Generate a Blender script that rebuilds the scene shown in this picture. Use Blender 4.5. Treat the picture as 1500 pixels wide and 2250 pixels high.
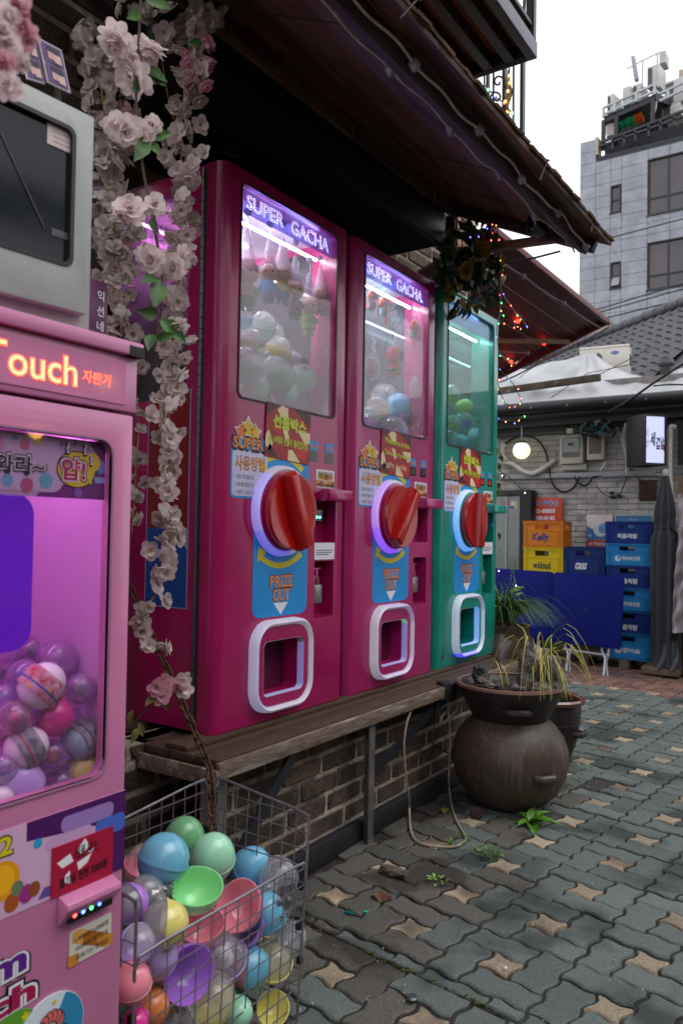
import bpy, bmesh, math, random
from mathutils import Vector as V, Matrix as M4
random.seed(7)
R=math.radians
for o in list(bpy.data.objects): bpy.data.objects.remove(o)
sc=bpy.context.scene; col=sc.collection

# ---------------------------------------------------------------- camera, sky, sun, exposure
YAW,PITCH,ROLL,FPX=R(33.892),R(1.481),R(.941),1724.5
cf=V((-math.sin(YAW)*math.cos(PITCH),math.cos(YAW)*math.cos(PITCH),math.sin(PITCH)))
r0=V((math.cos(YAW),math.sin(YAW),0)); u0=r0.cross(cf)
cr=math.cos(ROLL)*r0+math.sin(ROLL)*u0; cu=-math.sin(ROLL)*r0+math.cos(ROLL)*u0
CAM=V((0,0,1))
cd=bpy.data.cameras.new('camera'); cam=bpy.data.objects.new('camera',cd); col.objects.link(cam)
m=M4.Identity(4)
for i in range(3): m[i][0],m[i][1],m[i][2],m[i][3]=cr[i],cu[i],-cf[i],CAM[i]
cam.matrix_world=m
cd.sensor_fit='VERTICAL'; cd.sensor_height=36; cd.lens=FPX/2250*36; cd.clip_start=.02; cd.clip_end=400
cd.dof.use_dof=True; cd.dof.focus_distance=2.35; cd.dof.aperture_fstop=6.3
sc.camera=cam
w=bpy.data.worlds.new('World'); sc.world=w; w.use_nodes=True
nt=w.node_tree; bg=nt.nodes['Background']
sky=nt.nodes.new('ShaderNodeTexSky'); sky.sky_type='NISHITA'; sky.sun_disc=False
SUN_EL,SUN_ROT=R(62),R(75)
sky.sun_elevation=SUN_EL; sky.sun_rotation=SUN_ROT; sky.air_density=1.0; sky.dust_density=4
hs=nt.nodes.new('ShaderNodeHueSaturation'); hs.inputs['Saturation'].default_value=.12
mx=nt.nodes.new('ShaderNodeMix'); mx.data_type='RGBA'; mx.inputs[0].default_value=.86
nt.links.new(sky.outputs[0],hs.inputs['Color']); nt.links.new(hs.outputs[0],mx.inputs[6])
mx.inputs[7].default_value=(9.6,9.6,10.2,1)          # an even cloud deck
nt.links.new(mx.outputs[2],bg.inputs[0]); bg.inputs[1].default_value=.1
sd=bpy.data.lights.new('sun','SUN'); sd.energy=.6; sd.angle=R(40); sd.color=(1,.97,.93)
so=bpy.data.objects.new('sun',sd); col.objects.link(so)
so.rotation_euler=(R(90)-SUN_EL,0,R(180)-SUN_ROT); so.location=(4,2,8)
vs=sc.view_settings; vs.view_transform='Standard'; vs.look='None'; vs.exposure=.7; vs.gamma=1
try: vs.use_curve_mapping=False
except: pass
sc.render.engine='CYCLES'; cy=sc.cycles; cy.use_denoising=True; cy.max_bounces=8; cy.transparent_max_bounces=16
cy.diffuse_bounces=4; cy.glossy_bounces=4; cy.caustics_reflective=False; cy.caustics_refractive=False; cy.sample_clamp_indirect=6

# ---------------------------------------------------------------- helpers
def at(px,py,x=None,y=None,z=None):
    """point of a given plane that the photograph shows at pixel px,py of 1500x2250"""
    d=cf+(px-750)/FPX*cr-(py-1125)/FPX*cu
    t=(x-CAM.x)/d.x if x is not None else (y-CAM.y)/d.y if y is not None else (z-CAM.z)/d.z
    return CAM+t*d
def lin(h):
    h=h.lstrip('#'); o=[]
    for i in (0,2,4):
        c=int(h[i:i+2],16)/255; o.append(c/12.92 if c<=.04045 else ((c+.055)/1.055)**2.4)
    return (*o,1)
MATS={}
def mat(name,c='#808080',rough=.5,metal=0,var=0,vs=12,bump=0,bs=60,c2=None,emit=None,es=0,coat=0,trans=0,spec=.5,isl=0,stretch=None,c3=None,s3=3,t3=.55):
    """principled material: base colour c, blotches towards c2, patches of c3, random shade per piece (isl), bump"""
    if name in MATS: return MATS[name]
    m=bpy.data.materials.new(name); m.use_nodes=True; N=m.node_tree.nodes; L=m.node_tree.links; p=N['Principled BSDF']
    C=lin(c) if isinstance(c,str) else (*c,1)
    p.inputs['Base Color'].default_value=C; p.inputs['Roughness'].default_value=rough; p.inputs['Metallic'].default_value=metal
    p.inputs['Specular IOR Level'].default_value=spec; p.inputs['Coat Weight'].default_value=coat; p.inputs['Coat Roughness'].default_value=.08
    if emit: p.inputs['Emission Color'].default_value=lin(emit) if isinstance(emit,str) else (*emit,1); p.inputs['Emission Strength'].default_value=es
    if trans:
        p.inputs['Transmission Weight'].default_value=trans
    if var or bump or isl or c3:
        tc=N.new('ShaderNodeNewGeometry'); src=tc.outputs['Position']
        if stretch:
            mp=N.new('ShaderNodeMapping'); mp.inputs['Scale'].default_value=stretch; L.new(src,mp.inputs[0]); src=mp.outputs[0]
        out=None
        if var:
            n=N.new('ShaderNodeTexNoise'); n.inputs['Scale'].default_value=vs; n.inputs['Detail'].default_value=6; n.inputs['Roughness'].default_value=.62; L.new(src,n.inputs[0])
            rp=N.new('ShaderNodeValToRGB'); e=rp.color_ramp.elements
            C2=lin(c2) if c2 else (*[a*(1-var) for a in C[:3]],1)
            e[0].position=.35; e[0].color=C2; e[1].position=.65; e[1].color=C if c2 else (*[min(1,a*(1+var)) for a in C[:3]],1)
            L.new(n.outputs[0],rp.inputs[0]); out=rp.outputs[0]
            rr=N.new('ShaderNodeMapRange'); rr.inputs[3].default_value=max(0,rough-.12); rr.inputs[4].default_value=min(1,rough+.12); L.new(n.outputs[0],rr.inputs[0]); L.new(rr.outputs[0],p.inputs['Roughness'])
        if c3:
            n=N.new('ShaderNodeTexNoise'); n.inputs['Scale'].default_value=s3; n.inputs['Detail'].default_value=8; L.new(src,n.inputs[0])
            mr=N.new('ShaderNodeMapRange'); mr.inputs[1].default_value=t3; mr.inputs[2].default_value=t3+.1; L.new(n.outputs[0],mr.inputs[0])
            mi=N.new('ShaderNodeMix'); mi.data_type='RGBA'; L.new(mr.outputs[0],mi.inputs[0])
            if out: L.new(out,mi.inputs[6])
            else: mi.inputs[6].default_value=C
            mi.inputs[7].default_value=lin(c3); out=mi.outputs[2]
        if isl:
            oi=N.new('ShaderNodeObjectInfo'); ad=N.new('ShaderNodeMath'); ad.operation='ADD'; L.new(oi.outputs['Random'],ad.inputs[0]); L.new(tc.outputs['Random Per Island'],ad.inputs[1])
            fr=N.new('ShaderNodeMath'); fr.operation='FRACT'; L.new(ad.outputs[0],fr.inputs[0])
            mr=N.new('ShaderNodeMapRange'); mr.inputs[3].default_value=1-isl; mr.inputs[4].default_value=1+isl; L.new(fr.outputs[0],mr.inputs[0])
            h=N.new('ShaderNodeHueSaturation'); L.new(mr.outputs[0],h.inputs['Value'])
            if out: L.new(out,h.inputs['Color'])
            else: h.inputs['Color'].default_value=C
            out=h.outputs[0]
        if out: L.new(out,p.inputs['Base Color'])
        if bump:
            n=N.new('ShaderNodeTexNoise'); n.inputs['Scale'].default_value=bs; n.inputs['Detail'].default_value=8; L.new(src,n.inputs[0])
            b=N.new('ShaderNodeBump'); b.inputs['Strength'].default_value=bump; b.inputs['Distance'].default_value=.01; L.new(n.outputs[0],b.inputs['Height']); L.new(b.outputs[0],p.inputs['Normal'])
    MATS[name]=m; return m
def glass(name,tint='#ffffff',milk=.0,refl=1.0,milkc='#ffffff',rough=.03):
    """thin pane: clear, mirror by fresnel, a little patchy milky white"""
    if name in MATS: return MATS[name]
    m=bpy.data.materials.new(name); m.use_nodes=True; N=m.node_tree.nodes; L=m.node_tree.links
    N.remove(N['Principled BSDF']); out=N['Material Output']
    t=N.new('ShaderNodeBsdfTransparent'); t.inputs[0].default_value=lin(tint)
    g=N.new('ShaderNodeBsdfGlossy'); g.inputs['Roughness'].default_value=rough
    d=N.new('ShaderNodeBsdfDiffuse'); d.inputs[0].default_value=lin(milkc)
    f=N.new('ShaderNodeFresnel'); f.inputs[0].default_value=1.5
    k=N.new('ShaderNodeMath'); k.operation='MULTIPLY'; k.inputs[1].default_value=refl; L.new(f.outputs[0],k.inputs[0])
    ge=N.new('ShaderNodeNewGeometry'); inv=N.new('ShaderNodeMath'); inv.operation='SUBTRACT'; inv.inputs[0].default_value=1; L.new(ge.outputs['Backfacing'],inv.inputs[1])
    k2=N.new('ShaderNodeMath'); k2.operation='MULTIPLY'; L.new(k.outputs[0],k2.inputs[0]); L.new(inv.outputs[0],k2.inputs[1]); k=k2
    a=N.new('ShaderNodeMixShader'); L.new(t.outputs[0],a.inputs[1]); L.new(d.outputs[0],a.inputs[2])
    if milk:
        tc=N.new('ShaderNodeNewGeometry'); n=N.new('ShaderNodeTexNoise'); n.inputs['Scale'].default_value=6; n.inputs['Detail'].default_value=8; L.new(tc.outputs['Position'],n.inputs[0])
        mr=N.new('ShaderNodeMapRange'); mr.inputs[1].default_value=.3; mr.inputs[2].default_value=.75; mr.inputs[3].default_value=milk*.4; mr.inputs[4].default_value=milk*1.5; L.new(n.outputs[0],mr.inputs[0]); L.new(mr.outputs[0],a.inputs[0])
    else: a.inputs[0].default_value=0
    b=N.new('ShaderNodeMixShader'); L.new(k.outputs[0],b.inputs[0]); L.new(a.outputs[0],b.inputs[1]); L.new(g.outputs[0],b.inputs[2]); L.new(b.outputs[0],out.inputs[0])
    MATS[name]=m; return m
def tag(o,label=None,cat=None,group=None,kind=None):
    if label: o['label']=label
    if cat: o['category']=cat
    if group: o['group']=group
    if kind: o['kind']=kind
    return o
def empty(name,label=None,cat=None,loc=(0,0,0),rot=(0,0,0),group=None,kind=None):
    o=bpy.data.objects.new(name,None); col.objects.link(o); o.location=loc; o.rotation_euler=rot; o.empty_display_size=.05
    return tag(o,label,cat,group,kind)
def link(name,me,mats=None,parent=None,loc=None,rot=None,scale=None,kind=None):
    o=bpy.data.objects.new(name,me); col.objects.link(o)
    if parent is not None: o.parent=parent
    if loc is not None: o.location=loc
    if rot is not None: o.rotation_euler=rot
    if scale is not None: o.scale=scale if hasattr(scale,'__len__') else (scale,)*3
    if mats is not None:
        ms=mats if isinstance(mats,(list,tuple)) else [mats]
        if len(me.materials)==0:
            for q in ms: me.materials.append(q)
        else:
            for i,q in enumerate(ms):
                if i<len(o.material_slots) and me.materials[i]!=q: o.material_slots[i].link='OBJECT'; o.material_slots[i].material=q
    if kind: o['kind']=kind
    return o
def rrect(x0,x1,z0,z1,r,n=5):
    p=[]
    for cx,cz,a in ((x1-r,z1-r,0),(x0+r,z1-r,90),(x0+r,z0+r,180),(x1-r,z0+r,270)):
        for k in range(n+1): t=R(a+90*k/n); p.append((cx+r*math.cos(t),cz+r*math.sin(t)))
    return p
def disc(cx,cz,r,n=24,ry=None):
    ry=ry or r; return [(cx+r*math.cos(2*math.pi*k/n),cz+ry*math.sin(2*math.pi*k/n)) for k in range(n)]
def star(cx,cz,r,k=.5,n=5,a0=90):
    return [(cx+(r if i%2==0 else r*k)*math.cos(R(a0+180*i/n)),cz+(r if i%2==0 else r*k)*math.sin(R(a0+180*i/n))) for i in range(2*n)]
class G:
    """collects shapes into one mesh"""
    def __init__(s): s.bm=bmesh.new(); s.mi=0
    def face(s,vs):
        try: f=s.bm.faces.new(vs); f.material_index=s.mi; return f
        except ValueError: return None
    def v(s,p): return s.bm.verts.new(p)
    def box(s,x0,x1,y0,y1,z0,z1,mtx=None):
        c=[V((x,y,z)) for x in (x0,x1) for y in (y0,y1) for z in (z0,z1)]
        if mtx is not None: c=[mtx@p for p in c]
        b=[s.v(p) for p in c]
        for f in ((0,1,3,2),(4,6,7,5),(0,4,5,1),(2,3,7,6),(0,2,6,4),(1,5,7,3)): s.face([b[i] for i in f])
        return s
    def bar(s,p,q,wd,h,up=(0,0,1)):
        """box beam from p to q"""
        p,q=V(p),V(q); d=(q-p); l=d.length; d.normalize(); side=d.cross(V(up)); side=side.normalized() if side.length>1e-6 else V((1,0,0)); n=side.cross(d)
        m=M4.Identity(4)
        for i in range(3): m[i][0],m[i][1],m[i][2],m[i][3]=d[i],side[i],n[i],p[i]
        return s.box(0,l,-wd/2,wd/2,-h/2,h/2,m)
    def tube(s,pts,r,n=6,closed=False):
        pts=[V(p) for p in pts]; rings=[]; N=len(pts); pn=None
        for i,p in enumerate(pts):
            a=pts[(i-1)%N] if (closed or i>0) else p; b=pts[(i+1)%N] if (closed or i<N-1) else p
            d=(b-a).normalized()
            if pn is None: pn=d.orthogonal().normalized()
            pn=(pn-d*pn.dot(d)); pn=pn.normalized() if pn.length>1e-6 else d.orthogonal().normalized()
            bn=d.cross(pn); rr=r[i] if hasattr(r,'__len__') else r
            rings.append([s.v(p+rr*(math.cos(2*math.pi*k/n)*pn+math.sin(2*math.pi*k/n)*bn)) for k in range(n)])
        for i in range(N if closed else N-1):
            a,b=rings[i],rings[(i+1)%N]
            for k in range(n): s.face([a[k],a[(k+1)%n],b[(k+1)%n],b[k]])
        if not closed: s.face(rings[0][::-1]); s.face(rings[-1])
        return s
    def cyl(s,p,q,r,n=12,r2=None): return s.tube([p,q],[r,r if r2 is None else r2],n)
    def lathe(s,prof,c=(0,0,0),n=24,axis='z',cap=True,sx=1,sy=1):
        c=V(c); rings=[]
        for r,z in prof:
            ring=[]
            for k in range(n):
                a=2*math.pi*k/n; x,y=r*math.cos(a)*sx,r*math.sin(a)*sy
                ring.append(s.v(c+(V((x,y,z)) if axis=='z' else V((x,-z,y)) if axis=='y' else V((z,x,y)))))
            rings.append(ring)
        for a,b in zip(rings,rings[1:]):
            for k in range(n): s.face([a[k],a[(k+1)%n],b[(k+1)%n],b[k]])
        if cap: s.face(rings[0][::-1]); s.face(rings[-1])
        return s
    def sph(s,c,r,n=14,m=8,sc=(1,1,1)):
        pr=[(max(r*math.sin(math.pi*i/m),r*.01),-r*math.cos(math.pi*i/m)) for i in range(m+1)]
        b=len(s.bm.verts); s.lathe(pr,(0,0,0),n); s.bm.verts.ensure_lookup_table(); c=V(c)
        for vv in list(s.bm.verts)[b:]: vv.co=c+V((vv.co.x*sc[0],vv.co.y*sc[1],vv.co.z*sc[2]))
        return s
    def prism(s,out,d0,d1,holes=None):
        """outline in the local x-z plane, from depth d0 to d1 (y)"""
        a=[s.v((x,d0,z)) for x,z in out]; b=[s.v((x,d1,z)) for x,z in out]; n=len(out)
        s.face(a); s.face(b[::-1])
        for k in range(n): s.face([a[(k+1)%n],a[k],b[k],b[(k+1)%n]])
        return s
    def sheet(s,out,d):
        s.face([s.v((x,d,z)) for x,z in out]); return s
    def ring(s,oa,ob,d0,d1):
        """frame between outline oa (outer) and ob (inner), same point count"""
        n=len(oa); A=[s.v((x,d0,z)) for x,z in oa]; B=[s.v((x,d0,z)) for x,z in ob]; C=[s.v((x,d1,z)) for x,z in oa]; D=[s.v((x,d1,z)) for x,z in ob]
        for k in range(n):
            j=(k+1)%n; s.face([A[k],A[j],B[j],B[k]]); s.face([C[j],C[k],D[k],D[j]]); s.face([A[j],A[k],C[k],C[j]]); s.face([B[k],B[j],D[j],D[k]])
        return s
    def grid(s,f,nu,nv):
        p=[[s.v(f(i/nu,j/nv)) for j in range(nv+1)] for i in range(nu+1)]
        for i in range(nu):
            for j in range(nv): s.face([p[i][j],p[i+1][j],p[i+1][j+1],p[i][j+1]])
        return s
    def mesh(s,name,bevel=0,seg=2,ang=38,weld=False):
        bmesh.ops.recalc_face_normals(s.bm,faces=s.bm.faces[:])
        if bevel:
            e=[e for e in s.bm.edges if len(e.link_faces)==2 and e.calc_face_angle(0)>R(30)]
            bmesh.ops.bevel(s.bm,geom=e,offset=bevel,segments=seg,profile=.5,affect='EDGES',clamp_overlap=True)
        me=bpy.data.meshes.new(name); s.bm.to_mesh(me); s.bm.free()
        me.shade_smooth(); me.set_sharp_from_angle(angle=R(ang)); return me
    def out(s,name,mats,parent=None,loc=None,rot=None,bevel=0,seg=2,kind=None,ang=38,scale=None):
        return link(name,s.mesh(name,bevel,seg,ang),mats,parent,loc,rot,scale,kind)
def carve(base,cuts):
    """boolean: base mesh minus every cutter mesh"""
    o=link('body',base); tmp=[o]
    for c in cuts:
        k=link('hole',c); tmp.append(k); md=o.modifiers.new('cut','BOOLEAN'); md.operation='DIFFERENCE'; md.solver='EXACT'; md.object=k
    dg=bpy.context.evaluated_depsgraph_get(); dg.update()
    me=bpy.data.meshes.new_from_object(o.evaluated_get(dg))
    for k in tmp: bpy.data.objects.remove(k)
    me.shade_smooth(); me.set_sharp_from_angle(angle=R(35)); return me
TX={}
def tmesh(s,off=0,ext=0,neon=0,shear=0):
    k=(s,off,ext,neon,shear)
    if k in TX: return TX[k]
    c=bpy.data.curves.new('lettering','FONT'); c.body=s; c.size=1; c.resolution_u=3; c.offset=off; c.extrude=ext; c.shear=shear; c.space_line=.95; c.align_x='CENTER'
    if neon: c.fill_mode='NONE'; c.bevel_depth=neon; c.bevel_resolution=0
    o=bpy.data.objects.new('lettering',c); col.objects.link(o)
    dg=bpy.context.evaluated_depsgraph_get(); dg.update(); me=bpy.data.meshes.new_from_object(o.evaluated_get(dg)); me.materials.clear()
    bpy.data.objects.remove(o); TX[k]=me; return me
def text(s,x0,x1,z0,z1,d,m,parent,off=0,neon=0,shear=0,tilt=0,name='lettering',pad=0):
    """lettering filling x0..x1, z0..z1 of the parent's local front plane, d in front of it"""
    me=tmesh(s,off,0,neon,shear).copy(); vv=me.vertices
    ax,bx=min(p.co.x for p in vv),max(p.co.x for p in vv); ay,by=min(p.co.y for p in vv),max(p.co.y for p in vv)
    x0-=pad;x1+=pad;z0-=pad;z1+=pad
    for p in vv:
        t=(p.co.x-ax)/(bx-ax); q=(p.co.y-ay)/max(by-ay,1e-6)
        p.co=(x0+t*(x1-x0),d-p.co.z*(x1-x0)/(bx-ax),z0+q*(z1-z0)+tilt*(t-.5))
    if not neon:
        for p in vv: p.co.y=d
    return link(name,me,m,parent)
def face_root(name,label,cat,x,y,z,group=None):
    """root whose local x runs along the alley, y into the wall, z up"""
    return empty(name,label,cat,(x,y,z),(0,0,R(90)),group)
# ================================================================ materials
mBrown=mat('paver_brown','#56544e',.8,var=.3,vs=150,bump=.5,bs=240,isl=.22,c3='#332f2a',s3=4,t3=.5)
mGreen=mat('paver_green','#5b6460',.74,var=.26,vs=170,bump=.45,bs=260,isl=.2,c3='#333b39',s3=3.2,t3=.51)
mTan=mat('paver_tan','#a3947e',.85,var=.3,vs=140,bump=.5,bs=300,isl=.3,c3='#6a5a4c',s3=3.5,t3=.52)
mRed=mat('paver_red','#75574e',.85,var=.3,vs=9,bump=.4,bs=200,isl=.2,c3='#5b4b47',s3=3,t3=.55)
mDirt=mat('joint_dirt','#2e2825',.95,var=.5,vs=30,bump=1,bs=120)
mBrick=mat('old_brick','#4c3d33',.9,var=.45,vs=14,bump=.7,bs=90,isl=.3,c3='#2e2925',s3=5,t3=.55)
mMortar=mat('mortar','#9a9082',.95,var=.35,vs=12,bump=.8,bs=70,c3='#4c463f',s3=4,t3=.58)
mPlinth=mat('black_plinth','#15171b',.75,var=.4,vs=12,bump=.3)
mBlack=mat('black_panel','#0c0d11',.55,var=.2,vs=5)
mWood=mat('dark_wood','#664532',.6,var=.45,vs=5,bump=.3,bs=40,stretch=(12,1,12),isl=.15,c3='#3a2419',s3=1.5,t3=.5)
mWoodB=mat('beam_wood','#3c2428',.6,var=.35,vs=8,bump=.3,bs=50,stretch=(6,1,6))
mWoodX=mat('raw_timber','#8a6b4c',.7,var=.4,vs=9,bump=.3,bs=60,stretch=(2,2,14))
mShing=mat('shingle','#5c4330',.85,var=.5,vs=16,bump=.6,bs=60,isl=.3)
mSteel=mat('black_steel','#22242b',.42,metal=.0,var=.2,vs=10)
mGrey=mat('grey_steel','#72706c',.5,metal=.5,var=.35,vs=14,c3='#5b4a38',s3=6,t3=.6)
mCord=mat('pale_cord','#c9c2bb',.7,var=.2,vs=30)
mBulbDead=mat('clear_cap','#8d8f96',.25,var=.3,vs=60)
# ================================================================ ground and pavers
g=G(); 
g.face([g.v(p) for p in ((-60,-20,-.016),(60,-20,-.016),(60,110,-.016),(-60,110,-.016))])
ground=g.out('ground',mat('asphalt','#4b4845',.9,var=.3,vs=1.5,bump=.3,bs=40),kind='structure')
pave=G().box(-3.4,1.5,-.6,6.75,-.2,-.0095).out('pavement',mDirt,kind='structure')
Av,Bv=V((.023,.247,0)),V((.254,-.030,0)); Pv,Qv=Bv/3,Av/3; O1=V((-.690,2.005,0)); O2=V((-.764,1.475,0))
# pinwheel bond: a tan star in the middle of four two-cell blocks, every joint a small wave
WA,SB=.068,.095; TS=(0,.14,.30,.5,.70,.86)
def star_at(i,j): return i%3==1 and j%3==1
def hp(i,j,rev=False):
    b=SB if star_at(i,j) else -SB if star_at(i,j-1) else 0
    f=lambda t: j+WA*math.sin(2*math.pi*t)+b*math.sin(math.pi*t)**2
    return [(i+(1-t if rev else t),f(1-t if rev else t)) for t in TS]
def vp(i,j,rev=False):
    b=SB if star_at(i,j) else -SB if star_at(i-1,j) else 0
    f=lambda t: i-WA*math.sin(2*math.pi*t)+b*math.sin(math.pi*t)**2
    return [(f(1-t if rev else t),j+(1-t if rev else t)) for t in TS]
def star_o(i,j): return hp(i,j)+vp(i+1,j)+hp(i,j+1,True)+vp(i,j,True)
def hdom(i,j): return hp(i,j)+hp(i+1,j)+vp(i+2,j)+hp(i+1,j+1,True)+hp(i,j+1,True)+vp(i,j,True)
def vdom(i,j): return hp(i,j)+vp(i+1,j)+vp(i+1,j+1)+hp(i,j+2,True)+vp(i,j+1,True)+vp(i,j,True)
def cell2w(pt,O): return O+(pt[0]-1.5)*Pv+(pt[1]-1.5)*Qv
def shrink(P,d):
    n=len(P); o=[]
    for k in range(n):
        a,b,c=P[k-1],P[k],P[(k+1)%n]; e1=(b-a); e2=(c-b); n1=V((-e1.y,e1.x,0)).normalized(); n2=V((-e2.y,e2.x,0)).normalized(); nn=(n1+n2)
        nn=nn.normalized() if nn.length>1e-6 else n1; o.append(b+nn*d/max(.5,nn.dot(n1)))
    return o
def paver_geo(gg,P,z=0,mi=0,tilt=(0,0)):
    gg.mi=mi; c=sum(P,V((0,0,0)))/len(P)
    def pz(p,h): return V((p.x,p.y,z+h+(p.x-c.x)*tilt[0]+(p.y-c.y)*tilt[1]))
    top=[gg.v(pz(p,0)) for p in shrink(P,.0080)]; mid=[gg.v(pz(p,-.0035)) for p in shrink(P,.0040)]; bot=[gg.v(pz(p,-.014)) for p in shrink(P,.0036)]
    n=len(P); gg.face(top)
    for A,B in ((mid,top),(bot,mid)):
        for k in range(n): gg.face([A[k],A[(k+1)%n],B[(k+1)%n],B[k]])
CUTP,CUTD=V((-1.225,1.658,0)),V((.521,-.069,0)).normalized(); CUTN=V((-CUTD.y,CUTD.x,0))   # +side: far field
def clip(P,sgn):
    o=[];n=len(P); f=lambda p:(p-CUTP).dot(CUTN)*sgn
    for k in range(n):
        a,b=P[k],P[(k+1)%n]; fa,fb=f(a),f(b)
        if fa>=0:o.append(a)
        if (fa>=0)!=(fb>=0): o.append(a+(b-a)*(fa/(fa-fb)))
    r=[]
    for p in o:
        if not r or (p-r[-1]).length>.004: r.append(p)
    return r if len(r)>2 else []
def area(P): return abs(sum(P[k-1].x*P[k].y-P[k].x*P[k-1].y for k in range(len(P))))/2
allp=[]; RA,RB=at(1240,1497,z=0),at(1500,1532,z=0)
rn=V((-(RB-RA).y,(RB-RA).x,0)).normalized()
for reg,(O,sg) in enumerate(((O1,1),(O2,-1))):
    for i in range(-66,60):
        for j in range(-24,62):
            k={(1,1):0,(0,0):1,(2,1):3,(1,0):2,(0,2):4}.get((i%3,j%3))
            if k is None: continue
            o=(star_o,vdom,hdom,vdom,hdom)[k](i,j); P=[cell2w(p,O) for p in o]; c=sum(P,V((0,0,0)))/len(P)
            if not((-1.37<c.x<1.3 or (c.y>3.62 and -3.1<c.x<0)) and .2<c.y<6.6): continue
            s=[(p-CUTP).dot(CUTN)*sg for p in P]; full=min(s)>=.003
            if max(s)<.02: continue
            if not full:
                P=clip(P,sg)
                if not P or area(P)<.0012: continue
            allp.append((k,reg,full,P,c,i,j))
def vis(c):
    d=c-CAM; z=d.dot(cf); 
    if z<.3: return 1e9
    x=abs(d.dot(cr)/z*FPX); y=d.dot(cu)/z*FPX
    hid=1.0 if (c.x>-1.3 or c.y>2.2) else 1.5
    return z*hid if (x<790 and -1170<y<1140) else 1e3+z
allp.sort(key=lambda a:vis(a[4]))
base={}; rest=G(); NAMES=('star_paver','paver','paver','paver','paver'); mm=[mGreen,mTan,mRed,mBrown]
for n,(k,reg,full,P,c,i,j) in enumerate(allp):
    red=(c-RA).dot(rn)>0
    mi=2 if red else 1 if k==0 else 3 if (c.x<-.98+random.gauss(0,.13) and c.y<3.3) else 0  # darker brown pavers towards the wall, with a ragged boundary
    z=random.uniform(-.003,.003)+(-.004 if reg else 0); tl=(random.gauss(0,.011),random.gauss(0,.011))
    if n<290 and full:
        key=(k,mi)
        if key not in base:
            gg=G(); c0=sum(P,V((0,0,0)))/len(P); paver_geo(gg,[p-c0 for p in P],0); base[key]=gg.mesh('paver')
            base[key].materials.append(mm[mi])
        o=link(NAMES[k],base[key],None,pave,c+V((0,0,z)),(tl[1],-tl[0],0))
    elif n<290: gg=G(); paver_geo(gg,P,z); gg.out('cut_paver',mm[mi],pave)
    else: paver_geo(rest,P,z,mi,tl)
me=rest.mesh('far_pavers'); [me.materials.append(q) for q in mm]; link('far_pavers',me,None,pave,kind='stuff')
# moss in the cut joint, grit
g=G()
for k in range(120):
    t=random.random()**.8*.75+.05; p=CUTP+CUTD*t+CUTN*random.gauss(0,.004)
    if random.random()<.75 and .2<t<.62 or random.random()<.25: g.sph((p.x,p.y,-.003+random.uniform(-.004,.003)),random.uniform(.002,.005),5,4)
tag(g.out('moss',mat('moss','#4a4f1c',.95,var=.5,vs=90,bump=1,bs=200)),'olive moss growing in the straight joint between two fields of pavers','moss',kind='stuff')
g=G()
for k in range(420):
    p=V((random.uniform(-1.3,.1),random.uniform(1.1,4.2),.0)); s=random.choice((.0012,.0012,.002,.003))*random.uniform(.6,1.2)
    g.sph((p.x,p.y,.002),s,4,3)
tag(g.out('grit',mat('grit','#b5aa9c',.8,isl=.5)),'pale grit and crumbs scattered over the pavers','grit',kind='stuff')
# ================================================================ left brick wall
def brick_field(root,u0,u1,v0,v1,bl,bh,jt,m,skip=None,th=.012,cap=300,var=.004,name='brick'):
    bms=[]
    for k in range(3):
        gg=G().box(-.5,.5,-.5,.5,-.5,.5)
        for vv in gg.bm.verts: vv.co+=V([random.uniform(-.02,.02) for _ in range(3)])
        me=gg.mesh('brick',bevel=.04,seg=1); me.materials.append(m); bms.append(me)
    n=0; row=0; v=v0; 
    while v<v1-.01:
        u=u0-(0,.5,.2,.65)[row%4]*(bl+jt)
        while u<u1:
            a,b=max(u,u0),min(u+bl,u1)
            if b-a>.025 and not(skip and skip((a+b)/2,v+bh/2)) and n<cap:
                link(name,random.choice(bms),None,root,((a+b)/2,.0125+random.uniform(-var*.5,var*.5),v+bh/2),(0,random.uniform(-.012,.012),0),(b-a,th+.02,min(bh,v1-v)*random.uniform(.92,1.04))); n+=1
            u+=bl+jt
        v+=bh+jt; row+=1
# low wall under the counter: bricks on x=-1.40
lw=face_root('brick_wall','low dark brick wall with pale mortar under the counter, black painted foot','wall',-1.40,1.47,0)
G().box(.06,2.6,.001,.06,.0,.405).out('mortar',mMortar,lw)
G().box(0,2.6,-.035,-.002,-.01,.062).out('plinth',mPlinth,lw,bevel=.004)
brick_field(lw,.06,2.6,.072,.40,.185,.047,.016,mBrick,lambda u,v:u>2.2)
# recessed wall at the left, behind the vending machine, full height
rw=face_root('brick_wall','tall dark brick wall with thick pale mortar behind the blossom strands','wall',-1.745,.55,0)
G().box(0,.87,.004,.3,0,.43).out('mortar',mMortar,rw); G().box(0,.87,.004,.3,.43,3.4).out('mortar',mMortar,rw)
cw=face_root('brick_wall','short brick wall with thick mortar behind the left end of the counter','wall',-1.6,.9,0)
G().box(0,1.2,.004,.12,0,.43).out('mortar',mMortar,cw); brick_field(cw,0,1.2,.03,.42,.185,.050,.022,mBrick); brick_field(rw,0,.87,1.55,2.9,.19,.055,.022,mBrick,cap=210)
# wall behind the machines and up to the first floor
bw=face_root('brick_wall','dark brick back wall in the shade between machine tops and black fascia','wall',-1.98,1.5,0)
G().box(0,3.0,.004,.25,.40,2.75).out('mortar',mMortar,bw)
brick_field(bw,1.3,3.0,1.75,2.7,.19,.055,.02,mBrick)
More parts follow.
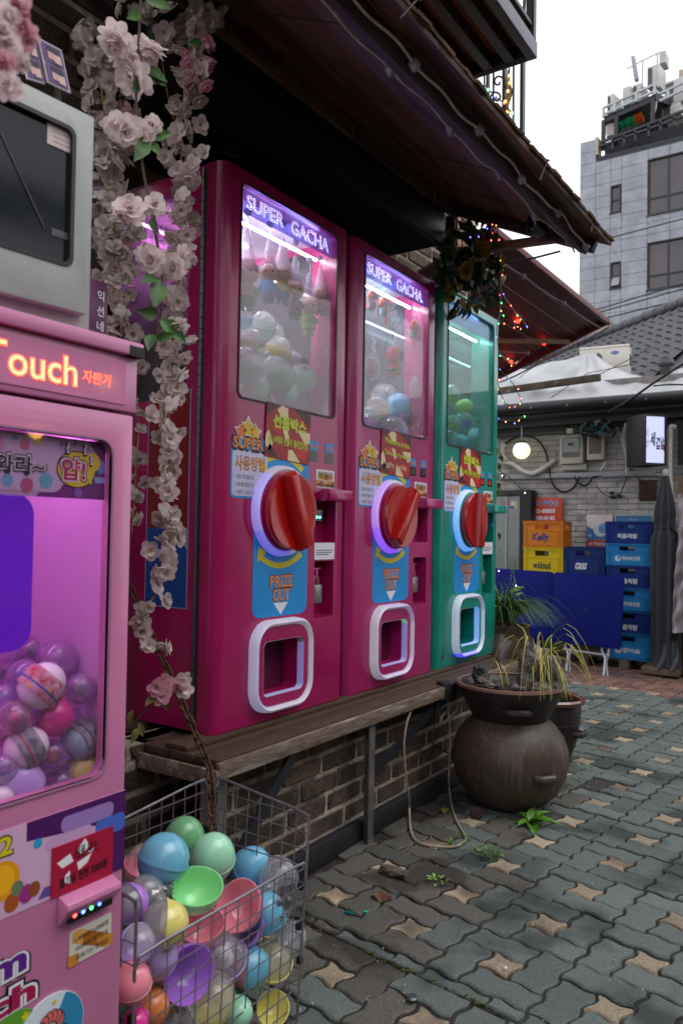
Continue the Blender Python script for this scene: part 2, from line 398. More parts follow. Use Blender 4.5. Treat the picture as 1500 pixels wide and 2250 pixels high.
# pillar beyond the awning and the first-floor corner
pw=face_root('brick_pillar','brown brick pillar with white mortar beyond the end of the awning','pillar',-1.5,3.06,0)
G().box(0,.17,.004,.06,2.06,2.9).out('mortar',mat('white_mortar','#b9b3aa',.95,var=.2,vs=20,bump=.6),pw)
mBrick2=mat('brown_brick','#6f5645',.9,var=.4,vs=20,bump=.6,isl=.3)
brick_field(pw,0,.17,2.07,2.75,.15,.05,.016,mBrick2)
uw=face_root('upper_brick_wall','upper floor brick corner seen between the awning and the balcony','wall',-1.5,3.12,2.92)
UW=at(1053,190,x=-1.5).y-3.12
G().box(0,UW,.004,.45,-.5,1.4).out('mortar',MATS['white_mortar'],uw)
G().box(-2.4,-.002,.03,.4,-.45,1.9).out('render_coat',mat('grey_stucco','#6d655e',.9,var=.25,vs=3,bump=.4,bs=40),uw)
brick_field(uw,0,UW,-.4,1.35,.17,.055,.016,mBrick2)
# ================================================================ black fascia box over the machines
fb=face_root('black_fascia','long black boxed fascia with a recessed downlight over the machines','fascia',-1.45,.6,2.188)
G().box(.70,2.285,0,.03,0,.183).out('front_board',mBlack,fb,bevel=.003)
G().box(.70,2.285,.03,.52,0.004,.02).out('soffit',mat('soffit_black','#060608',.85),fb)
G().box(2.265,2.285,.03,.52,.02,.183).out('end_board',mBlack,fb)
g=G().lathe([(.04,0),(.04,-.006),(.03,-.008),(.026,.0)],(1.22,.2,.004),20); dl=g.out('downlight',mSteel,fb)
G().lathe([(.025,-.001),(.02,-.004)],(1.22,.2,.004),16).out('lens',mat('lens_grey','#55565c',.2),dl)
# timber post at the end of the fascia
tp=empty('timber_post','upright timber post with an orange-lit edge coloured in at the end of the black fascia','post',(-1.46,3.0,0))
G().box(-.045,0,-.0,.045,2.17,2.36).out('shaft',mWoodB,tp,bevel=.002)
G().box(0.001,.008,.012,.045,2.17,2.36).out('lit_edge',mat('orange_lit_timber','#b07a45',.6,var=.2,vs=9,stretch=(8,8,1)),tp)  # warm light on the post edge, put into the strip's colour
# ================================================================ awning (eave): wall edge x -1.45 z 2.37, outer edge x -.807 z 2.08
aw=empty('wooden_awning','long dark wooden lean-to awning with a ragged shingle edge over the machines','awning',(0,0,0))
Y0,Y1=1.0,2.985
def sl(x): return 2.385+(x+1.45)*(2.088-2.385)/(-.807+1.45)
L=[-1.5,-1.33,-1.17,-1.02,-.89,-.802]
ys=[Y0,1.25,1.49,1.93,2.36,2.7,Y1]
for a,b in zip(ys,ys[1:]):
    g=G(); z=random.uniform(0,.003)
    p=[(-1.5,a+.003,sl(-1.5)+z),(-.87,a+.003,sl(-.87)+z),(-.87,b-.003,sl(-.87)+z),(-1.5,b-.003,sl(-1.5)+z)]
    A=[g.v(q) for q in p]; B=[g.v((x,y,zz+.012)) for x,y,zz in p]; g.face(A); g.face(B[::-1])
    for k in range(4): g.face([A[(k+1)%4],A[k],B[k],B[(k+1)%4]])
    g.out('soffit_panel',mWood,aw,bevel=.001,seg=1)
# outer boards under the eave edge
for k in range(7):
    a=Y0+(Y1-Y0)*k/7; b=Y0+(Y1-Y0)*(k+1)/7-.002
    G().box(0,.085,a,b,0,.01,M4.Translation((-.882,0,sl(-.882)+.006))@M4.Rotation(math.atan((2.385-2.088)/.643),4,'Y')).out('edge_board',mWood,aw)
G().bar((-.905,Y0,sl(-.905)-.022),(-.905,Y1+.01,sl(-.905)-.022),.05,.036,(1,0,-.5)).out('edge_beam',mWoodB,aw,bevel=.003)
G().bar((-1.45,2.965,sl(-1.45)-.02),(-.86,2.965,sl(-.86)-.02),.04,.04).out('end_rafter',mWoodB,aw,bevel=.003)
G().bar((-1.45,2.975,2.185),(-.93,2.975,2.155),.035,.03).out('tie_beam',mWoodX,aw,bevel=.003)
G().box(-1.447,-1.43,Y0,Y1-.02,2.322,2.376).out('trim_board',mWood,aw,bevel=.002)
g=G()
for k in range(19): y=1.05+k*.1; g.box(-1.431,-1.425,y,y+.007,2.33,2.366)
g.out('batten_clips',mat('clip','#7a5a3c',.6),aw,kind='stuff')
n=int((Y1-Y0)/.062)
for k in range(n):
    y=Y0+k*.062; t=random.uniform(-.5,1)*.008
    g=G().box(-.06,.012+t,0,.060,0,.007); g.box(-.06,.006+t,.004,.056,-.005,0)
    g.out('shingle',mShing,aw,(-.808,y,sl(-.808)+.022+random.uniform(-.003,.003)),(random.uniform(-.06,.06),math.atan((2.385-2.088)/.643)+random.uniform(-.06,.06),random.uniform(-.05,.05)))
g=G().box(-1.5,-.83,Y0,Y1+.02,0,.012)
for vv in g.bm.verts: vv.co.z+=sl(vv.co.x)+.03
g.out('roof_deck',mShing,aw)
def nail(p,d,l):
    g=G().cyl(p,V(p)+V(d)*l,.0022,6); g.cyl(V(p)+V(d)*l,V(p)+V(d)*(l+.003),.006,8); g.out('nail',mGrey,aw)
nail(at(1185,395,x=-.81),(.35,.1,.9),.06); nail(at(1298,508,x=-.81),(.1,.1,.9),.02); nail(at(880,40,x=-.81),(.75,.1,.6),.05); nail(at(912,-5,x=-.81),(.75,.1,.6),.05)
# two flat cords with unlit caps along the edge beam
def cord(dx,dz,label,ph):
    pts=[]; caps=[]
    for k in range(61):
        y=1.02+k*(1.96/60); s=math.sin(k*.9+ph)*.003+math.sin(k*.37+ph*2)*.004
        pts.append((-.905+dx+s*.6,y,sl(-.905)-.03+dz+s-.004*math.sin(((y+ph*.11)%.47)/.47*math.pi)*2))
    g=G().tube(pts,.0034,6); o=tag(g.out('string_lights',mCord),label,'light cord','unlit festoon cords along the awning beam')
    for k in range(6):
        y=1.25+k*.33+ph*.02; i=min(60,max(0,int((y-1.02)/(1.96/60)))); p=V(pts[i])
        q=G(); q.lathe([(.006,-.012),(.012,-.009),(.014,0),(.012,.009),(.006,.012)],(0,0,0),10,'y'); q.sph((0,0,-.008),.011,8,6)
        q.out('cap',mBulbDead,o,p)
cord(-.034,-.0,'pale flat cord with clear caps on the wall side of the awning beam',0)
cord(.030,-.006,'pale flat cord with clear caps on the street side of the awning beam',1.3)
# dome camera under the end rafter
p=at(1180,497,y=2.86)
dc=empty('dome_camera','black dome security camera hung under the end of the awning','camera',p)
G().lathe([(.036,.05),(.042,.01),(.042,0)],(0,0,0),24).out('housing',mBlack,dc)
g=G(); g.lathe([(.04*math.cos(R(a)),-.04*math.sin(R(a))) for a in (0,20,40,60,75,88)],(0,0,0),24); g.out('dome',mat('dome_black','#08090c',.06,spec=.8),dc)
# black cable from the beam end to the blossoms of the corner
g=G().tube([at(1230,552,y=2.98),at(1180,565,y=2.98),at(1120,577,y=2.98),at(1075,562,y=2.98)],.004,6); tag(g.out('black_cable',mBlack),'black cable with a taped joint slung under the awning end','cable')
# ================================================================ balcony above
BX=-1.0; c=at(1180,129,x=BX); zb=c.z; yb=c.y
bl=empty('steel_balcony','black steel framed balcony with a reddish plank deck above the awning','balcony',(BX,yb,zb))
LB=2.6; WB=BX-at(1019,180,y=yb).x; WJ=WB/.62
G().box(-.035,0,-LB,0,0,.06).out('edge_channel',mat('edge_steel','#4a4d58',.4,metal=.3,var=.15,vs=8),bl,bevel=.003)
G().box(-WB,-.035,-.03,0,0,.06).out('end_channel',mSteel,bl,bevel=.003)
for x in (-.6*WJ,-.42*WJ,-.235*WJ): G().box(x,x+.038,-LB,-.03,.0,.05).out('joist',mSteel,bl,bevel=.003)
mDeck=mat('deck_plank','#8f5638',.65,var=.4,vs=10,bump=.3,bs=60,isl=.2,stretch=(1,8,8))
k=0; y=-LB
while y<-.03:
    G().box(-WB,-.036,y,y+.098,.052,.07).out('deck_plank',mDeck,bl,bevel=.002,seg=1); y+=.102
for y in (-.02,-.55,-1.1): G().box(-.03,0,y-.02,y+.005,.06,.9).out('post',mSteel,bl)
G().box(-.025,-.005,-LB,0,.86,.89).out('handrail',mSteel,bl); G().box(-.024,-.006,-LB,0,.10,.115).out('bottom_rail',mSteel,bl)
for k in range(13):
    y=-.1-k*.085; G().tube([(-.015,y+.006*math.sin(j*2.2),.115+.05*j) for j in range(16)],.006,6).out('baluster',mSteel,bl)
# railing of the next balcony, with scrolls and a dry vine
nr=empty('iron_railing','black wrought iron railing with scrolls and tiny lights beyond the balcony','railing',(0,0,0))
YR=3.6
def rp(px,py): return at(px,py,y=YR)
for a,b,wd in (((1148,110),(1146,420),.016),(((1128,110)),(1126,420),.007),((1108,110),(1106,420),.014),((1084,110),(1082,420),.007),((1072,110),(1070,420),.012),((1064,110),(1062,420),.006)):
    G().bar(rp(*a),rp(*b),wd*2,wd).out('bar',mSteel,nr)
for cx,cy,s in ((1094,180,1),(1090,215,-1),(1088,250,1)):
    pts=[]
    for k in range(30): t=k/29*2.2*math.pi; r=(3+11*k/29); pts.append(rp(cx+s*r*math.cos(t),cy+r*1.15*math.sin(t)))
    G().tube(pts,.005,6).out('scroll',mSteel,nr)
random.seed(3)
pts=[rp(1118,150),rp(1114,185),rp(1120,200),rp(1112,235),rp(1118,270),rp(1116,305),rp(1120,340)]
tag(G().tube(pts,[.005,.012,.016,.01,.006,.004,.003],7).out('dry_vine',mat('dry_vine','#8d7a4c',.9,var=.4,vs=40,bump=.8,bs=90)),'dry yellowish vine twisted round the upper railing','vine')
def lightstring(name,label,path,pl,cols,every,rad=.0022,bulb=.004,group=None,es=5,wire=None):
    pts=[at(x,y,**pl) if not callable(pl) else pl(x,y) for x,y in path]
    fine=[]
    for a,b in zip(pts,pts[1:]):
        for k in range(6): fine.append(a.lerp(b,k/6)+V((0,random.gauss(0,.002),random.gauss(0,.002))))
    fine.append(pts[-1])
    o=tag(G().tube(fine,rad,5).out(name,wire or mat('dark_wire','#1d1714',.6)),label,'fairy lights',group)
    for i in range(2,len(fine),every):
        cn=random.choice(cols); mm_=mat('led_'+cn,'#ffffff',.3,emit=cn,es=es)
        g=G().sph((0,0,0),bulb,7,5,(1,1,1.5)); g.out('bulb',mm_,o,fine[i]+V((random.uniform(-.006,.006),random.uniform(-.006,.006),random.uniform(-.009,.009))))
    return o
WARM=['#ffb43c','#ffc85a']; MIX=['#ff5a3c','#3cff6e','#4a5cff','#ffae3c']
lightstring('fairy_lights','string of tiny warm lights wound down the upper railing',[(1112,150),(1122,190),(1108,230),(1120,270),(1110,310),(1119,345)],dict(y=YR-.02),WARM,3,.0015,.005)
lightstring('fairy_lights','string of coloured lights crossing the upper railing',[(1066,190),(1085,210),(1105,225),(1128,255)],dict(y=YR-.03),MIX,5,.0035,.006)
# ================================================================ second, maroon canopy
q=at(1333,706,x=-1.55); y2=q.y
A=at(1080,500,x=-1.55); B=q; Cc=at(1093,828,y=y2); D=Cc+(A-B)
mMar=mat('maroon_board','#5e2828',.6,var=.35,vs=8,bump=.25,bs=40,stretch=(10,1,10),isl=.12)
mc=empty('maroon_canopy','maroon boarded canopy of the next shop, its underside hung with cord and red bulbs','canopy',(0,0,0))
def cp(s,t,h=0):
    n=(B-A).cross(Cc-B).normalized(); n=n if n.z<0 else -n
    return A.lerp(B,t).lerp(D.lerp(Cc,t),s)+n*h
for k in range(8):
    s0,s1=k/8+.004,(k+1)/8-.004; g=G(); c4=[cp(s0,0),cp(s1,0),cp(s1,1),cp(s0,1)]; h=.002*(k%2)
    a4=[g.v(p+V((0,0,h))) for p in c4]; b4=[g.v(p+V((0,0,.014))) for p in c4]; g.face(a4); g.face(b4)
    for i in range(4): g.face([a4[i],a4[(i+1)%4],b4[(i+1)%4],b4[i]])
    g.out('canopy_board',mMar,mc)
G().bar(cp(0,0,.01),cp(0,1.01,.01),.03,.035).out('outer_beam',mMar,mc,bevel=.003)
G().bar(cp(-.02,.985,.012),cp(1,.985,.012),.03,.04).out('end_beam',mMar,mc,bevel=.003)
G().bar(cp(.98,.3,.03),cp(.32,.965,.03),.03,.03).out('strut',mWoodX,mc,bevel=.003)
mPC=mat('purple_cord','#8a7390',.6)
def rope(label,pts,r=.006):
    P=[]
    for a,b in zip(pts,pts[1:]):
        for k in range(5):
            P.append(V(a).lerp(V(b),k/5)-V((0,0,.012*math.sin(math.pi*k/5)*(1 if k else 0))))
    P.append(V(pts[-1])); o=tag(G().tube(P,r,6).out('string_lights',mPC),label,'light cord','cords under the maroon canopy')
    for p in pts[1:-1]: G().lathe([(.008,-.014),(.015,-.006),(.015,.008),(.007,.014)],(0,0,0),8).out('cap',mat('cap_pale','#a598a8',.4),o,p)
    return o
rope('pale cord running along the outer beam of the maroon canopy',[cp(.1,.02,.03),cp(.1,.3,.03),cp(.08,.62,.03),cp(.06,.98,.03)])
rope('purple cord looping from the canopy top down to its middle',[cp(.12,.03,.03),cp(.3,.28,.03),cp(.6,.2,.05)],.004)
r1=rope('purple cord with a lit red bulb in the middle of the canopy',[cp(.45,.02,.04),cp(.55,.2,.04),cp(.52,.45,.05)],.0055)
r2=rope('purple cord with a lit red bulb near the canopy end beam',[cp(.85,.2,.05),cp(.8,.5,.05),cp(.6,.86,.04),cp(.85,.93,.04)],.005)
rope('purple cord running along the end beam of the maroon canopy',[cp(.0,.99,.05),cp(.3,.995,.05),cp(.6,.995,.05),cp(1,.995,.05)],.006)
mRB=mat('red_bulb','#ff3020',.3,emit='#ff1a10',es=14)
def onc(px,py,h=.03):
    n=(B-A).cross(Cc-B).normalized(); d=cf+(px-750)/FPX*cr-(py-1125)/FPX*cu; t=(A-CAM).dot(n)/d.dot(n); return CAM+d*(t-h)
for par,p in ((r1,onc(1137,706)),(r2,onc(1195,754)),(r2,onc(1122,795,.1))): G().sph((0,0,0),.013,10,8).out('bulb',mRB,par,p)
# little side house glimpsed between the canopy and the tower
sh=empty('beige_house','plain beige house behind the maroon canopy','house',at(1230,700,y=16))
p=at(1205,640,y=16)-sh.location; q=at(1275,690,y=16)-sh.location
mBei=mat('beige_wall','#9d8f7c',.9,var=.15,vs=1)
G().box(p.x-1.2,q.x,0,4,-6,p.z-.32).out('wall',mBei,sh); G().box(p.x-1.2,p.x+.05,-.02,4,p.z-.32,p.z+.02).out('parapet',mBei,sh); G().box(p.x+.25,q.x+.02,-.1,3,p.z-.32,p.z-.22).out('roof_slab',mat('grey_slab','#777069',.9),sh)
# ================================================================ capsules
mClear=glass('clear_plastic','#f8f8fa',.11,1.5,'#ffffff',.06)
mClearP=glass('lilac_clear','#f0e2f4',.14,1.8,'#e8c8f0',.06)
PASTEL=dict(blue='#74bfe0',mint='#a2dfbe',green='#92e698',yellow='#eee27c',pink='#f08fa0',purple='#b67ae4',lilac='#c4aae8',lime='#c6d24e',grey='#9fb6c4',magenta='#e83c9a',red='#d8463c',white='#e8e4e6',orange='#e88a4a',teal='#5aa6a0',cream='#eee3b4',dgreen='#6fae7c')
def cm(n):
    m=mat('capsule_'+n,PASTEL[n],.2,var=.06,vs=8,spec=.55,coat=.3); p=m.node_tree.nodes['Principled BSDF']
    if not p.inputs['Subsurface Weight'].default_value: p.inputs['Subsurface Weight'].default_value=.25; p.inputs['Subsurface Radius'].default_value=(.02,.02,.02); p.inputs['Subsurface Scale'].default_value=1
    return m
def hemi(z0,sgn,egg,n=24,th=.05):
    g=G(); pr=[(math.cos(R(a)),sgn*math.sin(R(a))*egg) for a in (0,12,25,38,50,62,74,83)]+[(.02,sgn*egg)]
    inn=[(x*(1-th),z*(1-th)) for x,z in pr][::-1]
    rim=[(1.0,sgn*-.10),(1.045,sgn*-.10),(1.045,sgn*.0),(1.0,0)] if z0 else [(1.03,0),(1.03,sgn*.06),(1.0,sgn*.06)]
    g.lathe(inn+rim+pr[1:],(0,0,0),n,cap=False); return g
mhBot=hemi(1,-1,1.0).mesh('shell'); mhTop=hemi(0,1,1.08).mesh('clear_half'); mhEgg=None
g=G(); g.lathe([(max(.02,math.cos(R(a))),math.sin(R(a))*(1.18 if a>0 else 1.0)) for a in range(-90,91,12)],(0,0,0),24); g.lathe([(1.0,-.03),(1.02,-.02),(1.02,.02),(1.0,.03)],(0,0,0),24,cap=False); mEgg=g.mesh('egg')
def capsule(p,r,typ,color,label,rot=(0,0,0),group='toy capsules',clear=None,color2=None,toy=None):
    cl=clear or mClear
    if typ=='egg': o=link('capsule',mEgg,cm(color),None,p,rot,r)
    else:
        o=link('capsule',mhBot,cm(color) if color!='clear' else cl,None,p,rot,r)
        if typ in('two','half'): link('top_half',mhTop,cl if typ=='half' else cm(color2),o)
    if toy:
        g=G().sph((0,0,.05),.5,10,7,(1,.9,.8)); g.sph((.1,-.1,.5),.28,8,6); g.out('toy',cm(toy),o)
    return tag(o,label,'capsule',group)
# ================================================================ the three big capsule machines
W_,D_,H_=.610,.47,1.578
door0=G().box(0,W_,0,.07,0,H_)
ee=[e for e in door0.bm.edges if all(abs(v.co.y)<1e-5 for v in e.verts) and (all(abs(v.co.x)<1e-5 for v in e.verts))]
bmesh.ops.bevel(door0.bm,geom=ee,offset=.036,segments=6,profile=.5,affect='EDGES')
ee=[e for e in door0.bm.edges if all(abs(v.co.y)<1e-5 for v in e.verts) and len(e.link_faces)==2 and e.calc_face_angle(0)>R(40)]
bmesh.ops.bevel(door0.bm,geom=ee,offset=.006,segments=2,profile=.5,affect='EDGES')
def ct(out,a,b): return G().prism(out,a,b).mesh('cut')
mDoor=carve(door0.mesh('door'),[ct(rrect(.075,.548,.934,1.537,.018),-.02,.2),ct(rrect(.182,.378,.074,.237,.02),-.02,.2),ct(rrect(.443,.568,.522,.66,.003,1),-.02,.045),ct(rrect(.452,.560,.281,.463,.003,1),-.02,.055)])
body0=G().box(0.002,W_-.002,.074,D_,0,H_-.004).mesh('cabinet',bevel=.006)
def sidecut():
    g=G(); o=rrect(.13,.445,.93,1.52,.015,3); a=[g.v((-.05,y,z)) for y,z in o]; b=[g.v((.05,y,z)) for y,z in o]; n=len(o); g.face(a); g.face(b[::-1])
    for k in range(n): g.face([a[(k+1)%n],a[k],b[k],b[(k+1)%n]])
    return g
s1=sidecut().mesh('cut'); gs=sidecut(); 
for v_ in gs.bm.verts: v_.co.x+=W_
s2=gs.mesh('cut')
mBody=carve(body0,[G().box(.02,W_-.02,.05,D_-.02,.90,H_-.02).mesh('cut'),G().box(.10,.46,.05,.33,.04,.30).mesh('cut'),s1,s2])
mPane=glass('machine_glass','#f8f8fa',.17,1.2,'#ece8f2')
mWhiteLed=mat('led_tube','#ffffff',.4,emit='#eef0ff',es=60)
mHeadGlow=mat('acrylic_neon','#ffffff',.3,emit='#dce0ff',es=5)
mRed_=mat('knob_red','#b3100f',.3,coat=.3,var=.05,vs=4)
mStk=lambda n,c: mat('print_'+n,c,.38)
mBlue=mStk('blue','#1590d8'); mLav=mStk('lavender','#cfcbe8'); mOr=mStk('orange','#e08a3c'); mBr=mStk('brown','#5a2a18'); mBk=mStk('black','#101014'); mYe=mStk('yellow','#d6c81e'); mWh=mStk('white','#e9e7ee'); mDk=mStk('dark_red','#a01210'); mCr=mStk('cream','#e6d3a8'); mLime=mStk('lime','#c3d62e'); mMt=mStk('maroon','#4a0c10')
def led_strip(name,parent,u0,v0,cols,s=.011):
    for k,c_ in enumerate(cols):
        g=G().sph((0,0,0),s*.42,8,6); g.out(name,mat('led_'+c_,'#ffffff',.3,emit=c_,es=7),parent,(u0+k*s*1.7,-.004,v0))
def frame_led(name,outer,inner,d0,d1,colors,parent,pieces=None):
    """rounded light frame split into a few lengths of different glow"""
    n=len(outer); st=0
    for k,(cnt,c_,e_) in enumerate(pieces):
        g=G(); idx=[(st+i)%n for i in range(cnt+1)]; st+=cnt
        A=[];
        for i in idx:
            (xo,zo),(xi,zi)=outer[i],inner[i]; xm,zm=(xo*.5+xi*.5),(zo*.5+zi*.5)
            A.append([g.v((xo,d0,zo)),g.v((xo+(xm-xo)*.25,d1+.006,zo+(zm-zo)*.25)),g.v((xm,d1,zm)),g.v((xi+(xm-xi)*.25,d1+.006,zi+(zm-zi)*.25)),g.v((xi,d0,zi))])
        for a,b in zip(A,A[1:]):
            for j in range(4): g.face([a[j],a[j+1],b[j+1],b[j]])
        g.out(name,mat('glow_'+c_+str(e_),'#c2bccc',.35,emit=c_,es=e_),parent,ang=60)
def machine(y0,label,paint,dark,poster,glow,handle,lbl,led=None,group='capsule machines on the counter',neon=True):
    r=face_root('capsule_machine',label,'capsule machine',-1.465,y0,.444,group)
    link('cabinet',mBody,paint,r); link('door',mDoor,paint,r)
    hg=G(); z=.01
    while z<H_-.02: hg.cyl((-.004,.073,z),(-.004,.073,z+.030),.0055,8); z+=.0325
    hg.box(-.0015,0,.062,.085,.01,H_-.015); hg.out('hinge',mat('hinge_steel','#5e5a5c',.4,metal=.8),r)
    lid=G().box(.01,W_-.01,.02,D_-.01,H_,H_+.004).out('roof_plate',paint,r)
    # window
    po=rrect(.069,.554,.928,1.543,.022); pi=rrect(.0745,.5485,.9335,1.5375,.018)
    wf=G().ring(po,pi,-.003,.006).out('window_gasket',mat('gasket','#241a22',.5),r)
    G().prism(rrect(.074,.549,.933,1.538,.018),.010,.014).out('window_pane',mPane if neon else glass('machine_glass_aqua','#cfeae6',.08,1.1,'#cfe4e2'),r)
    hd=G().prism(rrect(.076,.560,1.466,1.536,.006,2),.0165,.018).out('header_panel',glass('header_acrylic'+glow[0],'#b8b4ec',.22,1.0,glow[1]),r)
    text('SUPER',.113,.282,1.482,1.522,.0155,mHeadGlow if neon else mat('acrylic_dull','#cfe0e0',.4),hd,neon=.0045); text('GACHA',.322,.522,1.478,1.520,.0155,mHeadGlow if neon else MATS['acrylic_dull'],hd,neon=.0045)
    # inside
    G().cyl((.04,.092,1.478),(.56,.092,1.478),.0042,8).out('light_tube',led or mWhiteLed,r)
    G().cyl((.04,.40,1.50),(.56,.40,1.50),.0045,8).out('light_tube',led or mWhiteLed,r)
    G().box(.022,W_-.022,D_-.026,D_-.0215,.905,H_-.022).out('back_panel',mat('inner_'+glow[0],glow[2],.22,metal=.25,var=.15,vs=8),r)
    G().box(.03,.57,.09,.43,.90,.915).out('floor_plate',paint,r); G().box(.021,W_-.021,.08,D_-.03,H_-.036,H_-.022).out('ceiling_panel',MATS['inner_'+glow[0]],r)
    for x in (.010,W_-.014): 
        g=G(); o=rrect(.125,.45,.925,1.525,.015,3); a=[g.v((x,y,z)) for y,z in o]; b=[g.v((x+.003,y,z)) for y,z in o]; g.face(a); g.face(b[::-1]); g.out('side_pane',glass('side_glass' if neon else 'side_glass_aqua','#8f7088' if neon else '#a8d8d4',.06,1.0),r)
    # side sticker (red over blue, thin white edge)
    g=G(); g.box(-.0012,.0015,.107,.277,.335,.950); ss=g.out('side_sticker',mStk('edge','#9a8fb0'),r)
    G().box(-.0018,-.0013,.111,.273,.56,.946).out('red_field',mStk('sidered','#7d0c1c'),ss)
    g=G(); g.face([g.v((-.0018,y,z)) for y,z in ((.111,.339),(.273,.339),(.273,.559),(.16,.559),(.111,.50))]); g.out('blue_field',mStk('side_blue','#0c4690'),ss)
    # prints on the door
    bp=G().prism(rrect(.151,.413,.303,.785,.03),-.0009,.0005).out('prize_sticker',mBlue,r)
    for (s,a) in (('PRIZE',(.229,.339,.388,.424)),('OUT',(.243,.325,.347,.384))):
        text(s,a[0],a[1],a[2],a[3],-.0013,mBr,bp,off=.035,pad=.003); text(s,a[0],a[1],a[2],a[3],-.0016,mOr,bp,off=.02)
    G().sheet([(.247,.343),(.318,.343),(.282,.307)],-.0012).out('arrow',mWh,bp)
    for sgn,cz in ((1,.76),(-1,.475)):
        o=[];
        for k in range(11): t=R(52+76*k/10); o.append((.275+.155*math.cos(t),.617+sgn*.155*math.sin(t)))
        for k in range(11): t=R(128-76*k/10); o.append((.275+.172*math.cos(t)*(1+.05*k/10),.617+sgn*.172*math.sin(t)))
        G().sheet(o,-.0012).out('turn_arrow',mYe,bp); e=o[10]; G().sheet([(e[0]-.004,e[1]-sgn*.016),(e[0]+.03,e[1]),(e[0]-.012,e[1]+sgn*.03)],-.0014).out('arrow_head',mYe,bp)
    us=G().prism(rrect(.048,.212,.648,.795,.012),-.0011,.0005).out('usage_sticker',mBlue,r)
    G().sheet(rrect(.054,.206,.654,.782,.01),-.0013).out('field',mLav,us)
    text('사용방법',.066,.192,.728,.766,-.0015,mBr,us,off=.035,pad=.002); text('사용방법',.066,.192,.728,.766,-.0018,mOr,us,off=.012)
    for k,s in enumerate(('1. 돈을 투입합니다.','2. 레버를 돌립니다.','3. 상품이 나옵니다.')): text(s,.062,.150,.702-k*.022,.715-k*.022,-.0015,mBk,us,off=.006)
    sp=G().prism([(.052,.79),(.12,.782),(.19,.792),(.2,.82),(.15,.832),(.12,.842),(.09,.830),(.055,.82)],-.0013,.0005).out('super_sticker',mBlue,r)
    for cx,cz,s,c_ in ((.088,.835,.024,'#e07030'),(.15,.838,.024,'#e0b030'),(.118,.848,.03,'#d8b428')):
        G().sheet(star(cx,cz,s*1.25,.55),-.0016).out('star',mWh,sp); G().sheet(star(cx,cz,s,.55),-.0019).out('star',mStk('s'+c_,c_),sp)
    text('SUPER',.056,.187,.785,.820,-.0016,mBk,sp,off=.06,pad=.006); text('SUPER',.056,.187,.788,.820,-.0022,mOr,sp,off=.03)
    # photographic poster: wrapped red present, lettering
    P=[(.197,.936),(.412,.926),(.408,.766),(.189,.776)]
    ps=G().prism(P,-.0045,-.0015).out('gift_poster',mDk,r)
    def q(a,b): return (P[3][0]*(1-a)*(1-b)+P[2][0]*a*(1-b)+P[0][0]*(1-a)*b+P[1][0]*a*b, P[3][1]*(1-a)*(1-b)+P[2][1]*a*(1-b)+P[0][1]*(1-a)*b+P[1][1]*a*b)
    for pol,m_ in ((((0,.05),(.3,0),(.1,.25)),mMt),(((0,.75),(.28,1),(0,1)),mMt),(((.6,1),(1,1),(1,.72)),mMt),(((.22,.9),(.32,1),(.46,.98),(.48,.78),(.36,.74)),mCr),(((.33,.62),(.45,.6),(.52,.42),(.44,.36)),mCr),(((0,.4),(.06,.5),(.16,.25),(.1,.1),(0,.2)),mCr),(((.7,.60),(1,.62),(1,.42),(.9,.36)),mCr),(((.5,.2),(.6,.22),(.78,.0),(.5,0)),mCr),(((.62,.75),(.8,.85),(.9,.75),(.75,.66)),mStk('bow','#c7201a')),(((.2,.6),(.35,.62),(.3,.45),(.1,.55)),mStk('bow','#c7201a')),(((.62,.3),(.95,.28),(.9,.05),(.7,.1)),mStk('bow','#c7201a'))):
        G().sheet([q(*p) for p in pol],-.0049).out('picture',m_,ps)
    y_=-.0056
    def tq(s,a0,a1,b0,b1,m_,off=.02):
        x0,z0=q(a0,b0); x1,_=q(a1,b0); _,z1=q(a0,b1); tl=q(a1,b0)[1]-z0
        text(s,x0,x1,z0+tl/2,z1+tl/2,y_,m_,ps,off=off,tilt=tl)
    if poster=='ko': tq('선물박스',.14,.9,.56,.82,mLime,.05); tq('총 14개의 선물이 들어있어요',.06,.96,.26,.42,mLime,.03)
    else: tq('Wellcome to you',.1,.95,.66,.82,mLime,.03); tq('There are 14 presents',.1,.95,.40,.54,mLime,.03); tq('gifts inside',.18,.86,.12,.28,mCr,.005)
    for nm,u in (('TIME',.415),('COIN',.5)):
        st=G().prism(rrect(u,u+.045,.815,.845,.004,2),-.001,.0005).out('display_sticker',mBlue,r); text(nm,u+.006,u+.039,.822,.834,-.0014,mOr,st,off=.03)
        dp=G().prism(rrect(u,u+.046,.779,.813,.002,1),-.0008,.0005).out('display',mat('display_black','#08080a',.15),r)
        text('38' if neon else '0',u+.009,u+.037,.786,.808,-.0011,mat('segment_'+('grey' if neon else 'red'),'#6b6b70' if neon else '#c01020',.4,emit=None if neon else '#ff2030',es=0 if neon else .5),dp)
    br=G().prism(rrect(.453,.553,.699,.757,.002,1),-.001,.0005).out('bread_sticker',mWh,r)
    random.seed(5)
    for k in range(9):
        cx,cz=.462+.082*(k%5)/4+(.008 if k>4 else 0),.712+(.022 if k>4 else 0); G().sheet(rrect(cx-.010,cx+.012,cz-.010,cz+.010,.004,2),-.0012-.0001*k).out('picture',mStk('bread%d'%(k%3),('#c98632','#a86420','#dba654')[k%3]),br)
    text('팡일음',.462,.545,.730,.752,-.0024,mBk,br,off=.0); text('1회 3,000원',.456,.551,.701,.714,-.0024,mBk,br,off=.01)
    # coin hood and reader
    g=G(); o=[(0,.656),(0,.678),(-.028,.692),(-.06,.692),(-.062,.668),(-.062,.656)]
    a=[g.v((.445,y,z)) for y,z in o]; b=[g.v((.580,y,z)) for y,z in o]; g.face(a); g.face(b[::-1])
    for k in range(6): g.face([a[(k+1)%6],a[k],b[k],b[(k+1)%6]])
    g.out('coin_hood',paint,r,bevel=.003)
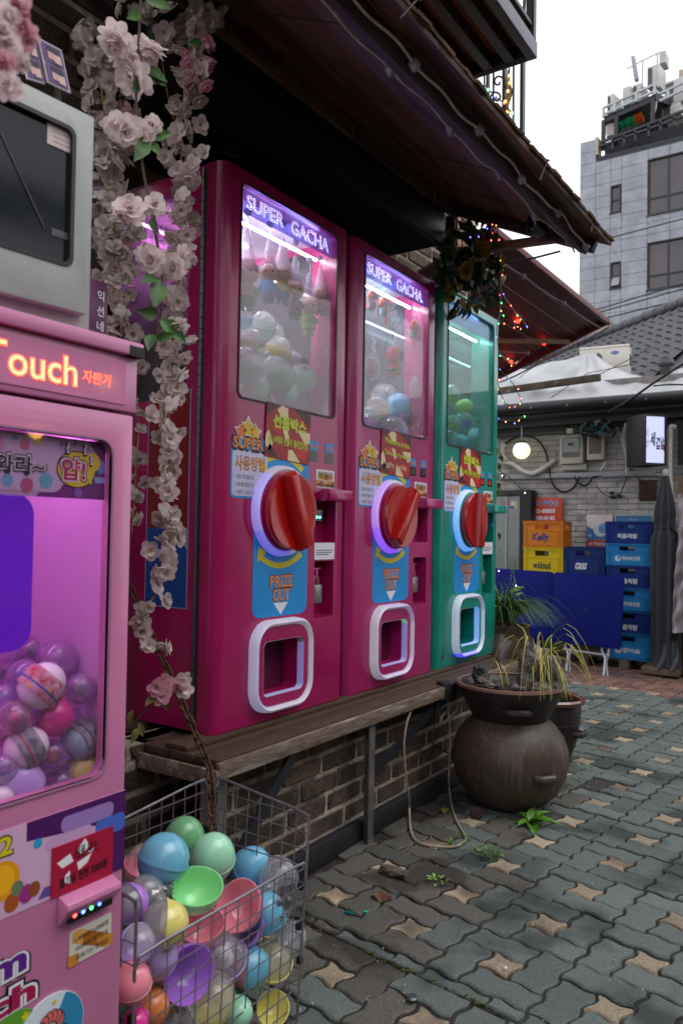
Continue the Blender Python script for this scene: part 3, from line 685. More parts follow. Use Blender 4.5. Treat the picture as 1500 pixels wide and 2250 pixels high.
    rd=G().box(.452,.545,-.002+.03,.0445,.592,.628).out('coin_reader',mat('reader_black','#07070a',.2),r)
    led_strip('light',rd,.462,.604,('#ff2a20','#2a60ff','#20e050','#3a70ff') if poster=='ko' else ('#20e050','#2a60ff','#3a90ff','#ff2a20'),.0105)
    for q_ in rd.children: q_.location.y=.027
    if lbl:
        lb=G().prism(rrect(.450,.562,.467,.521,.003,2),-.0012,.0004).out('notice_label',mWh,r)
        for k in range(3): G().sheet([(.458,.4955-k*.007),(.553-k*k*.006,.4955-k*.007),(.553-k*k*.006,.4985-k*.007),(.458,.4985-k*.007)],-.0015).out('print_line',mStk('greyprint','#6d6a70'),lb)
    # lock pocket
    hp_=G(); hp_.box(.465,.52,.02,.03,.432,.440); hp_.box(.486,.500,.018,.032,.39,.434); hp_.out('hasp',paint,r,bevel=.002)
    lk=G().box(.470,.515,.012,.032,.325,.385).out('padlock',mat('padlock_steel','#9b9a98',.35,metal=.7,var=.15,vs=60),r,bevel=.003)
    G().tube([(.481,.022,.384),(.481,.022,.405),(.487,.022,.412),(.498,.022,.412),(.504,.022,.405),(.504,.022,.384)],.004,8).out('shackle',MATS['padlock_steel'],lk)
    # dial
    cx,cz=.275,.617
    fo=[(cx+.137*math.cos(2*math.pi*k/40),cz+.137*math.sin(2*math.pi*k/40)) for k in range(40)]; fi=[(cx+.114*math.cos(2*math.pi*k/40),cz+.114*math.sin(2*math.pi*k/40)) for k in range(40)]
    frame_led('dial_light',fo,fi,0,-.024,None,r,handle[2])
    kb=empty('dial_knob',None,None,(cx,-.012,cz)); kb.parent=r
    G().lathe([(.119,0),(.119,.012),(.113,.014)],(0,0,0),40,'y').out('dial_base',paint,kb)
    ang=handle[0]
    g=G().lathe([(.112,.014),(.116,.032),(.112,.040),(.095,.039),(.06,.034),(.02,.033)],(0,0,0),44,'y')
    hnd=g.out('disc',mRed_,kb)
    g=G(); ww=.019
    for sx in (-1,1):
        pass
    prof=[(-.118,.030),(-.118,.052),(-.112,.072),(.112,.072),(.118,.052),(.118,.030)]
    a=[g.v((-ww*(1.5 if y<.06 else .85),-y,x)) for x,y in prof]; b=[g.v((ww*(1.5 if y<.06 else .85),-y,x)) for x,y in prof]
    g.face(a); g.face(b[::-1])
    for k in range(6): g.face([a[(k+1)%6],a[k],b[k],b[(k+1)%6]])
    bm_=g.mesh('grip',bevel=.0025); gr=link('grip',bm_,mRed_,kb); gr.rotation_euler=(0,R(ang),0)
    # prize mouth
    po=rrect(.14,.42,.027,.295,.075,6); pi=rrect(.158,.402,.045,.277,.06,6)
    frame_led('prize_light',po,pi,0,-.032,None,r,handle[3])
    oh=rrect(.160,.400,.047,.275,.058,6); ih=rrect(.182,.378,.074,.237,.02,6)
    G().ring(oh,ih,-.020,.001).out('prize_plate',paint,r)
    i2=rrect(.186,.374,.078,.233,.017,6)
    frame_led('mouth_light',ih,i2,.003,-.0205,None,r,handle[4])
    G().box(.184,.376,.06,.064,.06,.25).out('prize_flap',dark,r)
    return r
mMag=mat('magenta_paint','#a8105c',.30,var=.10,vs=2.5,bump=.03,bs=300,coat=.25,c3='#9a0e53',s3=4,t3=.56)
mMag2=mat('pink_paint','#ab2069',.30,var=.10,vs=2.5,bump=.03,bs=300,coat=.25,c3='#9c1c5e',s3=4,t3=.56)
mTeal=mat('teal_paint','#0a8c7c',.28,var=.10,vs=2.5,bump=.03,bs=300,coat=.3,c3='#0a7e70',s3=4,t3=.56)
mDM=mat('dark_magenta','#5a0c34',.5); mDT=mat('dark_teal','#0c4c48',.5)
LV,WHT,BL,GR,CY='#8f86ff','#e6e0f4','#4a50ff','#60d890','#4aa8ff'
M1=machine(1.579,'first capsule machine from the left, dark magenta, dial grip leaning left, hanging dolls behind glass',mMag,mDM,'ko',('violet','#8488e0','#d8c8dc'),(-22,0,[(14,WHT,.12),(9,LV,.3),(8,'#6a6cff',.3),(9,WHT,.12)],[(9,WHT,.12),(10,'#cfd0ff',.16),(9,WHT,.12)],[(15,WHT,.0),(13,LV,.12)]),True)
M2=machine(2.232,'middle capsule machine, pinker magenta, English gift poster and dial grip leaning right',mMag2,mDM,'en',('purple','#9a80e8','#b4d2d6'),(38,0,[(12,WHT,.14),(10,'#b070f0',.4),(9,'#8a40ff',.5),(9,WHT,.14)],[(7,'#c8a8e8',.14),(10,WHT,.14),(11,'#d8c8f0',.15)],[(5,GR,.25),(14,WHT,.0),(9,LV,.15)]),False)
M3=machine(2.889,'teal green capsule machine at the far end of the counter',mTeal,mDT,'ko',('aqua','#8ac8c8','#7fb0b0'),(4,0,[(12,'#a8d8ff',.2),(10,CY,.5),(9,CY,.45),(9,'#a8d8ff',.2)],[(7,'#b8c8e8',.15),(10,'#bfe0f4',.2),(4,BL,.5),(7,'#bfe0f4',.2)],[(5,CY,.35),(14,WHT,.0),(9,CY,.35)]),True,neon=False,led=mat('led_tube_dim','#ffffff',.4,emit='#e8f6ff',es=44))
for k,(u,v,a,b) in enumerate(((.034,.07,.002,.012),(.030,.045,.003,.009),(.036,.025,.002,.006),(.05,.012,.006,.002),(.30,.008,.010,.002),(.595,.35,.0015,.02),(.6,.12,.001,.014))):
    G().sheet([(u,v),(u+a,v+b*.3),(u+a*.7,v+b),(u-a*.2,v+b*.8)],-.0006 if u>.04 else .001).out('paint_chip',mat('chip_pale','#b06a90',.6),M1)
G().sheet([(.05,.03),(.075,.05),(.062,.052),(.066,.075),(.055,.055),(.045,.05)],-.0006).out('paint_chip',mat('chip_dark','#3a1e18',.8),M3)
# ---------------- capsules and dolls inside (placed in machine coordinates u, depth, height)
def inm(mr,u,d,v): return V((mr.location.x-d,mr.location.y+u,mr.location.z+v))
def ins(px,py,d,rpx):
    p=at(px,py,x=-1.465-d); return p,rpx/FPX*(p-CAM).dot(cf)
def fill(G_,rows):
    for px,py,rp,d,typ,c_,lab,rot in rows:
        p,r_=ins(px,py,d,rp); capsule(p,r_,typ,c_,lab,rot,G_,clear=glass('milky_clear','#f2f4f2',.30,1.4,'#eef2ee',.06))
fill('capsules piled in the first magenta machine',(
 (540,805,40,.10,'half','dgreen','large green capsule with clear dome at the lower left of the first machine window',(.25,.2,0)),
 (608,826,42,.095,'half','dgreen','large dull green capsule in the bottom middle of the first machine window',(.2,-.2,0)),
 (662,834,34,.10,'half','dgreen','green capsule at the bottom right of the first machine window',(.3,-.5,0)),
 (549,752,30,.15,'half','cream','cream yellow capsule with clear dome above the green one in the first machine',(.3,.3,1)),
 (612,770,30,.16,'half','yellow','yellow based capsule in the middle of the pile in the first machine',(.1,.3,1)),
 (578,716,30,.22,'half','mint','mint capsule high at the back of the first machine pile',(.3,.4,0)),
 (530,700,26,.18,'half','blue','pale blue capsule at the left edge high in the first machine',(.4,.2,0)),
 (640,805,34,.21,'half','dgreen','green capsule deep behind the bottom ones in the first machine',(.1,.2,0)),
 (585,800,36,.20,'half','mint','mint capsule deep behind the yellow one in the first machine',(.1,.2,0)),
 (690,850,26,.14,'half','dgreen','small dull green capsule in the lower right corner of the first machine window',(.3,.2,0)),
 (650,775,28,.25,'half','mint','mint capsule deep at the right of the first machine pile',(.3,.2,0)),
 (600,735,26,.28,'half','green','green capsule highest at the back of the first machine pile',(.3,.2,0)),
 (560,850,34,.12,'half','green','green capsule at the bottom left below the others in the first machine',(.2,.2,0)),
 (625,868,30,.11,'egg','mint','pale mint egg capsule at the very bottom of the first machine window',(.2,.2,0))))
for u_,d_,v_,c_,lab in ((.10,.22,1.05,'dgreen','green capsule seen through the side window of the first machine'),(.09,.33,1.12,'mint','mint capsule at the back of the side window of the first machine'),(.12,.38,1.0,'dgreen','dull green capsule low in the side window of the first machine')):
    capsule(V((-1.465-d_,1.579+u_,.444+v_)),.068,'half',c_,lab,(.2,.3,0),'capsules piled in the first magenta machine')
fill('capsules piled in the middle machine',(
 (828,896,25,.11,'half','yellow','yellow capsule at the left of the pile in the middle machine',(.4,.2,0)),
 (816,913,22,.08,'half','mint','mint and clear capsule at the lower left of the middle machine window',(-.5,.2,0)),
 (808,928,19,.06,'half','lilac','clear lilac capsule in the lower left corner of the middle machine window',(-.5,.2,0)),
 (873,903,34,.14,'egg','blue','big blue egg capsule in the middle of the middle machine',(.3,.4,0)),
 (865,950,33,.09,'half','purple','purple capsule at the bottom of the middle machine window',(.25,.2,0)),
 (903,906,28,.2,'egg','blue','blue egg capsule at the right of the middle machine pile',(.2,.3,0)),
 (840,870,26,.24,'half','pink','pinkish capsule at the back left of the middle machine',(.2,.3,0)),
 (905,945,24,.16,'half','grey','greyish capsule low at the right of the middle machine window',(.2,.3,0)),
 (850,870,24,.2,'half','blue','pale blue capsule behind the yellow one in the middle machine',(.2,.3,0)),
 (885,865,24,.25,'half','lilac','lilac capsule at the back of the middle machine pile',(.2,.3,0)),
 (838,930,22,.13,'half','blue','blue and clear capsule low between lilac and purple ones in the middle machine',(.2,.3,0))))
fill('capsules piled in the teal machine',(
 (988,868,22,.06,'half','lime','lime capsule at the left edge, highest of the teal machine pile',(.2,.2,0)),
 (1018,896,19,.07,'egg','lime','lime egg capsule in the middle of the teal machine window',(.2,1.2,0)),
 (1018,924,20,.065,'half','purple','clear capsule with a dark purple base in the teal machine',(.2,.2,0)),
 (994,930,17,.05,'half','lime','clear and lime capsule low at the left of the teal machine',(.3,.2,0)),
 (1008,974,19,.06,'egg','blue','dull blue egg capsule at the bottom of the teal machine window',(.2,1.0,0)),
 (1045,965,22,.10,'egg','grey','grey blue capsule in the lower right of the teal machine',(.2,.3,0)),
 (990,965,18,.07,'half','blue','clear blue capsule in the lower left corner of the teal machine',(.2,.3,0)),
 (1040,935,20,.13,'half','blue','blue capsule deeper at the right of the teal machine pile',(.2,.3,0))))
mNet=glass('bag_film','#f4f0f4',.30,.5,'#ece6ec',.2)
mSkin=mat('doll_skin','#d9b49c',.6); mHook=mat('hook_wire','#b8b8bc',.3,metal=.9)
def doll(p,s,label,shirt,pants,group,hair='#2a2224',bag=True,head='#d9b49c',rz=0):
    """generic plush figure hanging in a film bag from a clear suction hook; p = hook point"""
    o=empty('hanging_doll',label,'doll',p,(0,0,rz),group); o.scale=(s,s,s)
    G().lathe([(.012,.004),(.016,0),(.010,-.004)],(0,0,0),12,'y').out('suction_cup',mBulbDead,o)
    G().tube([(0,-.004,0),(.006,-.008,-.012),(.0,-.008,-.022),(-.006,-.008,-.012),(-.004,-.006,-.004)],.0018,6).out('hook',mHook,o)
    G().tube([(0,-.006,-.02),(.005,0,-.04),(.004,0,-.065)],.0014,6).out('loop',mHook,o)
    if bag:
        G().lathe([(.009,-.062),(.011,-.075),(.016,-.10),(.030,-.16),(.043,-.195),(.047,-.215)],(0,0,0),16).out('bag',mNet,o)
    g=G().sph((0,0,-.215),.043,16,10,(1,.95,.95)); hd=g.out('head',mat('skin'+head,head,.6),o)
    g=G().sph((0,.012,-.202),.041,14,9,(1.06,.9,.86)); g.out('hair',mat('hair'+hair,hair,.8),hd)
    for sx in (-1,1): G().sph((sx*.016,-.038,-.216),.0048,8,6).out('eye',mBk,hd)
    g=G().lathe([(.02,-.25),(.03,-.262),(.034,-.29),(.03,-.305),(.012,-.308)],(0,0,0),14); g.tube([(-.026,0,-.262),(-.044,-.004,-.29)],[.01,.008],7); g.tube([(.026,0,-.262),(.044,-.004,-.29)],[.01,.008],7); g.out('shirt',mat('cloth'+shirt,shirt,.8),o)
    g=G().lathe([(.032,-.298),(.034,-.318),(.015,-.325)],(0,0,0),12); g.tube([(-.014,0,-.315),(-.015,0,-.345)],[.013,.012],8); g.tube([(.014,0,-.315),(.015,0,-.345)],[.013,.012],8); g.out('trousers',mat('cloth'+pants,pants,.8),o)
    return o
GD='dolls hanging in the first magenta machine'
for px,py,s_,lab,sh,pa in ((544,466,.85,'bagged doll in a pale top at the left edge of the first machine window','#c8bfa0','#6f8d58'),
 (592,493,.70,'bagged doll in a blue top, second from the left in the first machine','#2f7fc0','#4a6fa0'),
 (622,490,.74,'bagged doll in yellow and blue clothes in the middle of the first machine','#c8a84a','#2c6a88'),
 (649,533,.72,'lower bagged doll in dull brown clothes behind the hanging pair','#8d7a78','#6a6258'),
 (680,571,.72,'bagged doll in a lime skirt hanging lowest in the first machine','#8faa3a','#a8b850'),
 (703,566,.56,'bagged doll in a dark red top at the right of the first machine','#a04a58','#8a5a6a')):
    doll(at(px,py,x=-1.465-.055),s_,lab,sh,pa,GD,rz=random.uniform(-.3,.3)+R(35))
GE='charms hanging in the middle machine'
def charm(p,s,label,c1,c2,kind):
    o=empty('hanging_charm',label,'key charm',p,(0,0,R(90)+random.uniform(-.4,.4)),GE); o.scale=(s,s,s)
    z=0
    for k in range(4):
        g=G(); g.tube([(.009*math.cos(t),(.0 if k%2 else .006)*math.sin(t)-.004,z-.012+.012*math.sin(t)) if k%2==0 else (0,.008*math.cos(t)-.004,z-.012+.012*math.sin(t)) for t in [2*math.pi*i/10 for i in range(10)]],.0018,5,True); g.out('ring',mHook,o); z-=.019
    if kind=='ball':
        G().sph((0,0,z-.022),.026,14,9).out('head',mat('ch'+c1,c1,.4),o); G().sph((0,-.018,z-.03),.014,10,7).out('muzzle',mat('ch'+c2,c2,.5),o)
        G().lathe([(.006,z-.045),(.018,z-.055),(.02,z-.085),(.008,z-.092)],(0,0,0),12).out('torso',mat('ch'+c2,c2,.5),o); G().bar((.028,0,z-.01),(.03,.0,z-.13),.018,.004).out('strap',mat('ch'+c1,c1,.4),o)
    elif kind=='plush':
        G().sph((0,0,z-.05),.056,18,12,(1,.95,.95)).out('head',mat('ch'+c1,c1,.9,bump=.4,bs=400),o); G().sph((.0,-.032,z-.052),.034,14,9,(1.1,.8,1)).out('face',mat('ch'+c2,c2,.9),o)
        G().lathe([(.016,z-.095),(.036,z-.105),(.04,z-.15),(.02,z-.175)],(0,0,0),14).out('torso',mat('ch'+c1,c1,.9,bump=.4,bs=400),o); G().lathe([(.041,z-.130),(.042,z-.138),(.040,z-.144)],(0,0,0),14,cap=False).out('belt',mBk,o)
    else:
        G().sph((0,0,z-.06),.052,14,10,(.8,.6,1.25)).out('pouch',mNet,o); G().sph((0,0,z-.06),.040,14,10,(.85,.7,1.2)).out('filling',mat('ch'+c1,c1,.8,var=.3,vs=40),o)
    return o
for px,py,s_,lab,c1,c2,kd in ((818,606,.75,'orange red charm with a strap at the left edge of the middle machine','#b8402c','#3a4a44','ball'),
 (843,622,.75,'orange ball headed charm with grey body and strap in the middle machine','#c4502e','#5f7a7c','ball'),
 (908,678,.7,'red charm with strap beside the pink post in the middle machine','#a83a34','#43514e','ball'),
 (930,695,.6,'brown and green charm at the right of the middle machine','#8a6a50','#5f8a80','ball'),
 (866,735,.66,'large red plush charm with a dark face panel in the middle machine','#b02a24','#1c1a1e','plush'),
 (820,742,.8,'cream bagged toy at the left edge of the middle machine window','#bfae94','#888888','pouch'),
 (914,795,.75,'pink bagged toy at the right of the middle machine window','#c88a98','#888888','pouch')):
    charm(at(px,py,x=-1.465-.055),s_,lab,c1,c2,kd)
# ================================================================ counter
cn=face_root('wall_counter','long wooden counter with a worn timber edge on steel posts and braces','counter',-1.33,1.447,0)
mPlank=mat('counter_plank','#4a3325',.7,var=.4,vs=10,bump=.4,bs=50,stretch=(14,1,14),isl=.2)
mEdge=mat('counter_edge','#86786a',.75,var=.4,vs=16,bump=.4,bs=60,stretch=(10,1.2,10),c2='#5a4434',c3='#9a9084',s3=5,t3=.55)
for a,b in ((-.0,.085),(.088,.175),(.178,.265),(.268,.355),(.358,.50)):
    G().box(.012,1.99,a+.004,b,.408,.430).out('top_plank',mPlank,cn,bevel=.002)
for a,b in ((.07,.15),(.35,.45)): G().box(.02,1.98,a+.05,b+.05,.4305,.443).out('bearer_plank',mPlank,cn,bevel=.002)
G().box(.0,1.99,-.012,.002,.385,.427).out('edge_board',mEdge,cn,bevel=.0025)
G().box(-.012,.0,-.012,.40,.372,.412).out('side_board',mEdge,cn,bevel=.0025)
def angle_post(u,z1):
    g=G(); g.box(u,u+.034,0.0,.004,0,z1); g.box(u+.03,u+.034,.004,.036,0,z1); g.out('steel_post',mGrey,cn)
angle_post(.715,.383)
g=G(); g.box(.03,.064,.02,.024,0,.372); g.box(.06,.064,.024,.056,0,.372); g.out('steel_post',mGrey,cn)
G().bar((.08,.03,.12),(.33,.012,.375),.034,.010,(0,1,0)).out('brace',MATS['black_steel'],cn)
G().bar((.75,.03,.20),(1.28,.012,.378),.034,.010,(0,1,0)).out('brace',MATS['black_steel'],cn)
G().box(.64,.70,.066,.07,.20,.25).out('bracket_plate',mGrey,cn)
# box adaptor hung under the counter, with its pale cable on the ground
p=at(990,1525,x=-1.31)
ad=tag(G().cyl((p.x-.02,p.y,p.z-.025),(p.x-.02,p.y,p.z+.045),.036,16).out('adaptor_box',mBlack,bevel=.004),'black cylindrical plug housing hung under the far end of the counter','plug housing')
def ppath(pts): return [at(x,y,**k) for x,y,k in pts]
X1=dict(x=-1.33)
cab=[(983,1535,X1),(986,1580,X1),(989,1620,X1),(986,1700,X1),(987,1735,dict(z=.02)),(991,1765,dict(z=.007)),(999,1795,dict(z=.006)),(1013,1822,dict(z=.006)),(1023,1842,dict(z=.006)),(1010,1856,dict(z=.006)),(985,1861,dict(z=.006)),(940,1858,dict(z=.006)),(914,1847,dict(z=.006)),(903,1828,dict(z=.006)),(900,1805,dict(z=.008)),(899,1775,dict(z=.03)),(897,1745,X1),(891,1700,X1),(887,1640,X1),(893,1590,X1),(905,1555,X1)]
def smooth(P,n=5):
    P=[V(p) for p in P]; o=[]
    for i in range(len(P)-1):
        a,b,c,d=P[max(0,i-1)],P[i],P[i+1],P[min(len(P)-1,i+2)]
        for k in range(n):
            t=k/n; o.append(.5*((2*b)+(c-a)*t+(2*a-5*b+4*c-d)*t*t+(3*b-a-3*c+d)*t**3))
    o.append(P[-1]); return o
mCable=mat('beige_cable','#a2917c',.6,var=.3,vs=20)
tag(G().tube(smooth(ppath(cab)),.0038,7).out('beige_cable',mCable),'beige power cable looping down from the counter onto the pavers','cable')
lp=[(990,1540,X1),(1003,1545,X1),(1001,1562,X1),(985,1578,X1),(972,1590,X1),(970,1575,X1),(985,1560,X1),(992,1545,X1)]
tag(G().tube(smooth(ppath(lp)),.0036,7).out('beige_cable',mCable),'small coil of beige cable just below the black plug housing','cable')
bk=[(962,1545,X1),(955,1590,X1),(948,1630,X1),(968,1645,X1),(990,1660,X1),(1005,1695,X1),(1025,1735,dict(z=.01)),(1070,1775,dict(z=.008))]
tag(G().tube(smooth(ppath(bk)),.003,6).out('black_wire',mBlack),'thin black wire trailing from the counter to the big jar','cable')
# ================================================================ rusty chain
def link_mesh():
    pts=[]
    for k in range(16):
        t=2*math.pi*k/16; pts.append((.0085*math.cos(t),0,.012*math.sin(t)+(.0085 if math.sin(t)>0 else -.0085)*1.0))
    return G().tube(pts,.0033,7,True).mesh('chain_link')
mRust=mat('rusty_iron','#6a4a32',.7,metal=.4,var=.5,vs=60,bump=.5,bs=120,c2='#2b211b')
lm=link_mesh(); lm.materials.append(mRust)
Yc=1.43
cp_=[at(283,1285,y=1.50),at(305,1330,y=1.5),at(345,1420,y=1.48),at(385,1510,y=1.46),at(420,1590,y=1.44),at(448,1655,y=1.425),at(460,1690,y=1.39),at(465,1730,y=1.34),at(467,1800,y=1.28),at(463,1878,y=1.25)]
ch=tag(G().sph(cp_[0],.012,10,7).out('chain',mRust),'rusty iron chain hanging past the counter corner into the wire basket','chain')
S=smooth(cp_,40); acc=0; last=S[0]; n=0
for a,b in zip(S,S[1:]):
    acc+=(b-a).length
    if acc>=.0262:
        acc=0; d=(b-last).normalized(); z=d; x=z.orthogonal().normalized(); y=z.cross(x); 
        mt=M4((( x.x,y.x,z.x),(x.y,y.y,z.y),(x.z,y.z,z.z))).to_4x4()
        o=link('chain_link',lm,None,ch); o.matrix_local=M4.Translation((last+b)/2)@mt@M4.Rotation(R(90*(n%2)+20),4,'Z'); n+=1; last=b
tk=[at(1090,1440,y=3.2),at(1094,1455,y=3.2),at(1098,1475,y=3.2),at(1092,1490,y=3.2),at(1086,1470,y=3.2)]
tag(G().tube(smooth(tk),.0055,7).out('rusty_hook',mRust),'rusty chain end hooked round the far corner of the counter','chain')
# ================================================================ wire basket
mWire=mat('basket_wire','#8c8890',.35,metal=.7,var=.2,vs=20)
bk=empty('wire_basket','grey wire basket full of pastel capsules on the pavers','basket',(0,0,0))
xF,xB,yL,yR=-.972,-1.235,.875,1.314
def wall_panel(name,f,h0,hfun,n,m_):
    """grid panel: f(t,z)->point; top height hfun(t)"""
    g=G()
    for i in range(n+1):
        t=i/n; g.cyl(f(t,h0),f(t,hfun(t)),.0013,5)
    zs=h0
    while zs<max(hfun(0),hfun(1))-.01:
        g.cyl(f(0,zs),f(1,zs),.0013,5); zs+=m_
    top=[f(0,h0)]+[f(0,hfun(0)-.02),f(.02,hfun(.02)-.003)]+[f(t/8,hfun(t/8)) for t in range(1,8)]+[f(.98,hfun(.98)-.003),f(1,hfun(1)-.02),f(1,h0)]
    g.tube(top,.0028,7); return g.out(name,mWire,bk)
lean=lambda z:.025*z
MSH=.0345
wall_panel('front_panel',lambda t,z:V((xF+lean(z)*1.5,yL+(yR-yL)*t+(t-.5)*lean(z)*2,z)),.0,lambda t:.325,13,MSH)
wall_panel('right_panel',lambda t,z:V((xF+lean(z)*1.5+(xB-xF)*t,yR+lean(z),z)),.0,lambda t:.418+.03*t,8,MSH)
wall_panel('left_panel',lambda t,z:V((xF+lean(z)*1.5+(xB-xF)*t,yL-lean(z),z)),.0,lambda t:.415+.03*t,8,MSH)
wall_panel('back_panel',lambda t,z:V((xB,yL+(yR-yL)*t,z)),.0,lambda t:.40+.045*t,13,MSH)
g=G()
for i in range(8): g.cyl((xF,yL+(yR-yL)*i/7,.004),(xB,yL+(yR-yL)*i/7,.004),.0017,5)
g.out('base_grid',mWire,bk)
for p in (V((xF,yR+.005,.27)),V((xF,yR+.005,.12)),V((xF-.002,yL,.22)),V((xB,yR,.33)),V((xF,yR,.19))):
    G().box(p.x-.005,p.x+.006,p.y-.006,p.y+.006,p.z-.007,p.z+.007).out('cable_tie',mBlack,bk,bevel=.002)
GB='capsules in the wire basket'
def bc(px,py,dpx,x,typ,c_,lab,rot=(0,0,0),**k):
    p=at(px,py,x=x); dep=(p-CAM).dot(cf); capsule(p,dpx/2/FPX*dep,typ,c_,lab,rot,GB,**k)
random.seed(11)
bc(360,1888,112,-1.10,'half','blue','large blue egg capsule topmost at the left in the basket',(2.9,.2,.3),clear=cm('blue'))
bc(468,1885,98,-1.10,'egg','mint','upright mint egg capsule in the middle top of the basket',(.25,.35,0))
bc(405,1845,90,-1.19,'egg','dgreen','dull green capsule at the very back of the basket',(.2,.3,0))
bc(552,1905,84,-1.12,'egg','blue','sky blue capsule at the right top of the basket',(.2,.8,0))
bc(432,1950,112,-1.045,'bowl','green','open bright green half shell on top of the basket',(.22,.28,.0))
bc(365,2030,100,-1.0,'half','yellow','yellow and clear capsule at the front left of the basket',(0,1.45,-2.25))
bc(525,1990,108,-1.03,'bowl','pink','pink half shell tilted in the front of the basket',(.9,-.35,.3))
bc(530,2030,104,-1.045,'bowl','purple','purple half shell nested under the tilted pink one',(.9,-.35,.3))
bc(445,2035,96,-1.03,'bowl','pink','rose half shell under the bright green one',(.3,.1,0))
bc(610,1930,92,-1.05,'half','clear','clear empty capsule leaning on the right front corner of the basket',(.4,1.2,.2))
bc(590,2010,84,-1.02,'egg','blue','muted blue capsule at the right side behind the front wires',(.4,.2,0))
bc(320,1900,90,-1.20,'half','pink','dim pinkish capsule at the back left of the basket',(.2,.3,.3))
bc(415,2140,120,-.995,'bowl','purple','open violet half shell facing out at the front wires',(0,1.45,-.27))
bc(490,2105,104,-1.03,'half','lilac','lilac capsule with crumpled foil behind the front wires',(.5,.3,.2),toy='white')
bc(345,2105,92,-1.02,'egg','lilac','lilac egg capsule behind the violet shell',(.5,.9,.2))
bc(548,2125,90,-1.02,'two','blue','blue and pink two tone capsule at the front right of the basket',(.4,-1.5,.2),color2='pink')
bc(600,2115,84,-1.01,'half','yellow','yellow and clear capsule against the right front wires',(.5,.4,.2))
bc(290,2160,88,-.985,'egg','pink','salmon capsule low at the left front of the basket',(.3,.3,0))
bc(330,2215,84,-1.02,'egg','orange','orange capsule in shadow low in the basket',(.3,.9,0))
bc(465,2195,104,-1.01,'half','yellow','yellow capsule low in the middle front of the basket',(.4,1.1,0))
bc(520,2225,70,-.995,'egg','mint','mint capsule low at the front right of the basket',(.3,.9,0))
bc(600,2215,70,-.99,'bowl','yellow','dirty yellow half shell at the bottom right of the basket',(.9,.5,.2))
bc(300,2245,60,-.985,'egg','magenta','hot pink capsule at the bottom left of the basket',(.9,.5,.2))
bc(390,2235,90,-1.03,'half','clear','clear capsule at the bottom of the basket',(.9,.5,.2))
bc(285,1985,84,-1.08,'half','purple','purple and clear capsule at the left wires of the basket',(1.5,.6,0))
bc(560,1860+95,70,-1.16,'egg','teal','teal capsule deep between the blue ones in the basket',(.5,.6,0))
for k,(y,z,c_) in enumerate(((.95,.06,'blue'),(1.06,.06,'lime'),(1.17,.06,'pink'),(1.27,.06,'teal'),(.98,.17,'mint'),(1.1,.17,'orange'),(1.22,.17,'lilac'),(1.28,.2,'blue'))):
    capsule(V((-1.14+.02*(k%2),y,z)),.048,'half',c_,c_.replace('lime','lime green')+' capsule buried deep in the basket pile '+('at the bottom' if k<4 else 'half way up'),(k,.4*k,0),GB)
# foil packets stuck in the wires
mFoil=mat('foil','#a8a4a8',.25,metal=.8,var=.4,vs=60,c3='#a04a40',s3=40,t3=.6)
def foil(px,py,x,wd,hg,label,name='foil_wrapper'):
    p=at(px,py,x=x); g=G(); g.grid(lambda a,b:(p.x+random.uniform(-.006,.006),p.y+(a-.5)*wd,p.z+(b-.5)*hg+random.uniform(-.004,.004)),5,6)
    tag(g.out(name,mFoil,ang=15),label,'wrapper')
bc(322,1965,84,-1.09,'half','clear','clear capsule between the blue and yellow ones in the basket',(.5,.4,0))
bc(300,2075,84,-1.0,'half','lilac','clear lilac capsule at the left front wires of the basket',(.4,1.2,.3))
bc(640,2060,70,-1.0,'half','clear','clear capsule pressed against the right side wires of the basket',(.4,.9,.3))
foil(628,1985,-.985,.045,.075,'crumpled foil sweet wrapper caught at the right wires of the basket'); foil(360,1965,-1.06,.05,.03,'torn clear film between the blue and yellow capsules')
# ================================================================ pink capsule vending machine, front plane x=-0.95
mPink=mat('candy_pink','#c878a4',.32,var=.06,vs=3,bump=.015,bs=400,coat=.3)
mPinkIn=mat('inner_pink','#d6a4d2',.5)
pm=face_root('pink_vending_machine','pink capsule vending machine with orange lit lettering and a window full of capsules','vending machine',-.95,.83,0)
def uv(px,py): p=at(px,py,x=-.95); return (p.y-.83,p.z)
PW=.74
b0=G().box(-PW,0,.0,.62,.0,1.176).mesh('cabinet',bevel=.004)
pw_=rrect(-PW+.045,-.040,.632,1.132,.022)
mPB=carve(b0,[ct(pw_,-.05,.02),G().box(-PW+.02,-.02,.02,.40,.60,1.165).mesh('cut')])
link('cabinet',mPB,mPink,pm)
G().box(-PW-.004,.004,-.002,.62,1.180,1.266).out('header_box',mPink,pm,bevel=.003)
g=G(); g.box(-PW-.008,.008,-.012,.63,1.2665,1.288); g.out('top_lip',mPink,pm,bevel=.003)
G().box(-.021,.0085,-.0125,.01,1.266,1.2815).out('corner_clip',mBlack,pm)
mNeonO=mat('neon_orange','#ff9a70',.4,emit='#ff4a26',es=1.7); mNeonI=mat('neon_core','#ffc8a8',.4,emit='#ff8050',es=1.8)
hb=G().box(-.3,-.02,-.0035,-.0025,1.19,1.255).out('sign_face',mPink,pm)
for s,a in (('T',(-.262,-.222,1.205,1.246)),('ouch',(-.218,-.110,1.203,1.2435))):
    text(s,*a,-.0042,mNeonO,hb,off=.03,pad=.0012); text(s,*a,-.0046,mNeonI,hb,off=.0)
text('자판기',-.1005,-.049,1.212,1.2305,-.0042,mNeonO,hb,off=.012,shear=.15)
G().ring(rrect(-PW+.042,-.037,.629,1.135,.024),rrect(-PW+.045,-.040,.632,1.132,.022),-.002,.006).out('window_gasket',mat('lilac_gasket','#a0708f',.4),pm)
G().prism(rrect(-PW+.045,-.040,.632,1.132,.022),.008,.011).out('window_pane',glass('pink_glass','#f8f0f8',.02,.9,'#e8d0e8'),pm)
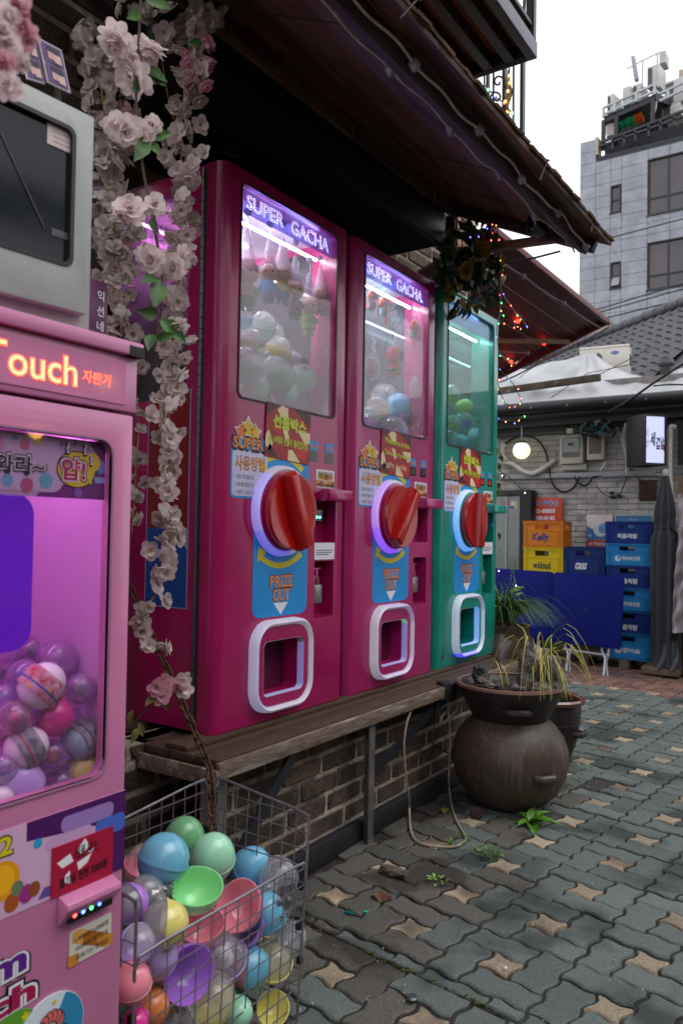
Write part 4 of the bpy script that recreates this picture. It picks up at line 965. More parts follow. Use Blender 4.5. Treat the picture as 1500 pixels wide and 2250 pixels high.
# banner strip behind the glass
def pr(out,d,m,par,name='print'): return G().sheet(out,d).out(name,m,par)
ban=G().prism(rrect(-PW+.05,-.042,1.043,1.130,.004,2),.013,.015).out('window_banner',mStk('banner','#b79fc0'),pm)
pr([(-.16,1.043),(-.042,1.043),(-.042,1.130),(-.075,1.130),(-.06,1.112),(-.06,1.08),(-.115,1.062),(-.15,1.055)],.0127,mStk('violet','#6a1274'),ban)
pr(rrect(-.30,-.115,1.050,1.126,.02),.0125,mStk('banner2','#c3b3cf'),ban); pr(rrect(-.09,-.042,1.082,1.102,.006),.0124,mStk('skyblue','#6f8fd0'),ban); pr(rrect(-.08,-.042,1.068,1.077,.004),.0123,mStk('skyblue2','#8fa8dc'),ban)
for cx,cz,r_,c_ in ((-.175,1.058,.010,'#b05078'),(-.18,1.113,.008,'#c06a90'),(-.205,1.063,.009,'#6fa8c8'),(-.16,1.120,.006,'#d8c060'),(-.145,1.066,.011,'#5fb0c0'),(-.222,1.11,.012,'#c890b0'),(-.09,1.052,.007,'#8a58b0'),(-.195,1.122,.004,'#5f8fd0')): pr(disc(cx,cz,r_,18),.0121,mStk('dot'+c_,c_),ban)
pr([(-.06+.0,1.0725),(-.068,1.061),(-.078,1.072)],.0119,mBk,ban)
pr(disc(-.094,1.0855,.0345,28,.0275),.0120,mBk,ban); pr(disc(-.094,1.0855,.0325,28,.0255),.0118,mYe,ban); pr(disc(-.066,1.098,.014,18),.0117,mYe,ban); pr([(-.066,1.075),(-.067,1.064),(-.08,1.072)],.0117,mYe,ban)
for s,x0,x1,z0,z1 in (('와라~',-.225,-.148,1.073,1.098),('얍!',-.121,-.079,1.069,1.101)):
    text(s,x0,x1,z0,z1,.0115,mBk,ban,off=.09,pad=.004); text(s,x0,x1,z0,z1,.0113,mWh,ban,off=.055,pad=.002); text(s,x0,x1,z0,z1,.0111,mBk if s[0]=='와' else mStk('crimson','#a80d4a'),ban,off=.025)
for x,z,h in ((-.113,1.108,.016),(-.083,1.108,.016),(-.071,1.094,.012),(-.1,1.118,.010),(-.06,1.077,.010),(-.124,1.113,.009)):
    if h>.011: text('?',x-.0025,x+h*.45,z-.002,z+h,.0112,mBk,ban,off=.06,pad=.001); text('?',x,x+h*.4,z,z+h,.0110,mWh,ban,off=.02)
    else: text('?',x,x+h*.5,z,z+h,.0112,mBk,ban)
# inside: lit violet chamber, dark violet acrylic drum, light tube
G().box(-PW+.022,-.022,.392,.398,.602,1.163).out('back_panel',mPinkIn,pm); G().box(-.0235,-.0205,.02,.39,.602,1.163).out('side_panel',mPinkIn,pm)
mVio=mat('violet_led','#ffffff',.4,emit='#ecc8ff',es=22)
G().cyl((-PW+.05,.12,1.156),(-.03,.12,1.156),.006,8).out('light_tube',mVio,pm)
G().prism(rrect(-.5,-.150,.828,1.046,.03,6),.030,.034).out('violet_panel',mat('violet_acrylic','#5c0cb0',.35,emit='#5a00b8',es=.3),pm)
G().box(-PW+.03,-.03,.03,.39,.604,.612).out('floor_plate',mPinkIn,pm)
# lower print band, cards, reader
bd=G().prism([(-PW+.01,.487),(.0005,.480),(.0005,.5985),(-PW+.01,.5985)],-.0008,.0005).out('print_band',mStk('band','#d3a9cc'),pm)
for out,c_ in (([(-.17,.5985),(.0005,.5985),(.0005,.48),(-.02,.48),(-.06,.53),(-.05,.56),(-.17,.573)],'#4a0f5e'),(rrect(-.165,-.03,.577,.596,.009),'#2f2a86'),(rrect(-.115,-.022,.566,.589,.010),'#9a78bc'),(rrect(-.055,.0005,.540,.567,.010),'#4766c4'),(rrect(-.035,.0005,.522,.538,.004),'#6f86d6'),(rrect(-.07,.0005,.507,.523,.006),'#3f57b4'),(rrect(-.14,-.06,.548,.566,.008),'#c59cc8'),(disc(-.152,.565,.007,16),'#2a9ad0'),(disc(-.004,.580,.005,14),'#48b4d0'),([(-.15,.487),(-.09,.484),(-.10,.497),(-.14,.501)],'#6a4a9a')):
    pr(out,-.0010-.00005*random.random(),mStk('b'+c_,c_),bd)
text('2',-.212,-.191,.565,.590,-.0013,mBk,bd,off=.06,pad=.002); text('2',-.212,-.191,.565,.590,-.0016,mYe,bd,off=.03)
pr(disc(-.205,.532,.026,26),-.0013,mStk('gold','#e09a10'),bd); pr(disc(-.207,.533,.020,24),-.0016,mStk('gold2','#f2b21c'),bd)
for cx,cz,r_,c_ in ((-.19,.499,.011,'#a8501c'),(-.182,.515,.009,'#6a7a5a'),(-.168,.503,.011,'#9a2a80'),(-.156,.505,.009,'#8a4a1c')): pr(disc(cx,cz,r_,16,r_*1.15),-.0015-cx*.0001,mStk('bl'+c_,c_),bd)
rc=G().prism([(-.130,.482),(-.023,.476),(-.023,.551),(-.130,.551)],-.0030,-.0012).out('price_card',mStk('cardred','#a80f38'),pm)
for o in ([(-.122,.528),(-.100,.535),(-.094,.522),(-.113,.518)],[(-.088,.536),(-.075,.549),(-.066,.535),(-.08,.527)],[(-.088,.518),(-.062,.524),(-.07,.512),(-.085,.506)],[(-.108,.506),(-.1,.511),(-.098,.492),(-.109,.496)],[(-.07,.527),(-.058,.530),(-.062,.525)]): pr(o,-.0032,mWh,rc,'picture')
text('선물 박스',-.092,-.052,.524,.541,-.0036,mBk,rc,off=.012); text('뽑기음 한판 2000원',-.117,-.034,.492,.506,-.0036,mBk,rc,off=.02,tilt=.004)
g=G(); o=[(0,.437),(0,.480),(-.022,.472),(-.024,.464),(-.003,.437)]
a=[g.v((-.117,y,z)) for y,z in o]; b=[g.v((-.022,y,z)) for y,z in o]; g.face(a); g.face(b[::-1])
for k in range(5): g.face([a[(k+1)%5],a[k],b[k],b[(k+1)%5]])
hd=g.out('coin_hood',mPink,pm,bevel=.0015)
rd=G().box(-.107,-.030,-.0125,-.006,.440,.458).out('coin_reader',mat('reader_black','#07070a',.2),pm)
led_strip('light',rd,-.097,.449,('#ff2a20','#3a60ff','#20e050','#2a50ff'),.0085)
for q_ in rd.children: q_.location.y=-.0112
br=G().prism(rrect(-.096,-.0215,.372,.421,.003,2),-.0016,-.0002).out('bread_card',mStk('cardwhite','#d8cfc4'),pm)
for k in range(11):
    cx,cz=-.09+.062*((k*7)%11)/10,.378+.032*((k*4)%11)/10; pr(rrect(cx-.008,cx+.010,cz-.007,cz+.009,.003,2),-.0018-.00004*k,mStk('bread%d'%(k%3),'#c98632'),br,'picture')
for k,s in enumerate(('1,000원 5,000원','10,000원 되어있음','바꿔가는 팡일음')): text(s,-.088+.002*k,-.028,.405-k*.0135,.413-k*.0135,-.0026,mBk,br,off=.0,tilt=.003)
for s,x0,x1,z0,z1,c_ in (('om',-.262,-.165,.398,.424,'#5a1c86'),('uch',-.262,-.150,.352,.383,'#a00f4c')):
    text(s,x0,x1,z0,z1,-.0008,mBk,pm,off=.14,pad=.007,tilt=.006); text(s,x0,x1,z0,z1,-.0012,mWh,pm,off=.09,pad=.004,tilt=.006); text(s,x0,x1,z0,z1,-.0016,mStk('l'+c_,c_),pm,off=.04,tilt=.006)
eg=G().prism(disc(-.125,.295,.056,30,.052),-.0022,-.0004).out('gift_sticker',mStk('eggw','#d5e2ea'),pm)
pr([(-.125+.055*math.cos(R(a)),.295+.051*math.sin(R(a))) for a in range(-80,66,8)]+[(-.118,.31),(-.10,.27)],-.0024,mStk('eggb','#2a86b4'),eg)
pr(star(-.12,.335,.005),-.0027,mYe,eg); pr(star(-.158,.30,.005),-.0027,mYe,eg)
pr(rrect(-.150,-.100,.262,.290,.002,1),-.0027,mBk,eg); pr(rrect(-.148,-.102,.262,.288,.002,1),-.0029,mWh,eg); pr(rrect(-.151,-.099,.284,.298,.002,1),-.0030,mBk,eg); pr(rrect(-.149,-.101,.286,.2965,.002,1),-.0031,mStk('ribbon','#c02c34'),eg)
for k in range(6):
    a=R(20+28*k); cx,cz=-.125+.016*math.cos(a),.303+.015*math.sin(a); pr(disc(cx,cz,.0075,12,.0095),-.0032-.0001*k,mBk,eg); pr(disc(cx,cz,.006,12,.008),-.00325-.0001*k,mStk('bow2','#d86a66'),eg)
gs_=G().prism(disc(-.182,.325,.036,24,.026),-.0019,-.0004).out('star_sticker',mStk('leafg','#5a9a2c'),pm)
for cx,cz,s in ((-.165,.338,.008),(-.162,.318,.010),(-.187,.322,.010)): pr(star(cx,cz,s),-.0021,mYe,gs_)
# capsules behind the glass
def pc(px,py,dpx,d,typ,c_,lab,rot=(0,0,0),**k):
    p=at(px,py,x=-.95-d); dep=(p-CAM).dot(cf); capsule(p,dpx/2/FPX*dep,typ,c_,lab,rot,'capsules in the pink vending machine',clear=mClearP,**k)
for k,(px,py,d_) in enumerate(((20,1440,74),(75,1430,70),(150,1430,64),(205,1520,62),(210,1600,62),(140,1510,66),(75,1560,66),(20,1610,70),(80,1620,70),(150,1650,66),(215,1700,62),(100,1740,70),(60,1680,66),(20,1480,70))):
    w1=('upper left','upper middle','top right','right','right lower','central','central left','left','middle','lower middle','lower right','bottom','lower left','left upper')[k]
    pc(px,py,d_,.19+.02*(k%3),'half',('clear','lilac','blue','clear','pink','clear','clear')[k%7],'clear ball deep behind the others in the pink machine, '+w1+' of the heap',(.4+k,.3*k,0),**({'toy':('orange','green','white','red')[k%4]} if k%2 else {}))
pc(90,1510,98,.045,'egg','white','printed egg capsule with a red and blue wrapper in the pink machine',(-.75,.25,0))
pc(178,1515,66,.05,'half','clear','clear ball holding a small green toy in the pink machine',(.3,.2,0),toy='green')
pc(185,1475,60,.10,'half','clear','empty clear ball at the right of the pile in the pink machine',(.4,.2,0))
pc(125,1455,92,.11,'half','clear','large clear capsule topmost in the pink machine pile',(.5,.2,0))
pc(190,1570,66,.09,'half','clear','clear ball with a blue toy at the right of the pink machine window',(.5,.4,0),toy='blue')
pc(118,1575,86,.055,'half','magenta','clear and hot pink ball in the middle of the pink machine pile',(.2,-1.1,0),toy='orange')
pc(35,1578,70,.05,'half','pink','pink ball with a red toy inside in the pink machine',(.3,1.2,0),toy='red')
pc(178,1625,84,.05,'egg','grey','silver glitter egg capsule lying on its side in the pink machine',(-1.25,.2,.2))
pc(55,1645,90,.045,'egg','white','white egg capsule with silver band in the pink machine',(-1.1,.45,0))
pc(112,1662,74,.06,'half','clear','clear ball with an orange toy in the pink machine',(.3,.3,0),toy='orange')
pc(185,1690,100,.06,'two','yellow','lilac and yellow ball at the lower right of the pink machine',(.4,-1.5,0),color2='lilac')
pc(45,1725,104,.05,'egg','lilac','large lilac ball low in the pink machine window',(.4,.2,0))
pc(135,1722,60,.055,'half','clear','small clear ball at the bottom of the pink machine window',(.4,.2,0),toy='grey')
pc(8,1690,64,.045,'half','grey','greyish clear ball at the left edge low in the pink machine',(.3,.2,0),toy='grey')
pc(5,1540,70,.09,'half','lilac','lilac clear ball at the left edge of the pink machine pile',(.3,.2,0))
pc(55,1490,80,.12,'half','lilac','clear ball with lilac base behind the printed egg in the pink machine',(.6,.2,0),toy='blue')
pc(40,1540,66,.12,'half','purple','clear ball with purple base deep in the pink machine',(.6,.2,0))
pc(150,1555,76,.15,'half','blue','clear ball with blue base deep in the pink machine',(.6,.2,0))
pc(215,1660,60,.14,'half','clear','clear ball in the far corner of the pink machine window',(.6,.2,0))
pc(5,1755,56,.04,'egg','white','white and black ball in the lower left corner of the pink machine window',(.9,.2,0))
pc(90,1690,80,.13,'half','grey','clear ball with grey base between the lower capsules of the pink machine',(.6,.2,0))
# wrappers on the printed capsules
for nm,c1,c2 in (('printed egg','#c01838','#2a50b0'),('silver glitter','#8a8a90','#2a2a30'),('white egg capsule with','#8c8c94','#b02030')):
    for o in bpy.data.objects:
        if o.get('label','').startswith(nm):
            g=G().lathe([(.985,-.45),(1.045,-.3),(1.05,.1),(1.0,.45),(.93,.62)],(0,0,0),24,cap=False); sl_=g.out('wrapper',mat('wrap'+c1,c1,.3,var=.6,vs=70,c2='#e0c0d0' if nm[0]=='p' else None,c3='#e0c040' if nm[0]=='p' else None,s3=55,t3=.6,bump=.5,bs=500),o)
            G().lathe([(1.055,-.14),(1.06,-.06)],(0,0,0),24,cap=False).out('band',mat('wrap'+c2,c2,.3),o)
# ================================================================ grey metal cabinet on top, turned towards the street
fv=V((.07,1,0)).normalized(); corner=at(207,727,x=-.955); corner.z=1.2885
gc=empty('grey_cabinet','grey metal cabinet with dark glass door and paper note on the pink machine','cabinet',corner,(0,0,math.atan2(fv.y,fv.x)))
mGC=mat('cabinet_grey','#a4a8a4',.5,var=.12,vs=6,bump=.04,bs=200,c3='#8a8478',s3=9,t3=.66)
def cuv(px,py):
    d=cf+(px-750)/FPX*cr-(py-1125)/FPX*cu; n=V((fv.y,-fv.x,0)); t=(corner-CAM).dot(n)/d.dot(n); p=CAM+t*d; return ((p-corner).dot(fv),p.z-corner.z)
hx=cuv(210,485); top=cuv(213,250)[1]; CW=.46
G().box(-CW,0,.012,.30,0,top).out('case',mGC,gc,bevel=.002)
a=cuv(190,262)[0]-.0; dz0=.028
win=[cuv(178,298),cuv(168,592)]
wx1=-.045; wz1=win[0][1]; wz0=win[1][1]
dr=carve(G().box(-CW+.015,-.016,-.006,.011,.024,top-.020).mesh('door',bevel=.0025),[ct(rrect(-CW+.05,wx1,wz0,wz1,.012),-.05,.05)])
link('door',dr,mGC,gc)
G().ring(rrect(-CW+.047,wx1+.003,wz0-.003,wz1+.003,.014),rrect(-CW+.053,wx1-.003,wz0+.003,wz1-.003,.010),-.0075,.0).out('door_gasket',mat('gasket','#241a22',.5),gc)
G().prism(rrect(-CW+.05,wx1,wz0,wz1,.012),.001,.004).out('door_glass',mat('smoked_glass','#1a1f25',.08,spec=.3,var=.2,vs=8),gc)
nz=[cuv(105,268),cuv(172,345)]
no=G().prism([(nz[0][0],nz[1][1]),(nz[1][0],nz[1][1]),(nz[1][0],nz[0][1]),(nz[0][0],nz[0][1])],-.0006,.0008).out('paper_note',mStk('note','#c9b9b4'),gc)
for k in range(4):
    z=nz[0][1]-.010-k*.007; G().sheet([(nz[0][0]+.008,z),(nz[1][0]-.010,z),(nz[1][0]-.010,z+.0012),(nz[0][0]+.008,z+.0012)],-.0009).out('pen_line',mStk('pen','#a07a80'),no)
lb=[cuv(114,500),cuv(167,525)]; pr([(lb[0][0],lb[0][1]),(lb[1][0],lb[1][1]+.004),(lb[1][0],lb[1][1]-.006),(lb[0][0],lb[0][1]-.010)],-.0002,mat('label_grey','#4a4f55',.4),gc,'glass_label')
G().tube([(cuv(2,292)[0],-.001,cuv(2,292)[1]),(cuv(98,502)[0],-.001,cuv(98,502)[1])],.0009,5).out('stay_wire',mGrey,gc)
# ================================================================ photo strips on the wall and purple sign
def pic_strip(px0,py0,px1,py1,px2,py2,label,xx=-1.6):
    p=[at(px0,py0,x=xx),at(px1,py1,x=xx),at(px2,py2,x=xx)]; c4=[p[0],p[1],p[2],p[0]+p[2]-p[1]]
    g=G(); A=[g.v(q) for q in c4]; B=[g.v(q-V((.003,0,0))) for q in c4]; g.face(A); g.face(B[::-1])
    for k in range(4): g.face([A[(k+1)%4],A[k],B[k],B[(k+1)%4]])
    o=tag(g.out('photo_strip',mStk('strip','#b9a9b4')),label,'photo strip')
    f=lambda a,b: c4[0]+(c4[1]-c4[0])*a+(c4[3]-c4[0])*b+V((.0015,0,0))
    for r_ in range(2):
        for (a0,a1,b0,b1,c_,h) in ((.08,.92,.05+.47*r_,.48+.47*r_,'#5a3f78',0),(.25,.55,.2+.47*r_,.4+.47*r_,'#c8a0a0',.001),(.5,.8,.24+.47*r_,.44+.47*r_,'#d0b0a0',.0012),(.28,.75,.1+.47*r_,.22+.47*r_,'#1e1620',.0016)):
            gg=G(); gg.face([gg.v(f(a,b)+V((h,0,0))) for a,b in ((a0,b0),(a1,b0),(a1,b1),(a0,b1))]); gg.out('picture',mStk('p'+c_,c_),o)
pic_strip(84,82,136,110,156,205,'purple photo strip card with a white edge behind the grey cabinet',-1.05)
pic_strip(40,70,80,85,100,185,'second photo strip card half hidden by blossoms above the grey cabinet',-1.055)
xs_=-1.15
def sp(px,py): return at(px,py,x=xs_)
sg=face_root('vertical_sign','narrow purple vertical sign with white Korean letters beside the grey cabinet','sign',xs_,sp(206,700).y,sp(206,740).z)
h1=sp(206,612).z-sg.location.z; w1=sp(236,700).y-sg.location.y
G().box(-.10,w1,0,.012,-.02,h1).out('board',mStk('signpurple','#5c2a52'),sg,bevel=.001)
for k,s in enumerate('익선네컷'):
    zc=h1-.018-k*.0275; text(s,w1*.22,w1*.72,zc-.019,zc,-.001,mWh,sg,off=.01)
# ================================================================ blossom strands
random.seed(21)
def petal(g,ang,el,L,Wd,cup,nz=0,notch=True):
    ca,sa=math.cos(ang),math.sin(ang)
    def f(a,b):
        w_=Wd*math.sin(math.pi*(.08+a*.60)); s_=2*abs(b-.5); x=a*L*(1-.26*s_**2*a-.09*(1-s_)*(a>.9)); y=(b-.5)*w_
        z=cup*L*(a*a)+.10*L*math.sin(a*5+ang*3)*(b-.5)+abs(b-.5)*cup*L*.5+nz
        xx=x*math.cos(el)-z*math.sin(el); zz=x*math.sin(el)+z*math.cos(el)
        return V((xx*ca-y*sa,xx*sa+y*ca,zz))
    g.grid(f,3,4)
def blossom_mesh(layers,name):
    g=G(); g.mi=0
    for n,el,L,Wd,cup,nz in layers:
        a0=random.random()*6
        for k in range(n): petal(g,a0+2*math.pi*k/n+random.uniform(-.15,.15),R(el+random.uniform(-14,14)),L*random.uniform(.88,1.08),Wd,cup,nz)
    g.mi=1
    for k in range(5): a=k*1.26; g.cyl((0,0,.02),(.14*math.cos(a),.14*math.sin(a),.32),.012,4)
    return g.mesh(name,ang=70)
CH=[blossom_mesh([(5,6,1,.78,.12,0),(5,30,.8,.62,.2,.03)],'blossom') for _ in range(4)]
BIG=[blossom_mesh([(8,-14,1,.58,.02,-.05),(8,12,.95,.56,.1,0),(7,38,.8,.5,.16,.04),(6,62,.62,.46,.2,.06)],'blossom') for _ in range(3)]
def petm(n,c,c2):
    m=mat(n,c,.65,var=.12,vs=60,c2=c2,isl=.08); p=m.node_tree.nodes['Principled BSDF']; p.inputs['Subsurface Weight'].default_value=.0; p.inputs['Sheen Weight'].default_value=.2
    N=m.node_tree.nodes; L=m.node_tree.links; tr=N.new('ShaderNodeBsdfTranslucent'); tr.inputs[0].default_value=lin(c); mi=N.new('ShaderNodeMixShader'); mi.inputs[0].default_value=.38; L.new(p.outputs[0],mi.inputs[1]); L.new(tr.outputs[0],mi.inputs[2]); L.new(mi.outputs[0],N['Material Output'].inputs[0]); return m
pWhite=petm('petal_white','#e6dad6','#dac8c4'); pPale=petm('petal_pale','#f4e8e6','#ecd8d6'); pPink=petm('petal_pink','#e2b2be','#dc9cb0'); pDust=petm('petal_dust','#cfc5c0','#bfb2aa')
mStam=mat('stamen','#b8a040',.6); mStem=mat('stem_brown','#4a3630',.7,var=.3,vs=40); mStemY=mat('stem_ochre','#8a7436',.7,var=.2,vs=40)
mLeaf=mat('silk_leaf','#4f7a2e',.5,var=.4,vs=40,c2='#2f4f2a',isl=.2); mLeafD=mat('silk_leaf_dark','#33502c',.5,var=.3,vs=40)
for me in CH+BIG: me.materials.append(pWhite); me.materials.append(mStam)
def leaf_mesh(name='leaf',wd=.5,bend=.25,tooth=True):
    g=G()
    def f(a,b):
        w_=wd*math.sin(math.pi*(a**.8))*.5*(1+.10*(math.sin(a*26) if tooth else 0)); s=(b-.5)*2
        return V((a,s*w_,abs(s)*w_*.35-bend*a*a))
    g.grid(f,8,4); return g.mesh(name,ang=70)
LF=leaf_mesh(); LF.materials.append(mLeaf)
def aim(d,up=None,roll=0):
    z=V(d).normalized(); x=V((0,0,1)).cross(z); x=x.normalized() if x.length>1e-4 else V((1,0,0)); y=z.cross(x)
    return M4(((x.x,y.x,z.x),(x.y,y.y,z.y),(x.z,y.z,z.z))).to_4x4()@M4.Rotation(roll,4,'Z')
TOC=lambda p:(CAM-p).normalized()
def bloom(par,p,r,kind,m_,spread=.9):
    d=TOC(p)*.75+V((random.gauss(0,spread),random.gauss(0,spread),random.gauss(-.1,spread*.8)))
    o=link('blossom',random.choice(BIG if kind=='big' else CH),[m_,mStam],par); o.matrix_local=M4.Translation(p)@aim(d,roll=random.random()*6)@M4.Scale(r,4)
def leafy(par,p,L,d,m_=None):
    d=V(d).normalized(); n=(TOC(p)+V((random.gauss(0,.4),random.gauss(0,.4),random.gauss(.3,.4)))); y=n.cross(d).normalized(); z=d.cross(y)
    o=link('leaf',LF,[m_ or mLeaf],par); o.matrix_local=M4.Translation(p)@M4(((d.x,y.x,z.x),(d.y,y.y,z.y),(d.z,y.z,z.z))).to_4x4()@M4.Scale(L,4)
def strand(label,path,x,r,den,width,m_,stem=mStemY,big=False,leaves=0,pinks=0,xj=.03):
    P=smooth([at(px,py,x=x) for px,py in path],8); o=tag(G().tube(P,.0016 if not big else .0024,6).out('blossom_strand',stem),label,'blossom strand','artificial blossom strands hanging at the left')
    tot=sum((b-a).length for a,b in zip(P,P[1:])); n=max(1,int(tot*den))
    for k in range(n):
        t=(k+random.random())/n*tot; 
        for a,b in zip(P,P[1:]):
            l=(b-a).length
            if t<=l: break
            t-=l
        p=a.lerp(b,min(1,t/max(l,1e-6))); q=p+V((random.uniform(-xj,xj),random.gauss(0,width),random.gauss(0,width*.6)))
        bloom(o,q,r*random.uniform(.78,1.15),'big' if big else 'ch',pPink if random.random()<pinks else (m_ if random.random()<.7 else pDust),.9 if not big else .6)
        if random.random()<.35 and not big: G().tube([p,p.lerp(q,.6)+V((0,0,.006)),q],.0008,4).out('stalk',stem,o)
    for k in range(leaves):
        p=random.choice(P); leafy(o,p,r*random.uniform(1.0,1.5),(random.uniform(-.5,.5),random.uniform(-1,1),random.uniform(-.9,.3)))
    return o
strand('dense white blossom strand hanging over the hinge side of the first magenta machine',[(425,40),(405,200),(398,330),(402,440),(390,560),(388,680),(378,800),(372,900),(375,1000),(368,1100),(372,1200),(355,1270)],-1.36,.026,105,.017,pWhite)
strand('white blossom strand end trailing on the rusty chain beside the machine',[(352,1270),(340,1310),(315,1340),(312,1400),(345,1415),(365,1420)],-1.38,.025,60,.018,pWhite,leaves=0)
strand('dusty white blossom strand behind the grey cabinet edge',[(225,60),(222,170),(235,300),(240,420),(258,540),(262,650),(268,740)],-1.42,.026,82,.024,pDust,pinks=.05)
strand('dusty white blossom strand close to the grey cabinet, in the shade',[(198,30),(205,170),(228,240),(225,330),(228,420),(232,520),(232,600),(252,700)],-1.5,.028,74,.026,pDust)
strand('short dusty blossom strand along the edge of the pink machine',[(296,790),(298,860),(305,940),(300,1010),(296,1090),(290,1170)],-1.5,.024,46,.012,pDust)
strand('high white blossom strand over the black fascia',[(285,30),(330,45),(385,60),(420,40),(455,20),(500,5)],-1.40,.028,70,.03,pWhite,leaves=4)
strand('pinkish blossom strand just right of the large flowers, under the fascia',[(450,80),(440,130),(425,170),(435,190),(440,200)],-1.30,.028,75,.02,pPale,pinks=.75,leaves=3)
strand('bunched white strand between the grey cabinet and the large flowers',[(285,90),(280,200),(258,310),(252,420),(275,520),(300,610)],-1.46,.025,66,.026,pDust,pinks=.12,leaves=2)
strand('thin white strand hanging in front of the side window of the first machine',[(345,60),(375,240),(400,300),(380,360),(395,420),(420,470),(425,520),(400,560),(395,620)],-1.44,.021,44,.022,pWhite,pinks=.05)
# the nearer strand of large pale pink flowers
BS=[(310,0),(306,70),(300,150),(300,230),(306,300),(316,380),(330,450),(345,530),(356,600),(355,680),(345,740),(340,770)]
bs=strand('strand of large pale pink flowers with green leaves nearest in the middle',BS,-1.10,.045,0.1,.0,pPale,mStem,big=True)
for px,py,r in ((255,85,.044),(310,120,.046),(335,105,.036),(270,120,.036),(275,285,.040),(310,290,.034),(250,275,.030),(335,275,.026),(285,460,.040),(340,450,.030),(265,470,.026),(335,570,.036),(385,585,.036),(320,560,.028),(400,560,.028),(390,715,.030),(360,760,.024)):
    bloom(bs,at(px,py,x=-1.10+random.uniform(-.02,.02)),r*.9,'big',pPale,.45)
for px,py,dx,dy,L in ((318,150,60,25,.045),(335,165,40,30,.03),(305,170,-5,50,.045),(320,305,-25,65,.062),(325,300,45,-8,.045),(330,315,25,22,.035),(340,460,40,5,.035),(335,470,5,55,.050),(330,462,-30,10,.032),(345,610,-55,3,.050),(350,615,-8,68,.066),(345,690,-55,-5,.055),(350,700,60,45,.066),(335,735,-15,40,.045),(340,745,45,-10,.040),(320,0,55,10,.05),(305,25,-30,25,.045)):
    a=at(px,py,x=-1.10); b=at(px+dx,py+dy,x=-1.07); leafy(bs,a,L,b-a)
pk=tag(G().tube(smooth([at(410,1500,x=-1.36),at(380,1520,x=-1.37),at(350,1545,x=-1.38),at(310,1570,x=-1.39),at(290,1600,x=-1.4)]),.0018,5).out('blossom_strand',mStem),'small pinkish blossom cluster with leaves tied to the chain near the counter','blossom strand','artificial blossom strands hanging at the left')
for px,py in ((345,1510),(365,1500),(390,1505),(400,1490),(375,1525),(355,1530),(405,1515)): bloom(pk,at(px,py,x=-1.36),.026,'ch',pPink if px<400 else pPale,.7)
for px,py,dx,dy in ((340,1530,-30,25),(355,1535,15,25),(300,1600,-12,45),(292,1560,-10,30),(305,1590,15,35)): a=at(px,py,x=-1.37); b=at(px+dx,py+dy,x=-1.36); leafy(pk,a,.035,b-a,mat('olive_leaf','#5c5a24',.6,var=.3,vs=50))
# nearest, blurred pink and white cluster at the top left corner
nb=tag(G().tube([at(10,-40,x=-.66),at(25,60,x=-.66),at(20,170,x=-.66)],.002,6).out('blossom_strand',mStem),'blurred pink and white blossom cluster nearest the viewer at the top corner','blossom strand','artificial blossom strands hanging at the left')
for px,py,r in ((40,15,.030),(15,35,.030),(60,70,.026),(20,100,.030),(55,90,.024),(10,140,.026),(45,135,.024),(15,185,.030),(25,200,.024),(0,70,.03),(55,30,.022)): bloom(nb,at(px,py,x=-.66),r*.55,'big' if random.random()<.5 else 'ch',pPink if random.random()<.5 else pPale,.5)
# ================================================================ yellow rose ball at the awning end
rb=empty('flower_ball','dark ball of yellow fabric roses and teal leaves hung at the end of the fascia','flower ball',at(1030,592,y=2.93))
random.seed(31)
ROSE=[blossom_mesh([(6,10,1,.8,.2,0),(6,40,.8,.75,.3,.05),(5,68,.6,.6,.3,.08)],'rose') for _ in range(2)]
mRose=mat('rose_ochre','#867220',.7,var=.4,vs=30,isl=.3); mTealL=mat('teal_leaf','#1f5a54',.5,var=.4,vs=40,isl=.3); mDkL=mat('dark_leaf','#2a3d1e',.6,var=.4,vs=40,isl=.3)
for me in ROSE: me.materials.append(mRose); me.materials.append(mStam)
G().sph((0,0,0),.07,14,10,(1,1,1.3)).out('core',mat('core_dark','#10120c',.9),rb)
for k in range(190):
    d=V((random.gauss(0,1),random.gauss(0,1),random.gauss(0,1))).normalized(); p=V((d.x*.115,d.y*.10,d.z*.165+.0))*random.uniform(.75,1.1)
    if k%13==0: o=link('rose',random.choice(ROSE),[mRose,mStam],rb); o.matrix_local=M4.Translation(p)@aim(d)@M4.Scale(.044,4)
    else:
        o=link('leaf',LF,[random.choice((mDkL,mDkL,mTealL,mLeafD,mat('yellow_leaf','#7d7a28',.5,isl=.3)))],rb); dd=(d+V((random.gauss(0,.7),random.gauss(0,.7),random.gauss(-.2,.7)))).normalized(); o.matrix_local=M4.Translation(p)@aim(dd)@M4.Rotation(R(-90),4,'Y')@M4.Scale(random.uniform(.04,.065),4)
# coloured fairy lights down the machine end
FX=dict(x=-1.22)
def fl(label,path,cols=MIX,ev=5,k=FX,r=.0018,b=.0023,es=3,wire=None): return lightstring('fairy_lights',label,path,k,cols,ev,r,b,'strings of coloured fairy lights',es,wire)
PW_=mat('pale_wire','#8d8288',.6)
fl('fairy lights falling straight from the tie beam beside the rose ball',[(1100,560),(1100,600),(1099,650),(1098,690),(1090,720),(1093,760)],wire=PW_)
fl('fairy light branch reaching right with red lamps below the rose ball',[(1100,640),(1115,665),(1135,690),(1148,705),(1158,722)],wire=PW_,ev=5)
fl('short fairy light twig with a blue lamp beside the canopy cord',[(1102,660),(1106,690),(1104,715)],ev=5)
fl('fairy lights bunched on top of the rose ball under the tie beam',[(1030,530),(1045,515),(1070,505),(1085,490),(1080,515),(1075,530)],ev=5)
fl('bare twig of fairy lights hanging from the rafter',[(1086,490),(1092,510),(1094,535)],ev=9)
fl('fairy lights beside the teal machine window, looping outwards',[(1094,775),(1110,790),(1125,800),(1138,795)],ev=5,wire=PW_)
